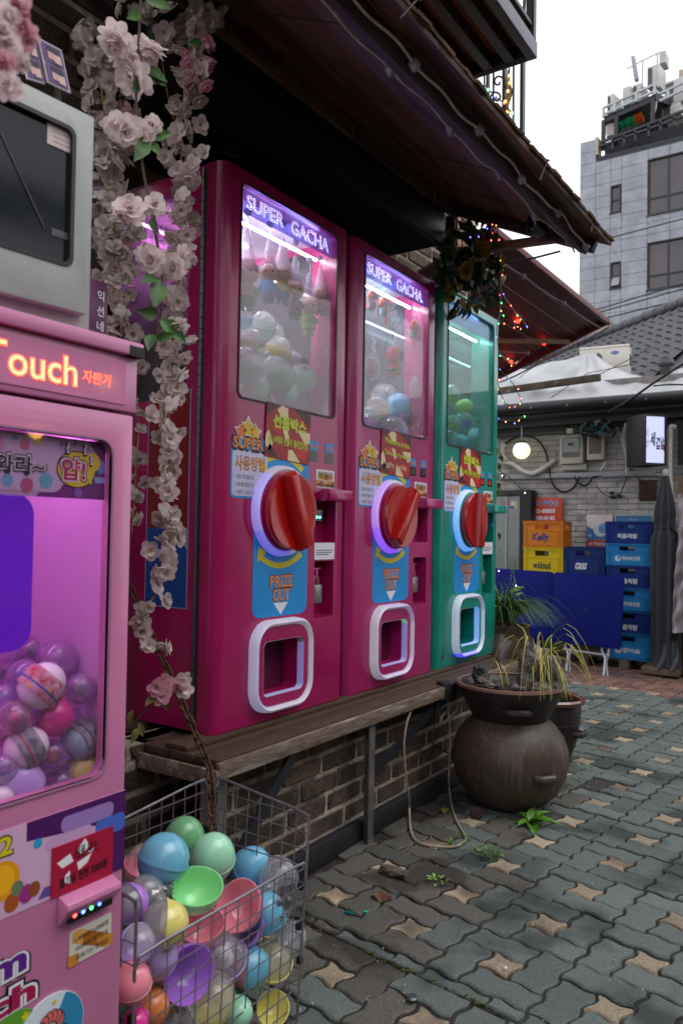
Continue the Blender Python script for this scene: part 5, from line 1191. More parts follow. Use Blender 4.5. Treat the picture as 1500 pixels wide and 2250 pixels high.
fl('long fairy light loop hanging before the white tarpaulin',[(1094,810),(1115,830),(1135,855),(1144,880),(1140,893),(1125,898),(1108,885),(1097,860),(1092,835)],ev=5)
fl('fairy lights lying along the dark eave of the far house',[(1092,920),(1110,925),(1135,924),(1150,912)],ev=4)
fl('fairy light twig with a white tip below the globe lamp',[(1097,1035),(1120,1050),(1135,1065),(1153,1082)],['#e8e8ff'],15)
fl('dark twig with pale tips over the grass of the tall jar',[(1088,1253),(1100,1270),(1120,1290),(1153,1293)],['#e8e8ff'],12)
fl('fairy lights strung to the right of the canopy with small loops',[(1137,710),(1143,722),(1132,712),(1128,718)],ev=5)
iv=empty('ivy_spray','small spray of ivy leaves showing past the edge of the teal machine','ivy',at(1096,1020,x=-1.30))
for px,py in ((1094,985),(1098,1000),(1096,1020),(1100,1040),(1095,1060),(1099,1075),(1093,1040),(1095,1170),(1093,1200)): a=at(px,py,x=-1.3)-iv.location; leafy(iv,a,.035,(random.uniform(-.3,.3),random.uniform(-.4,.8),-.6),mat('ivy_leaf','#4a6a22',.5,var=.3,vs=40,isl=.2))
# ================================================================ earthenware jars and plants
random.seed(41)
mOng=mat('onggi_brown','#453931',.52,var=.3,vs=5,bump=.06,bs=60,stretch=(14,14,1.6),c3='#5d4c42',s3=4,t3=.56,coat=.08)
mOngD=mat('onggi_dark','#2b2422',.5,var=.3,vs=6,bump=.08,bs=120,stretch=(8,8,1.5),coat=.08)
mOngG=mat('onggi_glaze','#4c382f',.22,var=.3,vs=6,coat=.4,stretch=(3,3,10))
mSoil=mat('soil','#3a332c',.95,var=.5,vs=60,bump=1,bs=120)
def lug(parent,c,ang,r,z,s=.07,m_=mOng):
    ca,sa=math.cos(ang),math.sin(ang); t=V((-sa,ca,0)); n=V((ca,sa,0)); p=c+n*r+V((0,0,z))
    G().tube([p-t*s/2-n*.02,p-t*s/2+n*.006,p-t*s*.35+n*.022,p+t*s*.35+n*.022,p+t*s/2+n*.006,p+t*s/2-n*.02],[.012,.013,.013,.013,.013,.012],8).out('lug',m_,parent)
J=V((at(1119,1680,y=2.81).x,2.81,0)); tocam=math.atan2(CAM.y-J.y,CAM.x-J.x)
jr=empty('earthenware_jar','big round brown earthenware jar in front of the low wall','jar',J)
prof=[(.105,0),(.135,.018),(.176,.06),(.203,.115),(.213,.165),(.210,.215),(.194,.260),(.166,.295),(.146,.314),(.136,.322),(.12,.31)]
P2=[]
for (a,b),(c,d) in zip(prof,prof[1:]):
    for k in range(3): P2.append((a+(c-a)*k/3,b+(d-b)*k/3))
g=G().lathe(prof,(0,0,0),56); g.out('body',mOng,jr,ang=50)
for z,r_ in ((.232,.1975),(.205,.2065)): G().tube([(r_*math.cos(2*math.pi*k/48),r_*math.sin(2*math.pi*k/48),z) for k in range(48)],.0016,5,True).out('incised_band',mat('onggi_line','#6d5a48',.7),jr)
lug(jr,V((0,0,0)),tocam+R(35),.205,.155); lug(jr,V((0,0,0)),tocam-R(115),.205,.155)
# incised leaf motif scratched on the left flank
g=G()
for s in (.6,1):
    pts=[]
    for k in range(22): t=k/21*3.3-.1; a=tocam-R(38)+.13*s*math.cos(t); z=.14+.05*s*math.sin(t); rr=.2095 if .12<z<.2 else .203; pts.append((rr*math.cos(a),rr*math.sin(a),z))
    g.tube(pts,.0014,5)
g.out('scratched_motif',mat('onggi_scratch','#6a3c28',.7),jr)
for a in (R(-28),R(62)):
    p=V((.135*math.cos(a),.135*math.sin(a),0)); tag(G().box(J.x+p.x-.022,J.x+p.x+.022,J.y+p.y-.016,J.y+p.y+.016,0,.03).out('brick_chock',mBrick,bevel=.004),'brick chock wedged under the '+('street' if a<0 else 'back')+' side of the big jar','brick')
bs_=empty('earthenware_basin','dark flared earthenware basin planter standing on the big jar','planter',J+V((0,0,.317)))
G().lathe([(.130,0),(.140,.008),(.187,.098),(.199,.114),(.203,.126),(.196,.134),(.186,.126),(.178,.111),(.165,.098)],(0,0,0),56).out('body',mOngD,bs_,ang=50)
G().lathe([(.2045,.1255),(.2015,.134),(.193,.1365),(.186,.132)],(0,0,0),56,cap=False).out('rim',mat('onggi_rim','#6b4c40',.6,var=.2,vs=20),bs_)
lug(bs_,V((0,0,0)),tocam+R(8),.160,.056,.085,mOngD)
g=G(); g.lathe([(.178,.106),(.1,.115),(.01,.120)],(0,0,0),30); 
for vv in g.bm.verts: vv.co.z+=random.uniform(-.004,.004)
g.out('soil',mSoil,bs_)
mRock=mat('craggy_rock','#8f877e',.9,var=.5,vs=40,bump=1,bs=90,c2='#33302d',isl=.15); mPeb=mat('pebble_grey','#8d8f8e',.7,var=.3,vs=60,isl=.25)
def rock(p,sx,sy,sz,label,m_=mRock,seed=0,cat='rock'):
    random.seed(seed); bm=bmesh.new(); bmesh.ops.create_icosphere(bm,subdivisions=3,radius=1)
    from mathutils import noise
    for v_ in bm.verts:
        n=v_.co.normalized(); d=1+.35*noise.noise(n*1.7+V((seed*3.1,0,0)))+.22*noise.noise(n*4+V((seed,2,0)))+.12*noise.noise(n*9); v_.co=V((n.x*d*sx,n.y*d*sy,n.z*d*sz))
    me=bpy.data.meshes.new('rock'); bm.to_mesh(me); bm.free(); me.shade_smooth(); me.set_sharp_from_angle(angle=R(28))
    return tag(link('rock' if cat=='rock' else 'pebble',me,m_,None,p),label,cat)
def on_soil(px,py): return at(px,py,y=J.y-.06)
zs=.317+.113
rock(V((at(1158,1485,y=2.77).x,2.77,zs+.065)),.040,.034,.10,'tall craggy grey rock standing in the basin planter',mRock,1)
rock(V((at(1213,1480,y=2.79).x,2.79,zs+.055)),.036,.034,.08,'second craggy rock on the right in the basin planter',mRock,2)
rock(V((at(1190,1500,y=2.75).x,2.75,zs+.015)),.045,.03,.03,'low rock between the two craggy ones in the basin',mRock,3)
rock(V((-1.245,2.83,zs+.03)),.034,.03,.036,'dark crystalline lump at the left rim of the basin',mat('dark_stone','#2c2b2d',.5,var=.4,vs=50,bump=.9,bs=80),4)
for k,(x,y,s,m_) in enumerate(((-1.05,2.755,.014,mPeb),(-1.065,2.745,.012,mPeb),(-1.035,2.75,.010,mPeb),(-1.075,2.755,.011,mPeb),(-1.04,2.74,.011,mPeb),(-1.19,2.74,.016,mRock),(-1.16,2.73,.018,mRock),(-1.13,2.735,.012,mRock),(-1.21,2.76,.014,mRock))):
    rock(V((x,y,zs+.012+.006*(k%3))),s*1.2,s,s*.8,('pale grey pebble by the craggy rock in the basin, '+('right hand one','front one','farthest right one','left hand one','lowest one')[k] if m_ is mPeb else 'brown clod at the front of the basin soil, '+('leftmost but one','middle one','rightmost one','leftmost one')[k-5]),m_,10+k,'pebble')['group']='small stones in the basin planter'
# grass blades
def blades(name,label,cat,c,n,L,m_,spread=1,dirs=None,droop=1.0,wd=.003,root=.02,seed=1,group=None,kind=None):
    random.seed(seed); o=empty(name,label,cat,c,group=group)
    for k in range(n):
        a=random.uniform(0,6.28) if dirs is None else random.gauss(*dirs); l=L*random.uniform(.6,1.1); up=random.uniform(.7,1.3)/spread
        b=V((random.uniform(-root,root),random.uniform(-root,root),0)); d=V((math.cos(a),math.sin(a),0)); pts=[]
        for i in range(9):
            t=i/8; pts.append(b+d*(l*.62*(t**1.15)*spread)+V((0,0,l*up*(t-droop*.95*t*t*1.05))))
        g=G(); side=d.cross(V((0,0,1))); prev=None
        for i,p in enumerate(pts):
            w_=wd*(1-(i/8)**2*.9); q=(g.v(p-side*w_/1),g.v(p+V((0,0,-w_*.6))),g.v(p+side*w_/1))
            if prev: g.face([prev[0],prev[1],q[1],q[0]]); g.face([prev[1],prev[2],q[2],q[1]])
            prev=q
        g.out('blade',random.choice(m_),o,ang=80)
    return o
mYG=[mat('yellow_blade','#a8a43c',.5,isl=.2),mat('straw_blade','#b5a95c',.55,isl=.2),mat('lime_blade','#8f9a2c',.5,isl=.2)]
mDG=[mat('grass_blade','#47692f',.5,isl=.25),mat('grass_blade2','#365a2a',.5,isl=.25),mat('grass_blade3','#5d7f38',.5,isl=.25)]
blades('sedge_plant','yellow green sedge arching out of the basin and hanging over its rim','plant',V((-1.02,2.86,zs)),44,.50,mYG,.72,(-.5,.8),1.0,.0030,.03,5)
blades('sedge_plant','few dry sedge blades leaning left in the basin planter','plant',V((-1.12,2.79,zs)),5,.22,mYG,.8,(3.4,.5),.9,.0022,.02,6)
sp_=empty('seedling','small leafy seedling at the right rim of the basin planter','plant',V((-1.0,2.80,zs+.01)))
for k in range(10): leafy(sp_,V((random.uniform(-.02,.02),random.uniform(-.02,.02),random.uniform(0,.025))),.022,(random.uniform(-1,1),random.uniform(-1,1),.8),mat('sprout','#6f8f2a',.5,isl=.2))
sp_=empty('seedling','tiny clover like seedling beside the tall rock in the basin','plant',V((-1.16,2.76,zs+.01)))
for k in range(5): leafy(sp_,V((random.uniform(-.01,.01),random.uniform(-.01,.01),.012)),.014,(random.uniform(-1,1),random.uniform(-1,1),.8),MATS['sprout'])
# back jar with grasses
JB=at(1104,1500,y=3.62); JB.z=0
jb=empty('earthenware_jar','tall glossy dark brown jar holding grasses behind the teal machine','jar',JB)
zt=at(1104,1372,y=3.62).z
G().lathe([(.10,0),(.118,.06),(.145,.2),(.158,zt-.21),(.156,zt-.15),(.138,zt-.065),(.122,zt-.035),(.126,zt-.02),(.128,zt),(.115,zt-.0),(.11,zt-.03)],(0,0,0),48).out('body',mOngG,jb,ang=50)
for z in (zt-.19,zt-.215,zt-.24,zt-.06): 
    rr=.158 if z<zt-.1 else .137; G().tube([(rr*math.cos(2*math.pi*k/44),rr*math.sin(2*math.pi*k/44),z) for k in range(44)],.0022,5,True).out('band',mOngG,jb)
G().lathe([(.113,zt-.02),(.01,zt-.012)],(0,0,0),24).out('soil',mSoil,jb)
top=JB+V((0,0,zt+.015))
blades('fountain_grass','fine green fountain grass sweeping right over the rim of the tall jar','plant',top,230,.42,mDG,1.05,(-.05,.5),1.0,.0013,.06,7)
blades('fountain_grass','upright tuft of fresh green grass in the tall jar','plant',top+V((-.02,0,0)),90,.27,mDG,.6,None,.75,.003,.06,8)
lf=empty('broadleaf_plant','broad fresh green leaves among the grass of the tall jar','plant',top)
random.seed(9)
for k in range(26): a=random.uniform(0,6.28); leafy(lf,V((.05*math.cos(a),.05*math.sin(a),random.uniform(.03,.14))),random.uniform(.05,.085),(math.cos(a),math.sin(a),random.uniform(.2,1.0)),mat('fresh_leaf','#5a8a2c',.45,var=.3,vs=40,isl=.25))
st=empty('seed_stalk','thin seed stalk with pale dots rising above the tall jar','plant',top)
G().tube([(0.02,0,0),(.045,.01,.16),(.05,.01,.30)],.0012,5).out('stem',MATS['grass_blade'],st)
g=G()
for k in range(24): g.sph((.045+random.uniform(-.014,.014),.01+random.uniform(-.01,.01),.16+k*.0065),.004,6,4)
g.out('seeds',mat('seed_pale','#8f9a5a',.7),st)
# right basin jar behind
JR=at(1207,1660,y=3.42); JR.z=0; zr=at(1214,1545,y=3.30).z
j3=empty('earthenware_jar','wide dark basin jar with glossy brown lip behind the big jar','jar',JR)
G().lathe([(.075,0),(.09,.03),(.118,.12),(.132,zr-.06),(.130,zr-.03),(.125,zr-.02),(.118,zr-.03),(.11,zr-.06),(.09,.1),(.02,.09)],(0,0,0),48).out('body',mOngD,j3,ang=50)
G().lathe([(.128,zr-.026),(.148,zr-.016),(.152,zr-.002),(.142,zr+.006),(.126,zr-.004),(.122,zr-.02)],(0,0,0),48,cap=False).out('lip',mat('lip_glaze','#6a4030',.2,var=.3,vs=10,coat=.5),j3)
lug(j3,V((0,0,0)),tocam+R(62),.128,zr-.14,.05,mOngD); G().tube([(.133*math.cos(2*math.pi*k/44),.133*math.sin(2*math.pi*k/44),zr-.1) for k in range(44)],.002,5,True).out('band',mOngD,j3)
# weeds and bits on the ground
def weed(px,py,n,s,label,m_,name='weed',flat=.5,seed=1):
    random.seed(seed); p=at(px,py,z=0); o=empty(name,label,'weed',p)
    for k in range(n):
        a=random.uniform(0,6.28); r_=random.random()**.6*s
        leafy(o,V((r_*math.cos(a),r_*math.sin(a)*.8,random.uniform(.002,.012+s*.2))),random.uniform(.010,.018),(math.cos(a),math.sin(a),random.uniform(.1,.9)),m_)
    return o
mWd=mat('weed_green','#56772c',.55,var=.3,vs=60,isl=.3); mWd2=mat('weed_bright','#6c9a34',.5,var=.3,vs=60,isl=.3)
weed(1070,1880,70,.045,'low mat of tiny weeds between pavers left of the big leaf plant',mWd,seed=1)
weed(1005,1862,14,.03,'sprig of weeds under the end of the cable loop',mWd,seed=2); weed(1016,1845,10,.02,'weed sprig beside the bend of the beige cable',mWd,seed=12)
weed(962,1940,16,.022,'small bright weed beside a tan star paver',mWd2,seed=3)
weed(1275,1690,18,.05,'sparse weeds in the joints right of the big jar',mWd2,seed=4); weed(1262,1715,12,.03,'weed tuft at the foot of the big jar on the street side',mWd,seed=5); weed(1225,1738,10,.025,'dry weed tuft close to the jar chock',mWd,seed=6)
bp_=empty('leaf_plant','rosette of broad glossy green leaves growing from the pavers by the big jar','weed',at(1165,1812,z=0))
mBL=mat('broad_leaf','#4d8020',.4,var=.3,vs=20,isl=.15)
random.seed(4)
for a,L,up in ((-20,.085,.9),(15,.10,.55),(-60,.10,.25),(-110,.07,.5),(150,.075,.7),(100,.08,1.1),(60,.09,.9),(200,.06,.3)):
    d=V((math.cos(R(a)),math.sin(R(a)),up)).normalized(); y=V((0,0,1)).cross(d).normalized(); z=d.cross(y)
    o=link('leaf',LF,[mBL],bp_); o.matrix_local=M4.Translation((0,0,.004))@M4(((d.x,y.x,z.x),(d.y,y.y,z.y),(d.z,y.z,z.z))).to_4x4()@M4.Diagonal((L*.95,L*.85,L*1.7,1))
pcn=empty('pine_cone','brown pine cone lying beside the big jar','pine cone',at(1046,1788,z=.014))
mCone=mat('cone','#4a3034',.8,var=.4,vs=60)
G().sph((0,0,0),.014,10,8).out('core',mCone,pcn)
g=G()
for k in range(60):
    z=1-2*(k+.5)/60; a=k*2.4; d=V((math.sqrt(1-z*z)*math.cos(a),math.sqrt(1-z*z)*math.sin(a),z)); g.sph(d*.0185,.0055,5,4)
g.out('scales',mCone,pcn)
o=rock(at(862,1914,z=.012),.045,.02,.014,'flat broken stone lying on the pavers near the post',mat('broken_stone','#5a5049',.9,var=.4,vs=40,bump=.6),31)
def dryleaf(px,py,s,label,c,z=.004):
    random.seed(px); p=at(px,py,z=z); g=G(); g.grid(lambda a,b:p+V(((a-.5)*s,(b-.5)*s*.7*math.sin(math.pi*(a*.9+.05)),.008*math.sin(a*7+b*5)*(.4+a)+.004)),6,4); tag(g.out('fallen_leaf',mat('leaf'+c,c,.8,var=.3,vs=60),ang=20),label,'leaf')
dryleaf(838,1972,.06,'dry brown curled leaf on the dark pavers','#6a4a34'); dryleaf(975,1782,.035,'yellowed leaf on the ground behind the beige cable','#7a7a2c')
for px,py,s,lab in ((768,2005,.010,'larger teal plastic shard on the pavers'),(804,2003,.006,'smaller bright teal plastic shard on the pavers')):
    p=at(px,py,z=.003); tag(G().box(p.x-s*1.2,p.x+s*1.2,p.y-s*.6,p.y+s*.6,0,.004,None).out('plastic_shard',mat('shard%d'%px,'#0f5a5a' if px<800 else '#2ab8a0',.3)),lab,'plastic shard')
p=at(1110,2128,z=.004); tag(G().sph(p,.005,8,6).out('white_pebble',mat('white_stone','#d8d4dc',.5)),'tiny white pebble touching the tan star paver in front','pebble')
p=at(905,2195,z=.004); tag(G().lathe([(.012,0),(.013,.004),(.010,.007)],p,14).out('crown_cap',mat('cap_grey','#5c666a',.3,metal=.7)),'flattened grey bottle cap in a paver joint','bottle cap')
# ================================================================ far house: white brick wall at y 6.6, facing the viewer
YH=6.6
fh=empty('white_brick_house','low house with white painted brick wall, dark eave and grey tiled roof','house',(0,YH,0))
mWB=mat('white_brick','#a7a3a0',.8,var=.2,vs=9,bump=.3,bs=60,isl=.12,c3='#7d7976',s3=4,t3=.6); mWM=mat('white_joint','#7e7a78',.9,var=.3,vs=20)
G().box(-4.6,.9,-.005,.3,0,2.3).out('mortar',mWM,fh)
bme=[]
for k in range(3):
    gg=G().box(-.5,.5,-.5,.5,-.5,.5)
    for vv in gg.bm.verts: vv.co+=V([random.uniform(-.015,.015) for _ in range(3)])
    me=gg.mesh('brick',bevel=.03,seg=1); me.materials.append(mWB); bme.append(me)
nb_=0
for row in range(26):
    z=.72+row*.046
    if z>1.86: break
    x=-2.8-(.085 if row%2 else 0)
    while x<-1.1 and nb_<298:
        if not (z<.9 and -2.35<x<-1.7): link('brick',random.choice(bme),None,fh,(x+.08,.0+random.uniform(-.002,.002),z+.019),None,(.162,.02,.040*random.uniform(.95,1.03))); nb_+=1
        x+=.168
G().box(-4.6,.9,-.02,0,0,.7).out('render_plinth',mat('grey_render','#5a5654',.9,var=.3,vs=4,bump=.3),fh)
# eave: fascia, gutter, soffit
mEave=mat('eave_black','#222226',.5,var=.25,vs=6); mEave2=mat('eave_grey','#45464a',.6,var=.2,vs=5)
G().box(-4.6,1.2,-.36,-.33,2.00,2.08).out('fascia',mEave,fh)
g=G().lathe([(.045,-2.9),(.045,2.9)],(-1.7,-.40,2.05),14,'x'); g.out('gutter',mEave,fh)
G().box(-4.6,1.2,-.34,0.0,1.985,1.999).out('soffit',mEave2,fh); G().box(-4.6,1.2,-.03,.0,1.87,1.985).out('wall_plate',mEave2,fh)
G().box(-4.6,1.2,-.17,-.13,1.93,1.985).out('purlin',mEave2,fh)
for k in range(7): G().box(-2.9+k*.3,-2.885+k*.3,-.447,-.44,2.035,2.05).out('gutter_clip',mGrey,fh)
# tarpaulin
random.seed(14)
from mathutils import noise
tb=[at(1080,898,y=6.2),at(1510,862,y=6.2)]
def tarp(a,b):
    pxs=1075+a*445; lo=897-a*34
    pk=((1075,822),(1110,815),(1160,806),(1225,798),(1265,782),(1288,776),(1310,782),(1345,803),(1385,822),(1420,826),(1460,822),(1490,808),(1525,795)); hi=800
    for (x0,y0_),(x1,y1_) in zip(pk,pk[1:]):
        if x0<=pxs<=x1: hi=y0_+(y1_-y0_)*(pxs-x0)/(x1-x0)
    p=at(pxs,lo+(hi-lo)*b,y=6.2+b*.75)
    n=noise.noise(V((a*5+b*2.2,b*1.2,.3)))*.05+noise.noise(V((a*14-b*6,b*2,1.3)))*.022; ang=math.atan2(pxs-1290,(1-b)*90+10); rad=.012*math.sin(ang*9+math.sin(ang*3))*(1-abs(b-.7))
    return p+V((0,-1,.6))*(n+rad)*min(1,b*3+.15)
tag(G().grid(tarp,90,22).out('tarpaulin',mat('tarp_white','#a4a6a9',.45,var=.12,vs=3,c3='#8b8f93',s3=2,t3=.58),ang=80),'pale grey tarpaulin draped in folds over the low roof','tarpaulin')
tag(G().bar(at(1080,862,y=6.36),at(1318,829,y=6.36),.05,.055).out('roof_beam',mat('mossy_beam','#4a4238',.9,var=.4,vs=14,bump=.6,bs=60,c3='#77706a',s3=8,t3=.58),bevel=.004),'weathered timber lying across the tarpaulin','beam')
for pts in ([(1318,822),(1400,780),(1430,760)],[(1200,880),(1290,820),(1390,800)],[(1140,830),(1180,800),(1200,790)]):
    tag(G().tube([at(x,y,y=6.3) for x,y in pts],.003,5).out('tie_rope',mat('rope_dark','#3a3634',.8)),'thin dark rope tying down the tarpaulin, '+('right of the outdoor unit' if pts[0][0]>1300 else 'over the middle folds' if pts[0][0]>1150 else 'over the left corner'),'rope','ropes on the tarpaulin')
# outdoor unit behind the tarpaulin
p=at(1272,776,y=7.15); q=at(1378,815,y=7.15)
au=empty('outdoor_unit','white air conditioner outdoor unit with a blue oval badge on the tarpaulin roof','outdoor unit',p,(0,0,R(8)))
wA=q.x-p.x; 
mAU=mat('unit_white','#cfcac0',.4,var=.05,vs=5)
G().box(0,wA,0,.2,-.30,.045).out('casing',mAU,au,bevel=.012); G().box(-.004,wA+.004,-.004,.204,.02,.05).out('top_cover',mAU,au,bevel=.012)
g=G(); g.prism(disc(wA*.72,-.02,.034,24,.014),-.003,.0); g.out('badge',mat('badge_blue','#0c58b0',.3),au); text('Carrier',wA*.72-.022,wA*.72+.022,-.026,-.013,-.0035,mWh,au,shear=.2)
for k in range(3): G().tube([(wA*.36+.045*math.cos(R(a)),-.005,-.075+(.05-k*.01)*math.sin(R(a))*1.2) for a in range(10,100,10)],.003,5).out('grille_ring',mat('dark_grille','#3c3e3c',.5),au)
g=G(); [g.box(wA,wA+.004,.05,.15,-.04-.012*k,-.034-.012*k) for k in range(8)]; g.out('side_grille',MATS['dark_grille'],au)
# tiled roof
z0=at(1500,672,y=9.5).z; Rr=at(1500,672,y=9.5)
def onz(px,py,z): return at(px,py,z=z)
Lr=onz(1140,812,z0); rd_=(Lr-Rr); rl=rd_.length; rd_.normalize()
dn=V((-rd_.y,rd_.x,0)); dn=dn if dn.y<0 else -dn
dn3=(dn*math.cos(R(40))+V((0,0,-math.sin(R(40))))); nr_=rd_.cross(dn3); nr_=nr_ if nr_.z>0 else -nr_
tr=empty('tiled_roof','dark grey roof of wavy interlocking tiles rising behind the tarpaulin','roof',(0,0,0))
mTile=mat('roof_tile','#3d3e43',.5,var=.25,vs=12,bump=.2,bs=80,isl=.15)
tw,tl=.158,.18
g=G()
for i in range(9):
    pass
def tilep(a,b):
    x=a*tw*1.06; h=.028*math.sin(a*2*math.pi-.6)+.004; return V((x,b*(tl*1.18),h+(.014*b)))
g.grid(tilep,9,1)
g2=[g.v(tilep(i/9,1)+V((0,0,-.012))) for i in range(10)]; g3=[g.v(tilep(i/9,1)) for i in range(10)]
for i in range(9): g.face([g3[i],g3[i+1],g2[i+1],g2[i]])
tm=g.mesh('roof_tile',ang=60); tm.materials.append(mTile)
ex=1.2; nC=int((rl+ex*2)/tw); cnt=0
mt=M4(((rd_.x,dn3.x,nr_.x,0),(rd_.y,dn3.y,nr_.y,0),(rd_.z,dn3.z,nr_.z,0),(0,0,0,1)))
cands=[]
for i in range(nC):
    for j in range(13):
        p=Rr-rd_*ex+rd_*(i*tw)+dn3*(.03+j*tl); d=p-CAM; px=750+FPX*d.dot(cr)/d.dot(cf); py=1125-FPX*d.dot(cu)/d.dot(cf)
        if 1090<px<1540 and py<850: cands.append((p,px))
for p,px in cands[:300]:
    o=link('roof_tile',tm,None,tr); o.matrix_local=M4.Translation(p+nr_*random.uniform(-.002,.002))@mt
def rpnt(s,t,h=0): return Rr+rd_*s+dn3*t+nr_*h
g=G(); A=[g.v(rpnt(s,t,-.03)) for s,t in ((-ex-.3,0),(rl+ex,0),(rl+ex,1.9),(-ex-.3,1.9))]; B_=[g.v(v_.co+V((0,0,-.05))) for v_ in A]; g.face(A); g.face(B_[::-1])
for k in range(4): g.face([A[(k+1)%4],A[k],B_[k],B_[(k+1)%4]])
g.out('roof_deck',mEave,tr)
S_=int((rl+ex+.3)/.2)
for k in range(S_): 
    a=rpnt(-ex-.2+k*.2,.0,.03); b=rpnt(-ex-.2+k*.2+.205,.0,.03); G().tube([a,b],[.075,.07],10).out('ridge_tile',mTile,tr)
# round roof vent at the right
p=at(1462,805,y=7.0); vt=empty('roof_vent','dark hooded roof vent beside the outdoor unit','vent',p)
G().cyl((0,0,-.2),(0,0,.0),.045,14).out('pipe',mEave,vt); G().lathe([(.055,0),(.07,.02),(.06,.055),(.02,.075)],(0,0,0),16).out('hood',mEave2,vt); G().lathe([(.045,-.02),(.045,.0)],(0,-.04,.03),14,'y').out('vent_mouth',mBlack,vt)
# ---------------- things on the white wall
F=lambda px,py,d=0: at(px,py,y=YH-.012-d)
cd_=empty('cable_duct','pale grey cable duct running along the white wall','duct',(0,0,0))
G().bar(F(1094,1049,.02),F(1440,1040,.02),.03,.04).out('duct',mat('duct_grey','#93969c',.5,var=.15,vs=6),cd_,bevel=.004); G().tube(smooth([F(1440,1043,.02),F(1455,1045,.03),F(1462,1052,.05)]),.016,8).out('duct_elbow',MATS['duct_grey'],cd_)
mPVC=mat('pvc_white','#c3bfbb',.45,var=.12,vs=8)
tag(G().tube(smooth([F(1100,1015,.06),F(1125,1020,.06),F(1150,1036,.06),F(1172,1040,.06),F(1195,1028,.05),F(1217,1012,.01)]),.023,10).out('white_pipe',mPVC),'white wrapped drain pipe sagging below the globe lamp','pipe')
gl=empty('globe_lamp','lit milky globe lamp hanging under the eave','lamp',F(1145,990,.16))
rG=.073
G().sph((0,0,0),rG,24,16).out('globe',mat('globe_glow','#f0f0d8',.3,emit='#f4f2c4',es=.9),gl); G().lathe([(.03,rG+.012),(.04,rG-.004),(.036,rG-.01)],(0,0,0),16).out('fitting',mEave2,gl); G().cyl((0,0,rG+.01),(0,0,rG+.14),.006,8).out('stem',mPVC,gl)
tag(G().tube(smooth([F(1110,980,.1),F(1103,975,.1),F(1105,1000,.1),F(1112,1010,.09),F(1097,1010,.08)]),.012,8).out('white_pipe',mPVC),'short white pipe bend at the left of the globe lamp','pipe')
def meter(px0,py0,px1,py1,label,face):
    a=F(px0,py1); b=F(px1,py0); o=empty('electric_meter',label,'meter',(a.x,a.y,a.z),group='meters on the white wall'); w_,h_=b.x-a.x,b.z-a.z
    G().box(0,w_,-.085,0,0,h_).out('housing',mat('meter_cream','#b8b2a4',.5,var=.06,vs=6),o,bevel=.012)
    if face:
        G().prism(rrect(.025,w_-.022,.055,h_-.02,.01,3),-.089,-.084).out('window',mat('meter_glass','#2f3532',.12),o); G().prism(rrect(.035,w_-.032,.10,h_-.03,.006,2),-.0905,-.0885).out('dial_plate',mat('meter_plate','#8d9a94',.4),o)
        G().prism(rrect(.075,w_-.075,h_-.09,h_-.065,.002,1),-.092,-.090).out('counter',mBk,o)
        for k in range(4): G().sheet([(.05,.17-k*.014),(w_-.05,.17-k*.014),(w_-.05,.174-k*.014),(.05,.174-k*.014)],-.091).out('print_line',mStk('greyprint','#6d6a70'),o)
        G().box(.01,w_+.02,-.05,0,-.05,.0).out('terminal_box',mat('meter_cream2','#aaa79f',.5),o,bevel=.006)
    else:
        G().prism(rrect(.02,w_-.018,.05,h_-.012,.008,3),-.089,-.084).out('window',mat('meter_brown','#4f4238',.35),o)
meter(1235,957,1286,1022,'larger cream electric meter with a dark window left on the white wall',True); meter(1294,958,1332,1013,'smaller cream meter box with a brown window on the white wall',False)
tag(G().tube(smooth([F(1328,1015,.04),F(1325,1025,.05),F(1318,1034,.04)]),.010,8).out('white_pipe',mPVC),'short conduit under the smaller meter','pipe')
mCbl=mat('black_cable','#141416',.55)
def wcab(label,pts,r=.006,m_=None,d=.03): tag(G().tube(smooth([F(x,y,d) for x,y in pts]),r,6).out('wall_cable',m_ or mCbl),label,'cable')
wcab('thick black cable arching over the globe lamp and down the wall',[(1105,978),(1130,962),(1160,958),(1185,972),(1200,1000),(1207,1040),(1212,1060),(1222,1075),(1238,1081),(1255,1075),(1267,1060),(1272,1046)],.009)
wcab('black cable loop under the duct in the middle of the wall',[(1262,1045),(1265,1055),(1275,1065),(1287,1066),(1297,1056),(1301,1048),(1320,1046)],.008)
wcab('grey cable bow hanging right of the loops',[(1310,1047),(1335,1055),(1355,1055),(1375,1043)],.004,MATS['duct_grey'])
wcab('dark thin cable sweeping down to a black clip on the wall',[(1310,1070),(1325,1085),(1342,1092),(1360,1085),(1370,1065),(1375,1045)],.004)
wcab('cable along the top of the white wall',[(1095,965),(1140,962),(1190,952),(1230,950),(1300,942),(1380,915),(1430,912),(1500,925)],.005,mat('cable_grey','#6a6a6c',.6))
wcab('stiff black cable end pointing at the rusty plate',[(1392,1041),(1402,1053),(1412,1063)],.006)
for px,py in ((1343,1083),(1345,1092),(1360,1090)): p=F(px,py,.01); tag(G().box(p.x-.016,p.x+.016,p.y-.02,p.y+.01,p.z-.012,p.z+.012).out('cable_clip',mCbl,bevel=.003),'black cable clip on the white wall, '+('upper' if py<1085 else 'lower left' if px<1350 else 'right')+' one of three','clip','cable clips on the white wall')
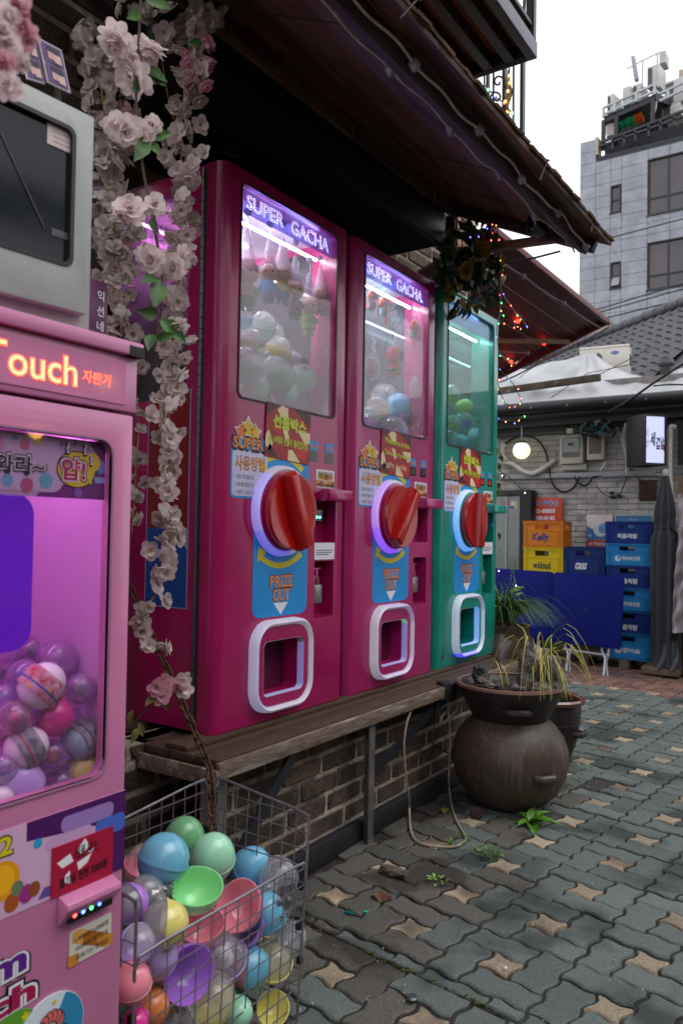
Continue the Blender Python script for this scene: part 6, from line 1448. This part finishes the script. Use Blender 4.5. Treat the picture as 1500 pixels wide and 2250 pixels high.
# bundled splice boxes under the eave
cb=empty('cable_bundle','tangle of black splice boxes and grey cables strapped under the eave','cable bundle',(0,0,0))
for a,b,r_ in (((1280,935),(1318,928),.02),((1278,950),(1312,957),.024),((1320,925),(1345,950),.03),((1330,940),(1350,955),.022),((1300,945),(1335,940),.016)): G().cyl(F(*a,.2),F(*b,.2),r_,10).out('splice_box',mCbl,cb)
random.seed(77)
for k in range(9):
    x,y=random.uniform(1280,1345),random.uniform(925,955); G().tube(smooth([F(x+random.uniform(-14,14),y+random.uniform(-14,14),.2+.05*random.random()) for _ in range(5)]),.004,5).out('loose_cable',random.choice((mCbl,MATS['cable_grey'],mPVC,mat('teal_cable','#1f6a78',.5))),cb)
G().box(F(1252,948,.2).x-.02,F(1252,948,.2).x+.03,YH-.25,YH-.2,F(1252,948,.2).z-.02,F(1252,948,.2).z+.02).out('connector',mat('cream_connector','#b0a890',.5),cb,bevel=.004)
tag(G().tube(smooth([at(1335,906,y=6.15),at(1380,880,y=6.1),at(1440,838,y=6.0),at(1530,780,y=5.9)]),.009,6).out('overhead_cable',mCbl),'twisted dark overhead cable rising to the right across the tarpaulin','cable')
tag(G().tube(smooth([at(1435,848,y=6.0),at(1470,845,y=5.9),at(1530,846,y=5.9)]),.006,6).out('overhead_cable',mCbl),'second overhead cable branching level to the right','cable')
tag(G().tube(smooth([F(1375,930,.1),F(1368,960,.1),F(1372,985,.08),F(1378,1010,.05),F(1376,1040,.02)]),.016,8).out('white_pipe',mPVC),'white pipe bend behind the light box sign','pipe')
# light box sign, standing out from the wall
p0=at(1376,913,y=6.5); sx0,sx1=at(1376,960,y=6.5).x,at(1417,960,y=6.06).x
yF=6.0; a0=at(1417,912,y=yF); b0_=at(1417,1018,y=yF); a1=at(1461,928,y=yF+.0)
ls=empty('light_box_sign','lit white light box sign with brush lettering and a black side','sign',(0,0,0))
bx,bz0,bz1=a0.x,b0_.z,a0.z
# front edge at x=bx,y=yF ; box runs back to the wall along y and right along x
yb_=None
for k in range(200):
    y_=yF+k*.01; 
    if at(1376,960,y=y_).x>bx-.12: yb_=y_; 
dpt=.13
fdir=V((.66,.75,0)).normalized(); sdir=V((-.75,.66,0)).normalized()
wS=.0
def proj(p): d=p-CAM; z=d.dot(cf); return 750+FPX*d.dot(cr)/z
cS=V((a0.x,a0.y,0))
for k in range(1,200):
    if proj(V((a0.x,a0.y,1.9))+fdir*(k*.005))>1461: wS=k*.005; break
for k in range(1,200):
    if proj(V((a0.x,a0.y,1.9))+sdir*(k*.005))<1376: dpt=k*.005; break
ls.location=(a0.x,a0.y,bz0); ls.rotation_euler=(0,0,math.atan2(fdir.y,fdir.x)); hS=bz1-bz0
G().box(0,wS,0.004,dpt,-.012,hS+.012).out('case',mBlack,ls,bevel=.003)
G().ring([(0,-.012),(wS,-.012),(wS,hS+.012),(0,hS+.012)],[(.004,.006),(wS-.016,.006),(wS-.016,hS-.006),(.004,hS-.006)],-.006,.004).out('bezel',mBlack,ls)
G().box(.004,wS-.016,-.002,.003,.006,hS-.006).out('lit_face',mat('sign_glow','#b8bcd8',.4,emit='#cfd4ff',es=.42),ls)
for s,x0,x1,z0,z1,sh in (('세',.22,.48,.36,.66,.1),('겹',.50,.72,.30,.56,.15),('살',.72,.90,.30,.56,.1),('익',.02,.15,.55,.72,.1),('선',.02,.15,.34,.50,.1)): text(s,x0*wS,x1*wS,z0*hS,z1*hS,-.003,mBk,ls,off=.03 if x0>.2 else -.005,shear=sh)
pr([(.86*wS,.27*hS),(.92*wS,.27*hS),(.92*wS,.40*hS),(.86*wS,.40*hS)],-.0031,mat('seal_red','#b02040',.4),ls,'seal')
# rusty plate, folded parasol, white stand pipe, draped curtains at the right
p,q=F(1404,1055,.0),F(1441,1100,.0); tag(G().box(p.x,q.x,p.y-.02,p.y+.01,q.z,p.z).out('rusty_plate',mat('rust_plate','#3f2a20',.85,var=.4,vs=14,c3='#5a3826',s3=6,t3=.55),bevel=.003),'rusty brown plate fixed on the white wall','plate')
Yp=6.05; pa=empty('folded_parasol','folded grey parasol tied upright beside the crate stack','parasol',at(1458,1480,y=Yp))
base=pa.location
def pp(px,py): return at(px,py,y=Yp)-base
for v_ in (0,):
    prof=[]
    zt=pp(1458,1046).z
    def fold(a,b):
        z=zt*(1-b); ang=a*2*math.pi; wd=.03+.045*min(1,b*4)+(.055 if b>.32 else .055*b/.32)*1.0-.035*math.exp(-((b-.26)/.05)**2)
        wd*=1 if b<.93 else 1.08
        r_=wd*.84*(.78+.22*math.cos(ang*7+b*3)); return V((r_*math.cos(ang)+(.02 if b>.3 else 0)*b,r_*math.sin(ang),max(.06,z)))
    G().grid(fold,56,26).out('canopy',mat('parasol_cloth','#33363b',.8,var=.15,vs=6),pa,ang=80)
G().cyl((0,0,0),(0,0,zt+.05),.013,10).out('pole',mGrey,pa); G().lathe([(.05,zt*.735-.012),(.056,zt*.735),(.05,zt*.735+.012)],(0,0,0),16,cap=False).out('strap',mBlack,pa); G().tube([(.045,-.02,zt*.74),(.09,-.02,zt*.70),(.07,-.03,zt*.66)],.008,6).out('strap_end',mBlack,pa)
G().lathe([(.012,zt+.0),(.02,zt+.02),(.016,zt+.05)],(0,0,0),10).out('finial',mPVC,pa); G().box(-.14,.12,-.1,.1,0.0,.05).out('base_block',mat('old_wood_block','#6a5a48',.9,var=.3,vs=12),pa,bevel=.006)
tag(G().grid(lambda a,b: at(1440+a*46+6*math.sin(b*3),1418+b*54-10*a*(1-b),y=5.98)+V((0,.02*math.sin(a*9+b*4)-.03*b,0)),12,8).out('loose_cover',mat('cover_grey','#4a4c52',.6,var=.2,vs=8),ang=80),'loose flap of grey cover hanging at the foot of the folded parasol','cover')
tag(G().tube(smooth([at(1484,940,y=6.3),at(1474,938,y=6.3),at(1471,950,y=6.3),at(1470,1040,y=6.3),at(1474,1100,y=6.3),at(1477,1180,y=6.3)]),[.02]*26,10).out('stand_pipe',mPVC),'white stand pipe at the right end of the white wall','pipe')
cu_=empty('draped_curtain','grey white quilted sheet hanging in folds at the right edge','curtain',(0,0,0))
G().grid(lambda a,b: at(1487-a*2+16*a*1.0+(8*math.sin(b*5+a*3))*.6-10*b+ (a*60),1085+b*305,y=5.95)+V((0,.03*math.sin(a*16+b*9)+.014*math.sin(b*40+a*9),0)),40,60).out('sheet',mat('curtain_white','#a29aa0',.75,var=.15,vs=5),cu_,ang=80)
G().box(at(1495,1050,y=6.0).x-.02,at(1495,1050,y=6.0).x+.5,5.99,6.02,at(1495,1090,y=6).z,at(1495,1050,y=6).z).out('head_board',mat('wood_board','#6a5238',.7,var=.3,vs=9),cu_)
tag(G().box(at(1489,945,y=6.4).x,at(1489,945,y=6.4).x+.5,6.38,6.42,at(1489,1022,y=6.4).z,at(1489,925,y=6.4).z).out('dark_shutter',mBlack),'dark shutter panel right of the white stand pipe','shutter')
tag(G().box(at(1484,1400,y=6.1).x,at(1484,1400,y=6.1).x+.5,6.05,6.4,.03,at(1490,1390,y=6.1).z).out('dark_crate_base',mat('brown_base','#3a2c28',.9,var=.4,vs=9),bevel=.01),'dark brown base under the draped curtain','base')
# ---------------- posters, orange sign
def wall_board(name,label,cat,px0,py0,px1,py1,m_,d=.03,th=.012):
    a,b=F(px0,py1,d),F(px1,py0,d); o=empty(name,label,cat,(a.x,a.y,a.z)); G().box(0,b.x-a.x,0,th,0,b.z-a.z).out('board',m_,o,bevel=.002); return o,b.x-a.x,b.z-a.z
os_,w_,h_=wall_board('estate_sign','orange sign with blue Korean words and white telephone numbers','sign',1148,1093,1235,1170,mat('sign_orange','#c4401c',.5,var=.08,vs=6))
x0=w_*.20
text('전문 부동산',x0,w_*.9,h_*.76,h_*.93,-.002,mWh,os_,off=.05,pad=.002); text('전문 부동산',x0,w_*.9,h_*.76,h_*.93,-.003,mat('sign_blue','#2a2a8a',.5),os_,off=.015)
text('722-8855',x0,w_*.82,h_*.56,h_*.68,-.002,mWh,os_,off=.03); text('-3008-0145',x0,w_*.81,h_*.36,h_*.48,-.002,mWh,os_,off=.03)
text('믿음부동산서비스',x0,w_*.88,h_*.17,h_*.27,-.002,MATS['sign_blue'],os_,off=.02)
ps_,w_,h_=wall_board('wave_poster','torn white poster with a blue wave picture and a red strip','poster',1287,1131,1345,1202,mat('poster_white','#bdb6b2',.6,var=.15,vs=12))
pr([(0.002,h_*.24),(w_-.002,h_*.24),(w_-.002,h_*.55),(w_*.55,h_*.62),(w_*.2,h_*.56),(0.002,h_*.66)],-.002,mat('wave_blue','#2f6aa0',.5,var=.25,vs=20),ps_,'picture')
pr(disc(w_*.55,h_*.55,w_*.28,20),-.0025,mat('wave_pale','#b9c4cc',.5),ps_,'picture'); pr(disc(w_*.66,h_*.58,w_*.2,18),-.003,mat('wave_mid','#5a88b4',.5,var=.3,vs=30),ps_,'picture')
pr([(.002,.002),(w_-.002,.002),(w_-.002,h_*.22),(.002,h_*.22)],-.002,mat('poster_red','#a02a2c',.5),ps_,'picture'); text('신개념상회',w_*.08,w_*.9,h_*.05,h_*.16,-.003,mWh,ps_,off=.01); text('부산',w_*.06,w_*.22,h_*.30,h_*.40,-.003,mWh,ps_)
bb_,w_,h_=wall_board('blue_board','blue notice board with a pale edge behind the crate stack','board',1349,1130,1434,1160,mat('board_edge','#9a9da0',.5)); pr([(.01,.0),(w_-.01,.0),(w_-.01,h_-.012),(.01,h_-.012)],-.002,mat('board_blue','#2f6f9a',.5),bb_,'field'); text('푸른나라',w_*.36,w_*.62,h_*.55,h_*.68,-.003,mWh,bb_,off=-.01)
# ---------------- display fridge / glass door at the left of the wall
Yd=6.44; a,b=at(1070,1255,y=Yd),at(1166,1076,y=Yd)
fr=empty('display_fridge','black framed glass door fridge with stickers beside the orange sign','fridge',(a.x,Yd,0))
w_=b.x-a.x; h_=b.z
fr_=carve(G().box(0,w_,0,.14,.02,h_).mesh('case',bevel=.005),[G().box(.03,w_-.10,-.05,.12,.2,h_-.055).mesh('cut')]); link('case',fr_,mBlack,fr)
G().box(.032,w_-.102,.002,.008,.2,h_-.056).out('door_glass',mat('fridge_glass','#707a78',.1,spec=.6,var=.15,vs=4),fr)
for k in range(3): G().box(.04,w_-.11,.03,.11,.4+k*.28,.41+k*.28).out('shelf',mGrey,fr)
G().box(w_*.42,w_*.46,-.008,.0015,.2,h_-.056).out('door_edge',mat('edge_white','#9aa09c',.4),fr)
xs1=at(1100,1090,y=Yd).x-a.x; xs2=at(1137,1112,y=Yd).x-a.x; pr([(xs1,at(1100,1112,y=Yd).z),(xs2,at(1100,1112,y=Yd).z),(xs2,at(1100,1082,y=Yd).z),(xs1,at(1100,1082,y=Yd).z)],.001,mat('sticker_haze','#7d8284',.5),fr,'sticker'); text('CCTV',at(1112,1090,y=Yd).x-a.x,at(1134,1090,y=Yd).x-a.x,at(1112,1093,y=Yd).z,at(1112,1086,y=Yd).z,.0,mat('cctv_red','#6a3a48',.5),fr,off=.02)
for (px0,py0,px1,py1,c_) in ((1106,1103,1120,1110,'#b05a5a'),(1121,1101,1130,1112,'#b8b8bc'),(1106,1111,1116,1117,'#8a9ab8'),(1118,1112,1128,1117,'#2a4a9a'),(1130,1101,1135,1118,'#c0b050')):
    p,q=at(px0,py1,y=Yd),at(px1,py0,y=Yd); pr([(p.x-a.x,p.z),(q.x-a.x,p.z),(q.x-a.x,q.z),(p.x-a.x,q.z)],.0,mat('st'+c_,c_,.5),fr,'sticker')
# ---------------- crates
def crate_mesh(w_,d_,h_):
    g=G(); t=.008
    g.box(0,w_,0,d_,0,.008)
    for (x0,x1,y0,y1) in ((0,w_,0,t),(0,w_,d_-t,d_)): 
        g.box(x0,x1,y0,y1,.008,h_*.68); g.box(x0,x1,y0,y1,h_*.86,h_); g.box(x0,w_*.3,y0,y1,h_*.68,h_*.86); g.box(w_*.64,x1,y0,y1,h_*.68,h_*.86)
    for (x0,x1) in ((0,t),(w_-t,w_)):
        g.box(x0,x1,t,d_-t,.008,h_*.68); g.box(x0,x1,t,d_-t,h_*.86,h_); g.box(x0,x1,t,d_*.33,h_*.68,h_*.86); g.box(x0,x1,d_*.66,d_-t,h_*.68,h_*.86)
    return g
def ribs_mesh(w_,d_,h_):
    g=G()
    for z in (h_*.62,h_*.885,h_-.008): 
        g.box(-.006,w_+.006,-.006,0,z,z+.006); g.box(w_,w_+.006,0,d_,z,z+.006)
    for x in (.02,w_*.12,w_*.30,w_*.64,w_*.86,w_-.026): g.box(x,x+.005,-.005,0,.0,h_*.62 if .1*w_<x<.9*w_ else h_-.01)
    for y in (.02,d_*.3,d_*.66,d_-.03): g.box(w_,w_+.005,y,y+.005,0,h_*.62)
    g.box(-.005,w_+.005,-.005,0,0,.008)
    return g
def crate(px0,py0,px1,py1,y,c_,label,txt,tc,wide=.34,d_=.26,group='stacked plastic bottle crates',shear=.15,tx=(.22,.70,.20,.46),extra=None,rz=0):
    a,b=at(px0,py1,y=y),at(px1,py0,y=y); w_=b.x-a.x; h_=b.z-a.z
    o=empty('bottle_crate',label,'crate',(a.x,y,a.z),(0,0,rz),group)
    m_=mat('crate'+c_,c_,.55,var=.08,vs=6,spec=.25)
    crate_mesh(w_,d_,h_).out('walls',m_,o); ribs_mesh(w_,d_,h_).out('ribs',m_,o)
    if txt: text(txt,w_*tx[0],w_*tx[1],h_*tx[2],h_*tx[3],-.0062,mat('print'+tc,tc,.5),o,off=.04,shear=shear)
    G().box(w_*.14,w_*.86,-.0055,-.002,h_*.06,h_*.60).out('label_panel',m_,o)
    if extra: extra(o,w_,h_)
    return o
YC=6.15
def badge(o,w_,h_): 
    pr(disc(w_*.27,h_*.34,h_*.13,16),-.0064,mat('print#c8ccd0','#c8ccd0',.5),o,'emblem'); pr(disc(w_*.29,h_*.38,h_*.06,12),-.0067,mat('crate#1f7ab8','#1f7ab8',.55,var=.08,vs=6,spec=.25),o,'emblem')
def clover(o,w_,h_):
    for k in range(4): pr(disc(w_*.31+.011*math.cos(R(90*k+45)),h_*.33+.011*math.sin(R(90*k+45)),.0085,12),-.0064-.0001*k,mat('print#2a2a18','#2a2a18',.5),o,'emblem')
crate(1149,1145,1236,1201,YC,'#c8761c','orange crate with purple blue lettering, on top of the yellow crate','Kelly','#2c2a6a',shear=.25,tx=(.22,.68,.16,.54),d_=.22)
crate(1149,1203,1236,1262,YC,'#c8ac14','yellow crate with black lettering under the orange crate','kloud','#2a2a18',shear=0,tx=(.38,.70,.22,.48),extra=clover,d_=.22)
crate(1149,1262,1236,1330,YC,'#b8861c','hidden lower crate under the yellow one behind the blue table',None,'#222222',d_=.22)
crate(1149,1330,1236,1400,YC,'#9a7a1c','lowest crate of the yellow and orange stack behind the blue table',None,'#222222',d_=.22)
crate(1239,1203,1327,1262,YC,'#0f2a6a','navy crate with slanted white lettering between yellow and blue stacks','cass','#c4c8d0',shear=.3,tx=(.28,.58,.20,.44),d_=.22)
crate(1239,1262,1327,1330,YC,'#0e2458','navy crate hidden below the one with slanted white lettering',None,'#222222',d_=.22)
ys_=[1146,1195,1244,1294,1344,1395,1446]
lb_=['topmost navy crate of the tall blue stack','light blue crate second from the top of the tall stack','navy crate third from the top of the tall stack','light blue crate fourth from the top of the tall stack','navy crate fifth from the top of the tall stack','light blue crate at the bottom of the tall stack']
for k in range(6):
    dk=k%2==0
    crate(1329+(k%3),ys_[k],1430+(k%2),ys_[k+1]-1,YC,'#0f2c74' if dk else '#1f7ab8',lb_[k],'처음처럼' if dk else ('하이트진로' if k<5 else '참이슬'),'#c8ccd0',shear=.1 if dk else 0,tx=(.26,.70,.24,.46) if dk else (.36,.76,.26,.44),d_=.26,extra=None if dk else badge)
pl_=empty('wooden_pallet','low wooden pallet under the tall blue crate stack','pallet',(at(1329,1446,y=YC).x,YC,0))
for y in (.0,.1,.2): G().box(-.3,.42,y,y+.06,.075,.1).out('slat',mat('old_wood_block','#6a5a48'),pl_,bevel=.002)
for x in (-.2,.1,.3): G().box(x,x+.07,.0,.26,0,.075).out('block',mat('old_wood_block','#6a5a48'),pl_,bevel=.003)
# ---------------- folding tables
mTB=mat('table_blue','#051468',.6,var=.1,vs=4,bump=.02,spec=.15); mLegW=mat('leg_white','#a9adb6',.35,metal=.3)
def ftable(x0,x1,z0,z1,y,label,hole=True,rz=0,rx=R(-4)):
    o=empty('folding_table',label,'folding table',(x0,y,z0),(rx,R(1.2),rz),'blue folding tables leaning on the crates'); w_,h_=x1-x0,z1-z0
    G().prism(rrect(0,w_,0,h_,.03,5),0,.022).out('table_top',mTB,o,bevel=.005)
    g=G()
    for k in range(8):
        a=R(45*k+10); c=V((w_*.5,-.0002,h_*.5)); g.bar(c+V((math.cos(a)*.03,0,math.sin(a)*.03)),c+V((math.cos(a)*.2,0,math.sin(a)*.2)),.012,.0016,(0,1,0))
    g.out('ribs',mTB,o)
    if hole: G().lathe([(.012,-.002),(.012,.003)],(w_*.5,0,h_*.5),14,'y').out('parasol_hole',mBlack,o)
    zb=-z0+.0
    for x in (.12,w_-.13): 
        G().tube([(x,.03,.05),(x-.01,.03,-.02),(x+.02,.02,-.08),(x+.025,-.02,zb+.004)],.009,8).out('leg',mLegW,o)
        G().tube([(x+.045,.035,.05),(x+.04,.03,-.03),(x+.025,.03,-.10),(x+.0+.045,.0,zb+.004)],.009,8).out('leg',mLegW,o)
    G().cyl((.10,.028,-.045),(w_-.08,.028,-.055),.008,8).out('cross_bar',mLegW,o)
ftable(-1.995,-1.474,.205,.728,5.80,'blue folding table standing on edge in front of the crates, right one')
ftable(-2.56,-2.002,.215,.738,5.83,'blue folding table standing on edge, left one behind the grass',True)
# ================================================================ grey stone tower
YT=20
tw_=empty('stone_tower','tall grey stone clad office block with tinted windows and a cluttered roof','office block',(0,YT,0))
mStone=mat('grey_stone','#9498a0',.6,var=.2,vs=2.6,isl=.07,c3='#a2a5aa',s3=7,t3=.64); mJoint=mat('stone_joint','#3c3e42',.8); mTint=mat('tinted_glass','#4a4448',.12,var=.15,vs=1.5,spec=.6); mFrame=mat('window_frame','#26262a',.5)
T=lambda px,py: at(px,py,y=YT)
xs=[T(x,560).x for x in (1272.5,1307,1340,1364,1422,1470,1520,1570)]
zt_=T(1273,316).z; x_r=xs[-1]
G().box(xs[0]+.004,x_r,.03,6,0,zt_-.5).out('wall',mJoint,tw_); G().box(xs[0]+.004,xs[1],.03,.3,zt_-.5,zt_-.02).out('wall_top',mJoint,tw_)
ph=.302; z=zt_; rows=[]
while z>5.2: rows.append((z-ph,z)); z-=ph
wins=[(T(1341,410),T(1363,465),1,'s'),(T(1341,578),T(1363,632),1,'o'),(T(1422,352),T(1560,447),2,'w'),(T(1421,535),T(1560,618),2,'w')]
wr=[(a.x,b.x,b.z,a.z,n,t) for a,b,n,t in wins]
me=G().box(0,1,-.03,.03,0,1).mesh('panel'); me.materials.append(mStone)
for ci,(a,b) in enumerate(zip(xs,xs[1:])):
    for ri,(c,d) in enumerate(rows):
        if ci>0 and d>zt_-.45: continue
        segs=[(c,d)]
        for (wa,wb,wc,wd_,n,t) in wr:
            if b-.02>wa and a+.02<wb:
                ns=[]
                for (s,e) in segs:
                    if e<=wc or s>=wd_: ns.append((s,e))
                    else:
                        if s<wc-.03: ns.append((s,wc))
                        if e>wd_+.03: ns.append((wd_,e))
                segs=ns
        for s,e in segs: 
            if e-s>.03: link('stone_panel',me,None,tw_,(a+.005,0,s+.005),None,(b-a-.010,1,e-s-.010))
for wa,wb,wc,wd_,n,t in wr:
    nm=empty('window',None,None,(wa,0,wc)); nm.parent=tw_; W2,H2=wb-wa,wd_-wc
    G().ring([(0,0),(W2,0),(W2,H2),(0,H2)],[(.03,.03),(W2-.03,.03),(W2-.03,H2-.03),(.03,H2-.03)],-.035,.05).out('frame',mFrame,nm)
    G().box(.03,W2-.03,.025,.03,.03,H2-.03).out('pane',mTint,nm); hz=.30*H2 if t=='w' else .47*H2
    G().box(.03,W2-.03,.0,.024,hz-.02,hz+.02).out('transom',mFrame,nm); G().box(-.02,W2+.02,-.06,-.032,-.03,.0).out('sill',mFrame,nm)
    if t=='w':
        for x in (1421,1464,1510): xx=T(x,400).x-wa; G().box(xx+.02,xx+.06,-.001,.0245,.03,H2-.03).out('mullion',mFrame,nm)
        g=G(); 
        for k in range(16): z=H2*.36+k*.042; g.box(.05,W2-.05,.0305,.034,z,z+.03)
        g.out('blind',mat('blind_slats','#5f585c',.6),nm)
    if t=='o': G().box(.03,W2-.03,-.02,0,.05,.35,M4.Translation((0,-.12,0))@M4.Rotation(R(-28),4,'X')).out('tilted_sash',mat('sash_pale','#8a8a8c',.3),nm)
G().box(T(1314,330).x,x_r,.55,.7,zt_-.5,zt_+.12).out('roof_screen',mat('roof_clutter','#2c2c30',.8,var=.4,vs=3),tw_)
# roof edge and clutter
def RB(p,q,m_,name,wd=.05,h_=.05): G().bar(p,q,wd,h_).out(name,m_,rf)
rf=empty('roof_platform','black steel roof platform with pale railings on the office block','roof platform',(0,0,0))
Tt=lambda px,py,d=0: at(px,py,y=YT+d)
mRail=mat('pale_rail','#a9b0b4',.4,metal=.2)
G().box(T(1307,330).x,x_r,YT+.02,YT+.06,zt_-.5,zt_-.45).out('roof_kerb',mSteel,rf)
G().box(T(1308,330).x-.02,T(1313,330).x,YT-.02,YT+.3,T(1310,340).z,T(1308,302).z).out('end_post',mat('cream_post','#b8a898',.6),rf)
RB(Tt(1322,312),Tt(1510,240),mSteel,'railing_bar',.06,.06); RB(Tt(1316,322),Tt(1510,252),mSteel,'railing_bar',.05,.05)
for x,y in ((1345,303),(1370,295),(1395,285),(1424,274),(1450,262),(1480,250)): RB(Tt(x,y),Tt(x,y+26),mSteel,'railing_post',.05,.05)
for a,b in (((1325,265),(1324,330)),((1434,215),(1432,285)),((1354,255),(1352,318))): RB(Tt(*a,.1),Tt(*b,.1),mSteel,'platform_post',.09,.09)
g=G(); A=[g.v(p) for p in (Tt(1326,256,.1),Tt(1440,205,.1),Tt(1440,205,.1)+V((.9,1.6,0)),Tt(1326,256,.1)+V((0,1.6,0)))]; B_=[g.v(v_.co+V((0,0,-.16))) for v_ in A]; g.face(A); g.face(B_[::-1])
for k in range(4): g.face([A[(k+1)%4],A[k],B_[k],B_[(k+1)%4]])
g.out('deck',mSteel,rf)
for a,b in (((1325,237),(1440,184)),((1325,252),(1440,199)),((1440,184),(1448,190)),((1440,200),(1448,206)),((1448,206),(1520,172)),((1448,222),(1520,188))): RB(Tt(*a,.05),Tt(*b,.05),mRail,'guard_rail',.05,.05)
for a,b in (((1325,236),(1325,258)),((1349,226),(1349,246)),((1397,204),(1396,224)),((1438,183),(1437,208)),((1466,197),(1466,216))): RB(Tt(*a,.05),Tt(*b,.05),mRail,'guard_post',.06,.06)
def unit(px0,py0,px1,py1,label,d=.6,grille=True,sd=.55):
    a,b=Tt(px0,py1,d),Tt(px1,py0,d); o=empty('outdoor_unit',label,'outdoor unit',(a.x,a.y,a.z),(0,0,R(-8)),'outdoor units on the office block roof'); w_,h_=b.x-a.x,b.z-a.z
    G().box(0,w_,0,sd,0,h_).out('casing',mat('unit_grey','#b4b2ac',.5,var=.1,vs=3),o,bevel=.02)
    if grille: 
        g=G(); [g.box(.03,w_*.45,-.012,0,h_*.08+k*h_*.07,h_*.08+k*h_*.07+h_*.045) for k in range(12)]; g.out('grille',MATS['dark_grille'],o)
unit(1332,205,1349,252,'leftmost boxy outdoor unit on the roof platform',.7); unit(1366,188,1385,235,'second outdoor unit on the roof platform, pale with a dark side',.8,False); unit(1388,182,1408,228,'third outdoor unit on the roof platform, dark grille',.9); unit(1420,140,1447,195,'tall narrow outdoor unit at the end of the roof platform',.8); unit(1458,168,1505,235,'large outdoor unit with a dark grille at the right roof edge',.6); unit(1453,225,1495,262,'lower outdoor unit behind the roof railing',.6)
rock_=None
tag(G().box(T(1424,1).x,T(1439,1).x,YT+1.2,YT+1.6,Tt(1430,145,1.2).z,Tt(1430,120,1.2).z).out('antenna_box',mat('unit_grey','#b4b2ac')),'grey box standing above the tall outdoor unit','box')
tag(G().bar(Tt(1390,125,.9),Tt(1398,178,.9),.16,.1).out('aerial_antenna',mat('antenna_grey','#9a9ca8',.5),bevel=.02),'leaning grey antenna panel on the roof','antenna')
an=empty('aerial','thin horizontal aerial wire with two masts on the roof','aerial',(0,0,0)); G().tube([Tt(1376,152,1.5),Tt(1410,133,1.5),Tt(1453,113,1.5)],.02,5).out('boom',mRail,an)
for a,b in (((1411,132),(1410,185)),((1443,117),(1443,145))): G().tube([Tt(*a,1.5),Tt(*b,1.5)],.025,6).out('mast',mRail,an)
for a,b,c_,lab in (((1360,273),(1395,259),'#0f8a5a','green rolled net behind the roof railing'),((1344,280),(1362,272),'#0c6a48','darker green rolled net end behind the roof railing'),((1395,258),(1411,252),'#d86a14','orange rolled net behind the roof railing')):
    n=6; pa_,pb_=Tt(*a,.5),Tt(*b,.5); P=[pa_.lerp(pb_,k/24) for k in range(25)]; tag(G().tube(P,[.17+.02*math.cos(k*1.9) for k in range(25)],14).out('net_roll',mat('net'+c_,c_,.6)),lab,'net roll')
for px,py,s,lab in ((1341,288,.16,'white bucket behind the roof railing'),(1350,283,.10,'small white tub beside the bucket on the roof')): p=Tt(px,py,.4); tag(G().lathe([(s*.7,-s),(s,s*.8),(s*.9,s*.9)],p,14).out('bucket',mAU),lab,'bucket')
tag(G().tube(smooth([Tt(1443,217,.2),Tt(1438,225,.2),Tt(1436,238,.2),Tt(1432,252,.2)]),.06,8).out('roof_hose',mat('cream_hose','#b9b0a0',.6)),'cream hose bending down beside the platform post','hose')
tag(G().box(T(1458,1).x,T(1560,1).x,YT+1.8,YT+4,Tt(1480,215,1.8).z,Tt(1480,157,1.8).z).out('stair_head',mat('cream_render','#b5a590',.8)),'cream rendered stair head on the office roof','stair head')
for a,b in (((1278,690),(1510,620)),((1278,697),(1510,632)),((1276,712),(1510,655)),((1274,540),(1510,478))): tag(G().tube([at(*a,y=15),at(*b,y=15)],.012,5).out('overhead_wire',mCbl),'thin overhead wire crossing the stone tower, '+{690:'upper of the low pair',697:'lower of the low pair',712:'lowest of all',540:'highest, between the two window rows'}[a[1]],'wire','overhead wires before the tower')

# ================================================================ the other side of the alley (mirrored in the panes)
ob=face_root('unseen_street_building','unseen dark timber fronted shop building across the alley','building',3.0,-7,0)  # out of view; put in to darken pane reflections and cut skylight
mOb=mat('dark_front','#4a4039',.8,var=.3,vs=3); 
G().box(0,13.5,-4,0,0,2.6).out('wall',mOb,ob)
for k in range(9):
    u=.5+k*1.45; wn=G().box(u,u+1.05,0.0,.03,.75,2.2).out('window',mat('shop_window','#2a3036',.1),ob); G().ring([(u-.05,.7),(u+1.1,.7),(u+1.1,2.25),(u-.05,2.25)],[(u,.75),(u+1.05,.75),(u+1.05,2.2),(u,2.2)],.0,.06).out('frame',mWoodB,wn)
g=G(); A=[g.v(p) for p in ((-.3,.9,2.75),(13.8,.9,2.75),(13.8,-4.2,4.6),(-.3,-4.2,4.6))]; B_=[g.v(v_.co+V((0,0,.12))) for v_ in A]; g.face(A); g.face(B_[::-1])
for k in range(4): g.face([A[(k+1)%4],A[k],B_[k],B_[(k+1)%4]])
g.out('eave',mTile,ob)

mWarm=mat('warm_lamp','#ffe0b0',.4,emit='#ffb45a',es=16)
for k,(y,z,n) in enumerate(((2.45,1.52,'lowest'),(2.80,1.56,'second lowest'),(2.98,1.74,'third'),(3.28,1.92,'highest'))):
    lo=empty('festoon_lamp','warm round lamp hung from the opposite eave, '+n+' of four','lamp',(2.12,y,z),group='warm lamps across the alley')
    G().sph((0,0,0),.045,16,10).out('globe',mWarm,lo); G().cyl((0,0,.045),(0,0,2.72-z),.004,6).out('flex',mCbl,lo)
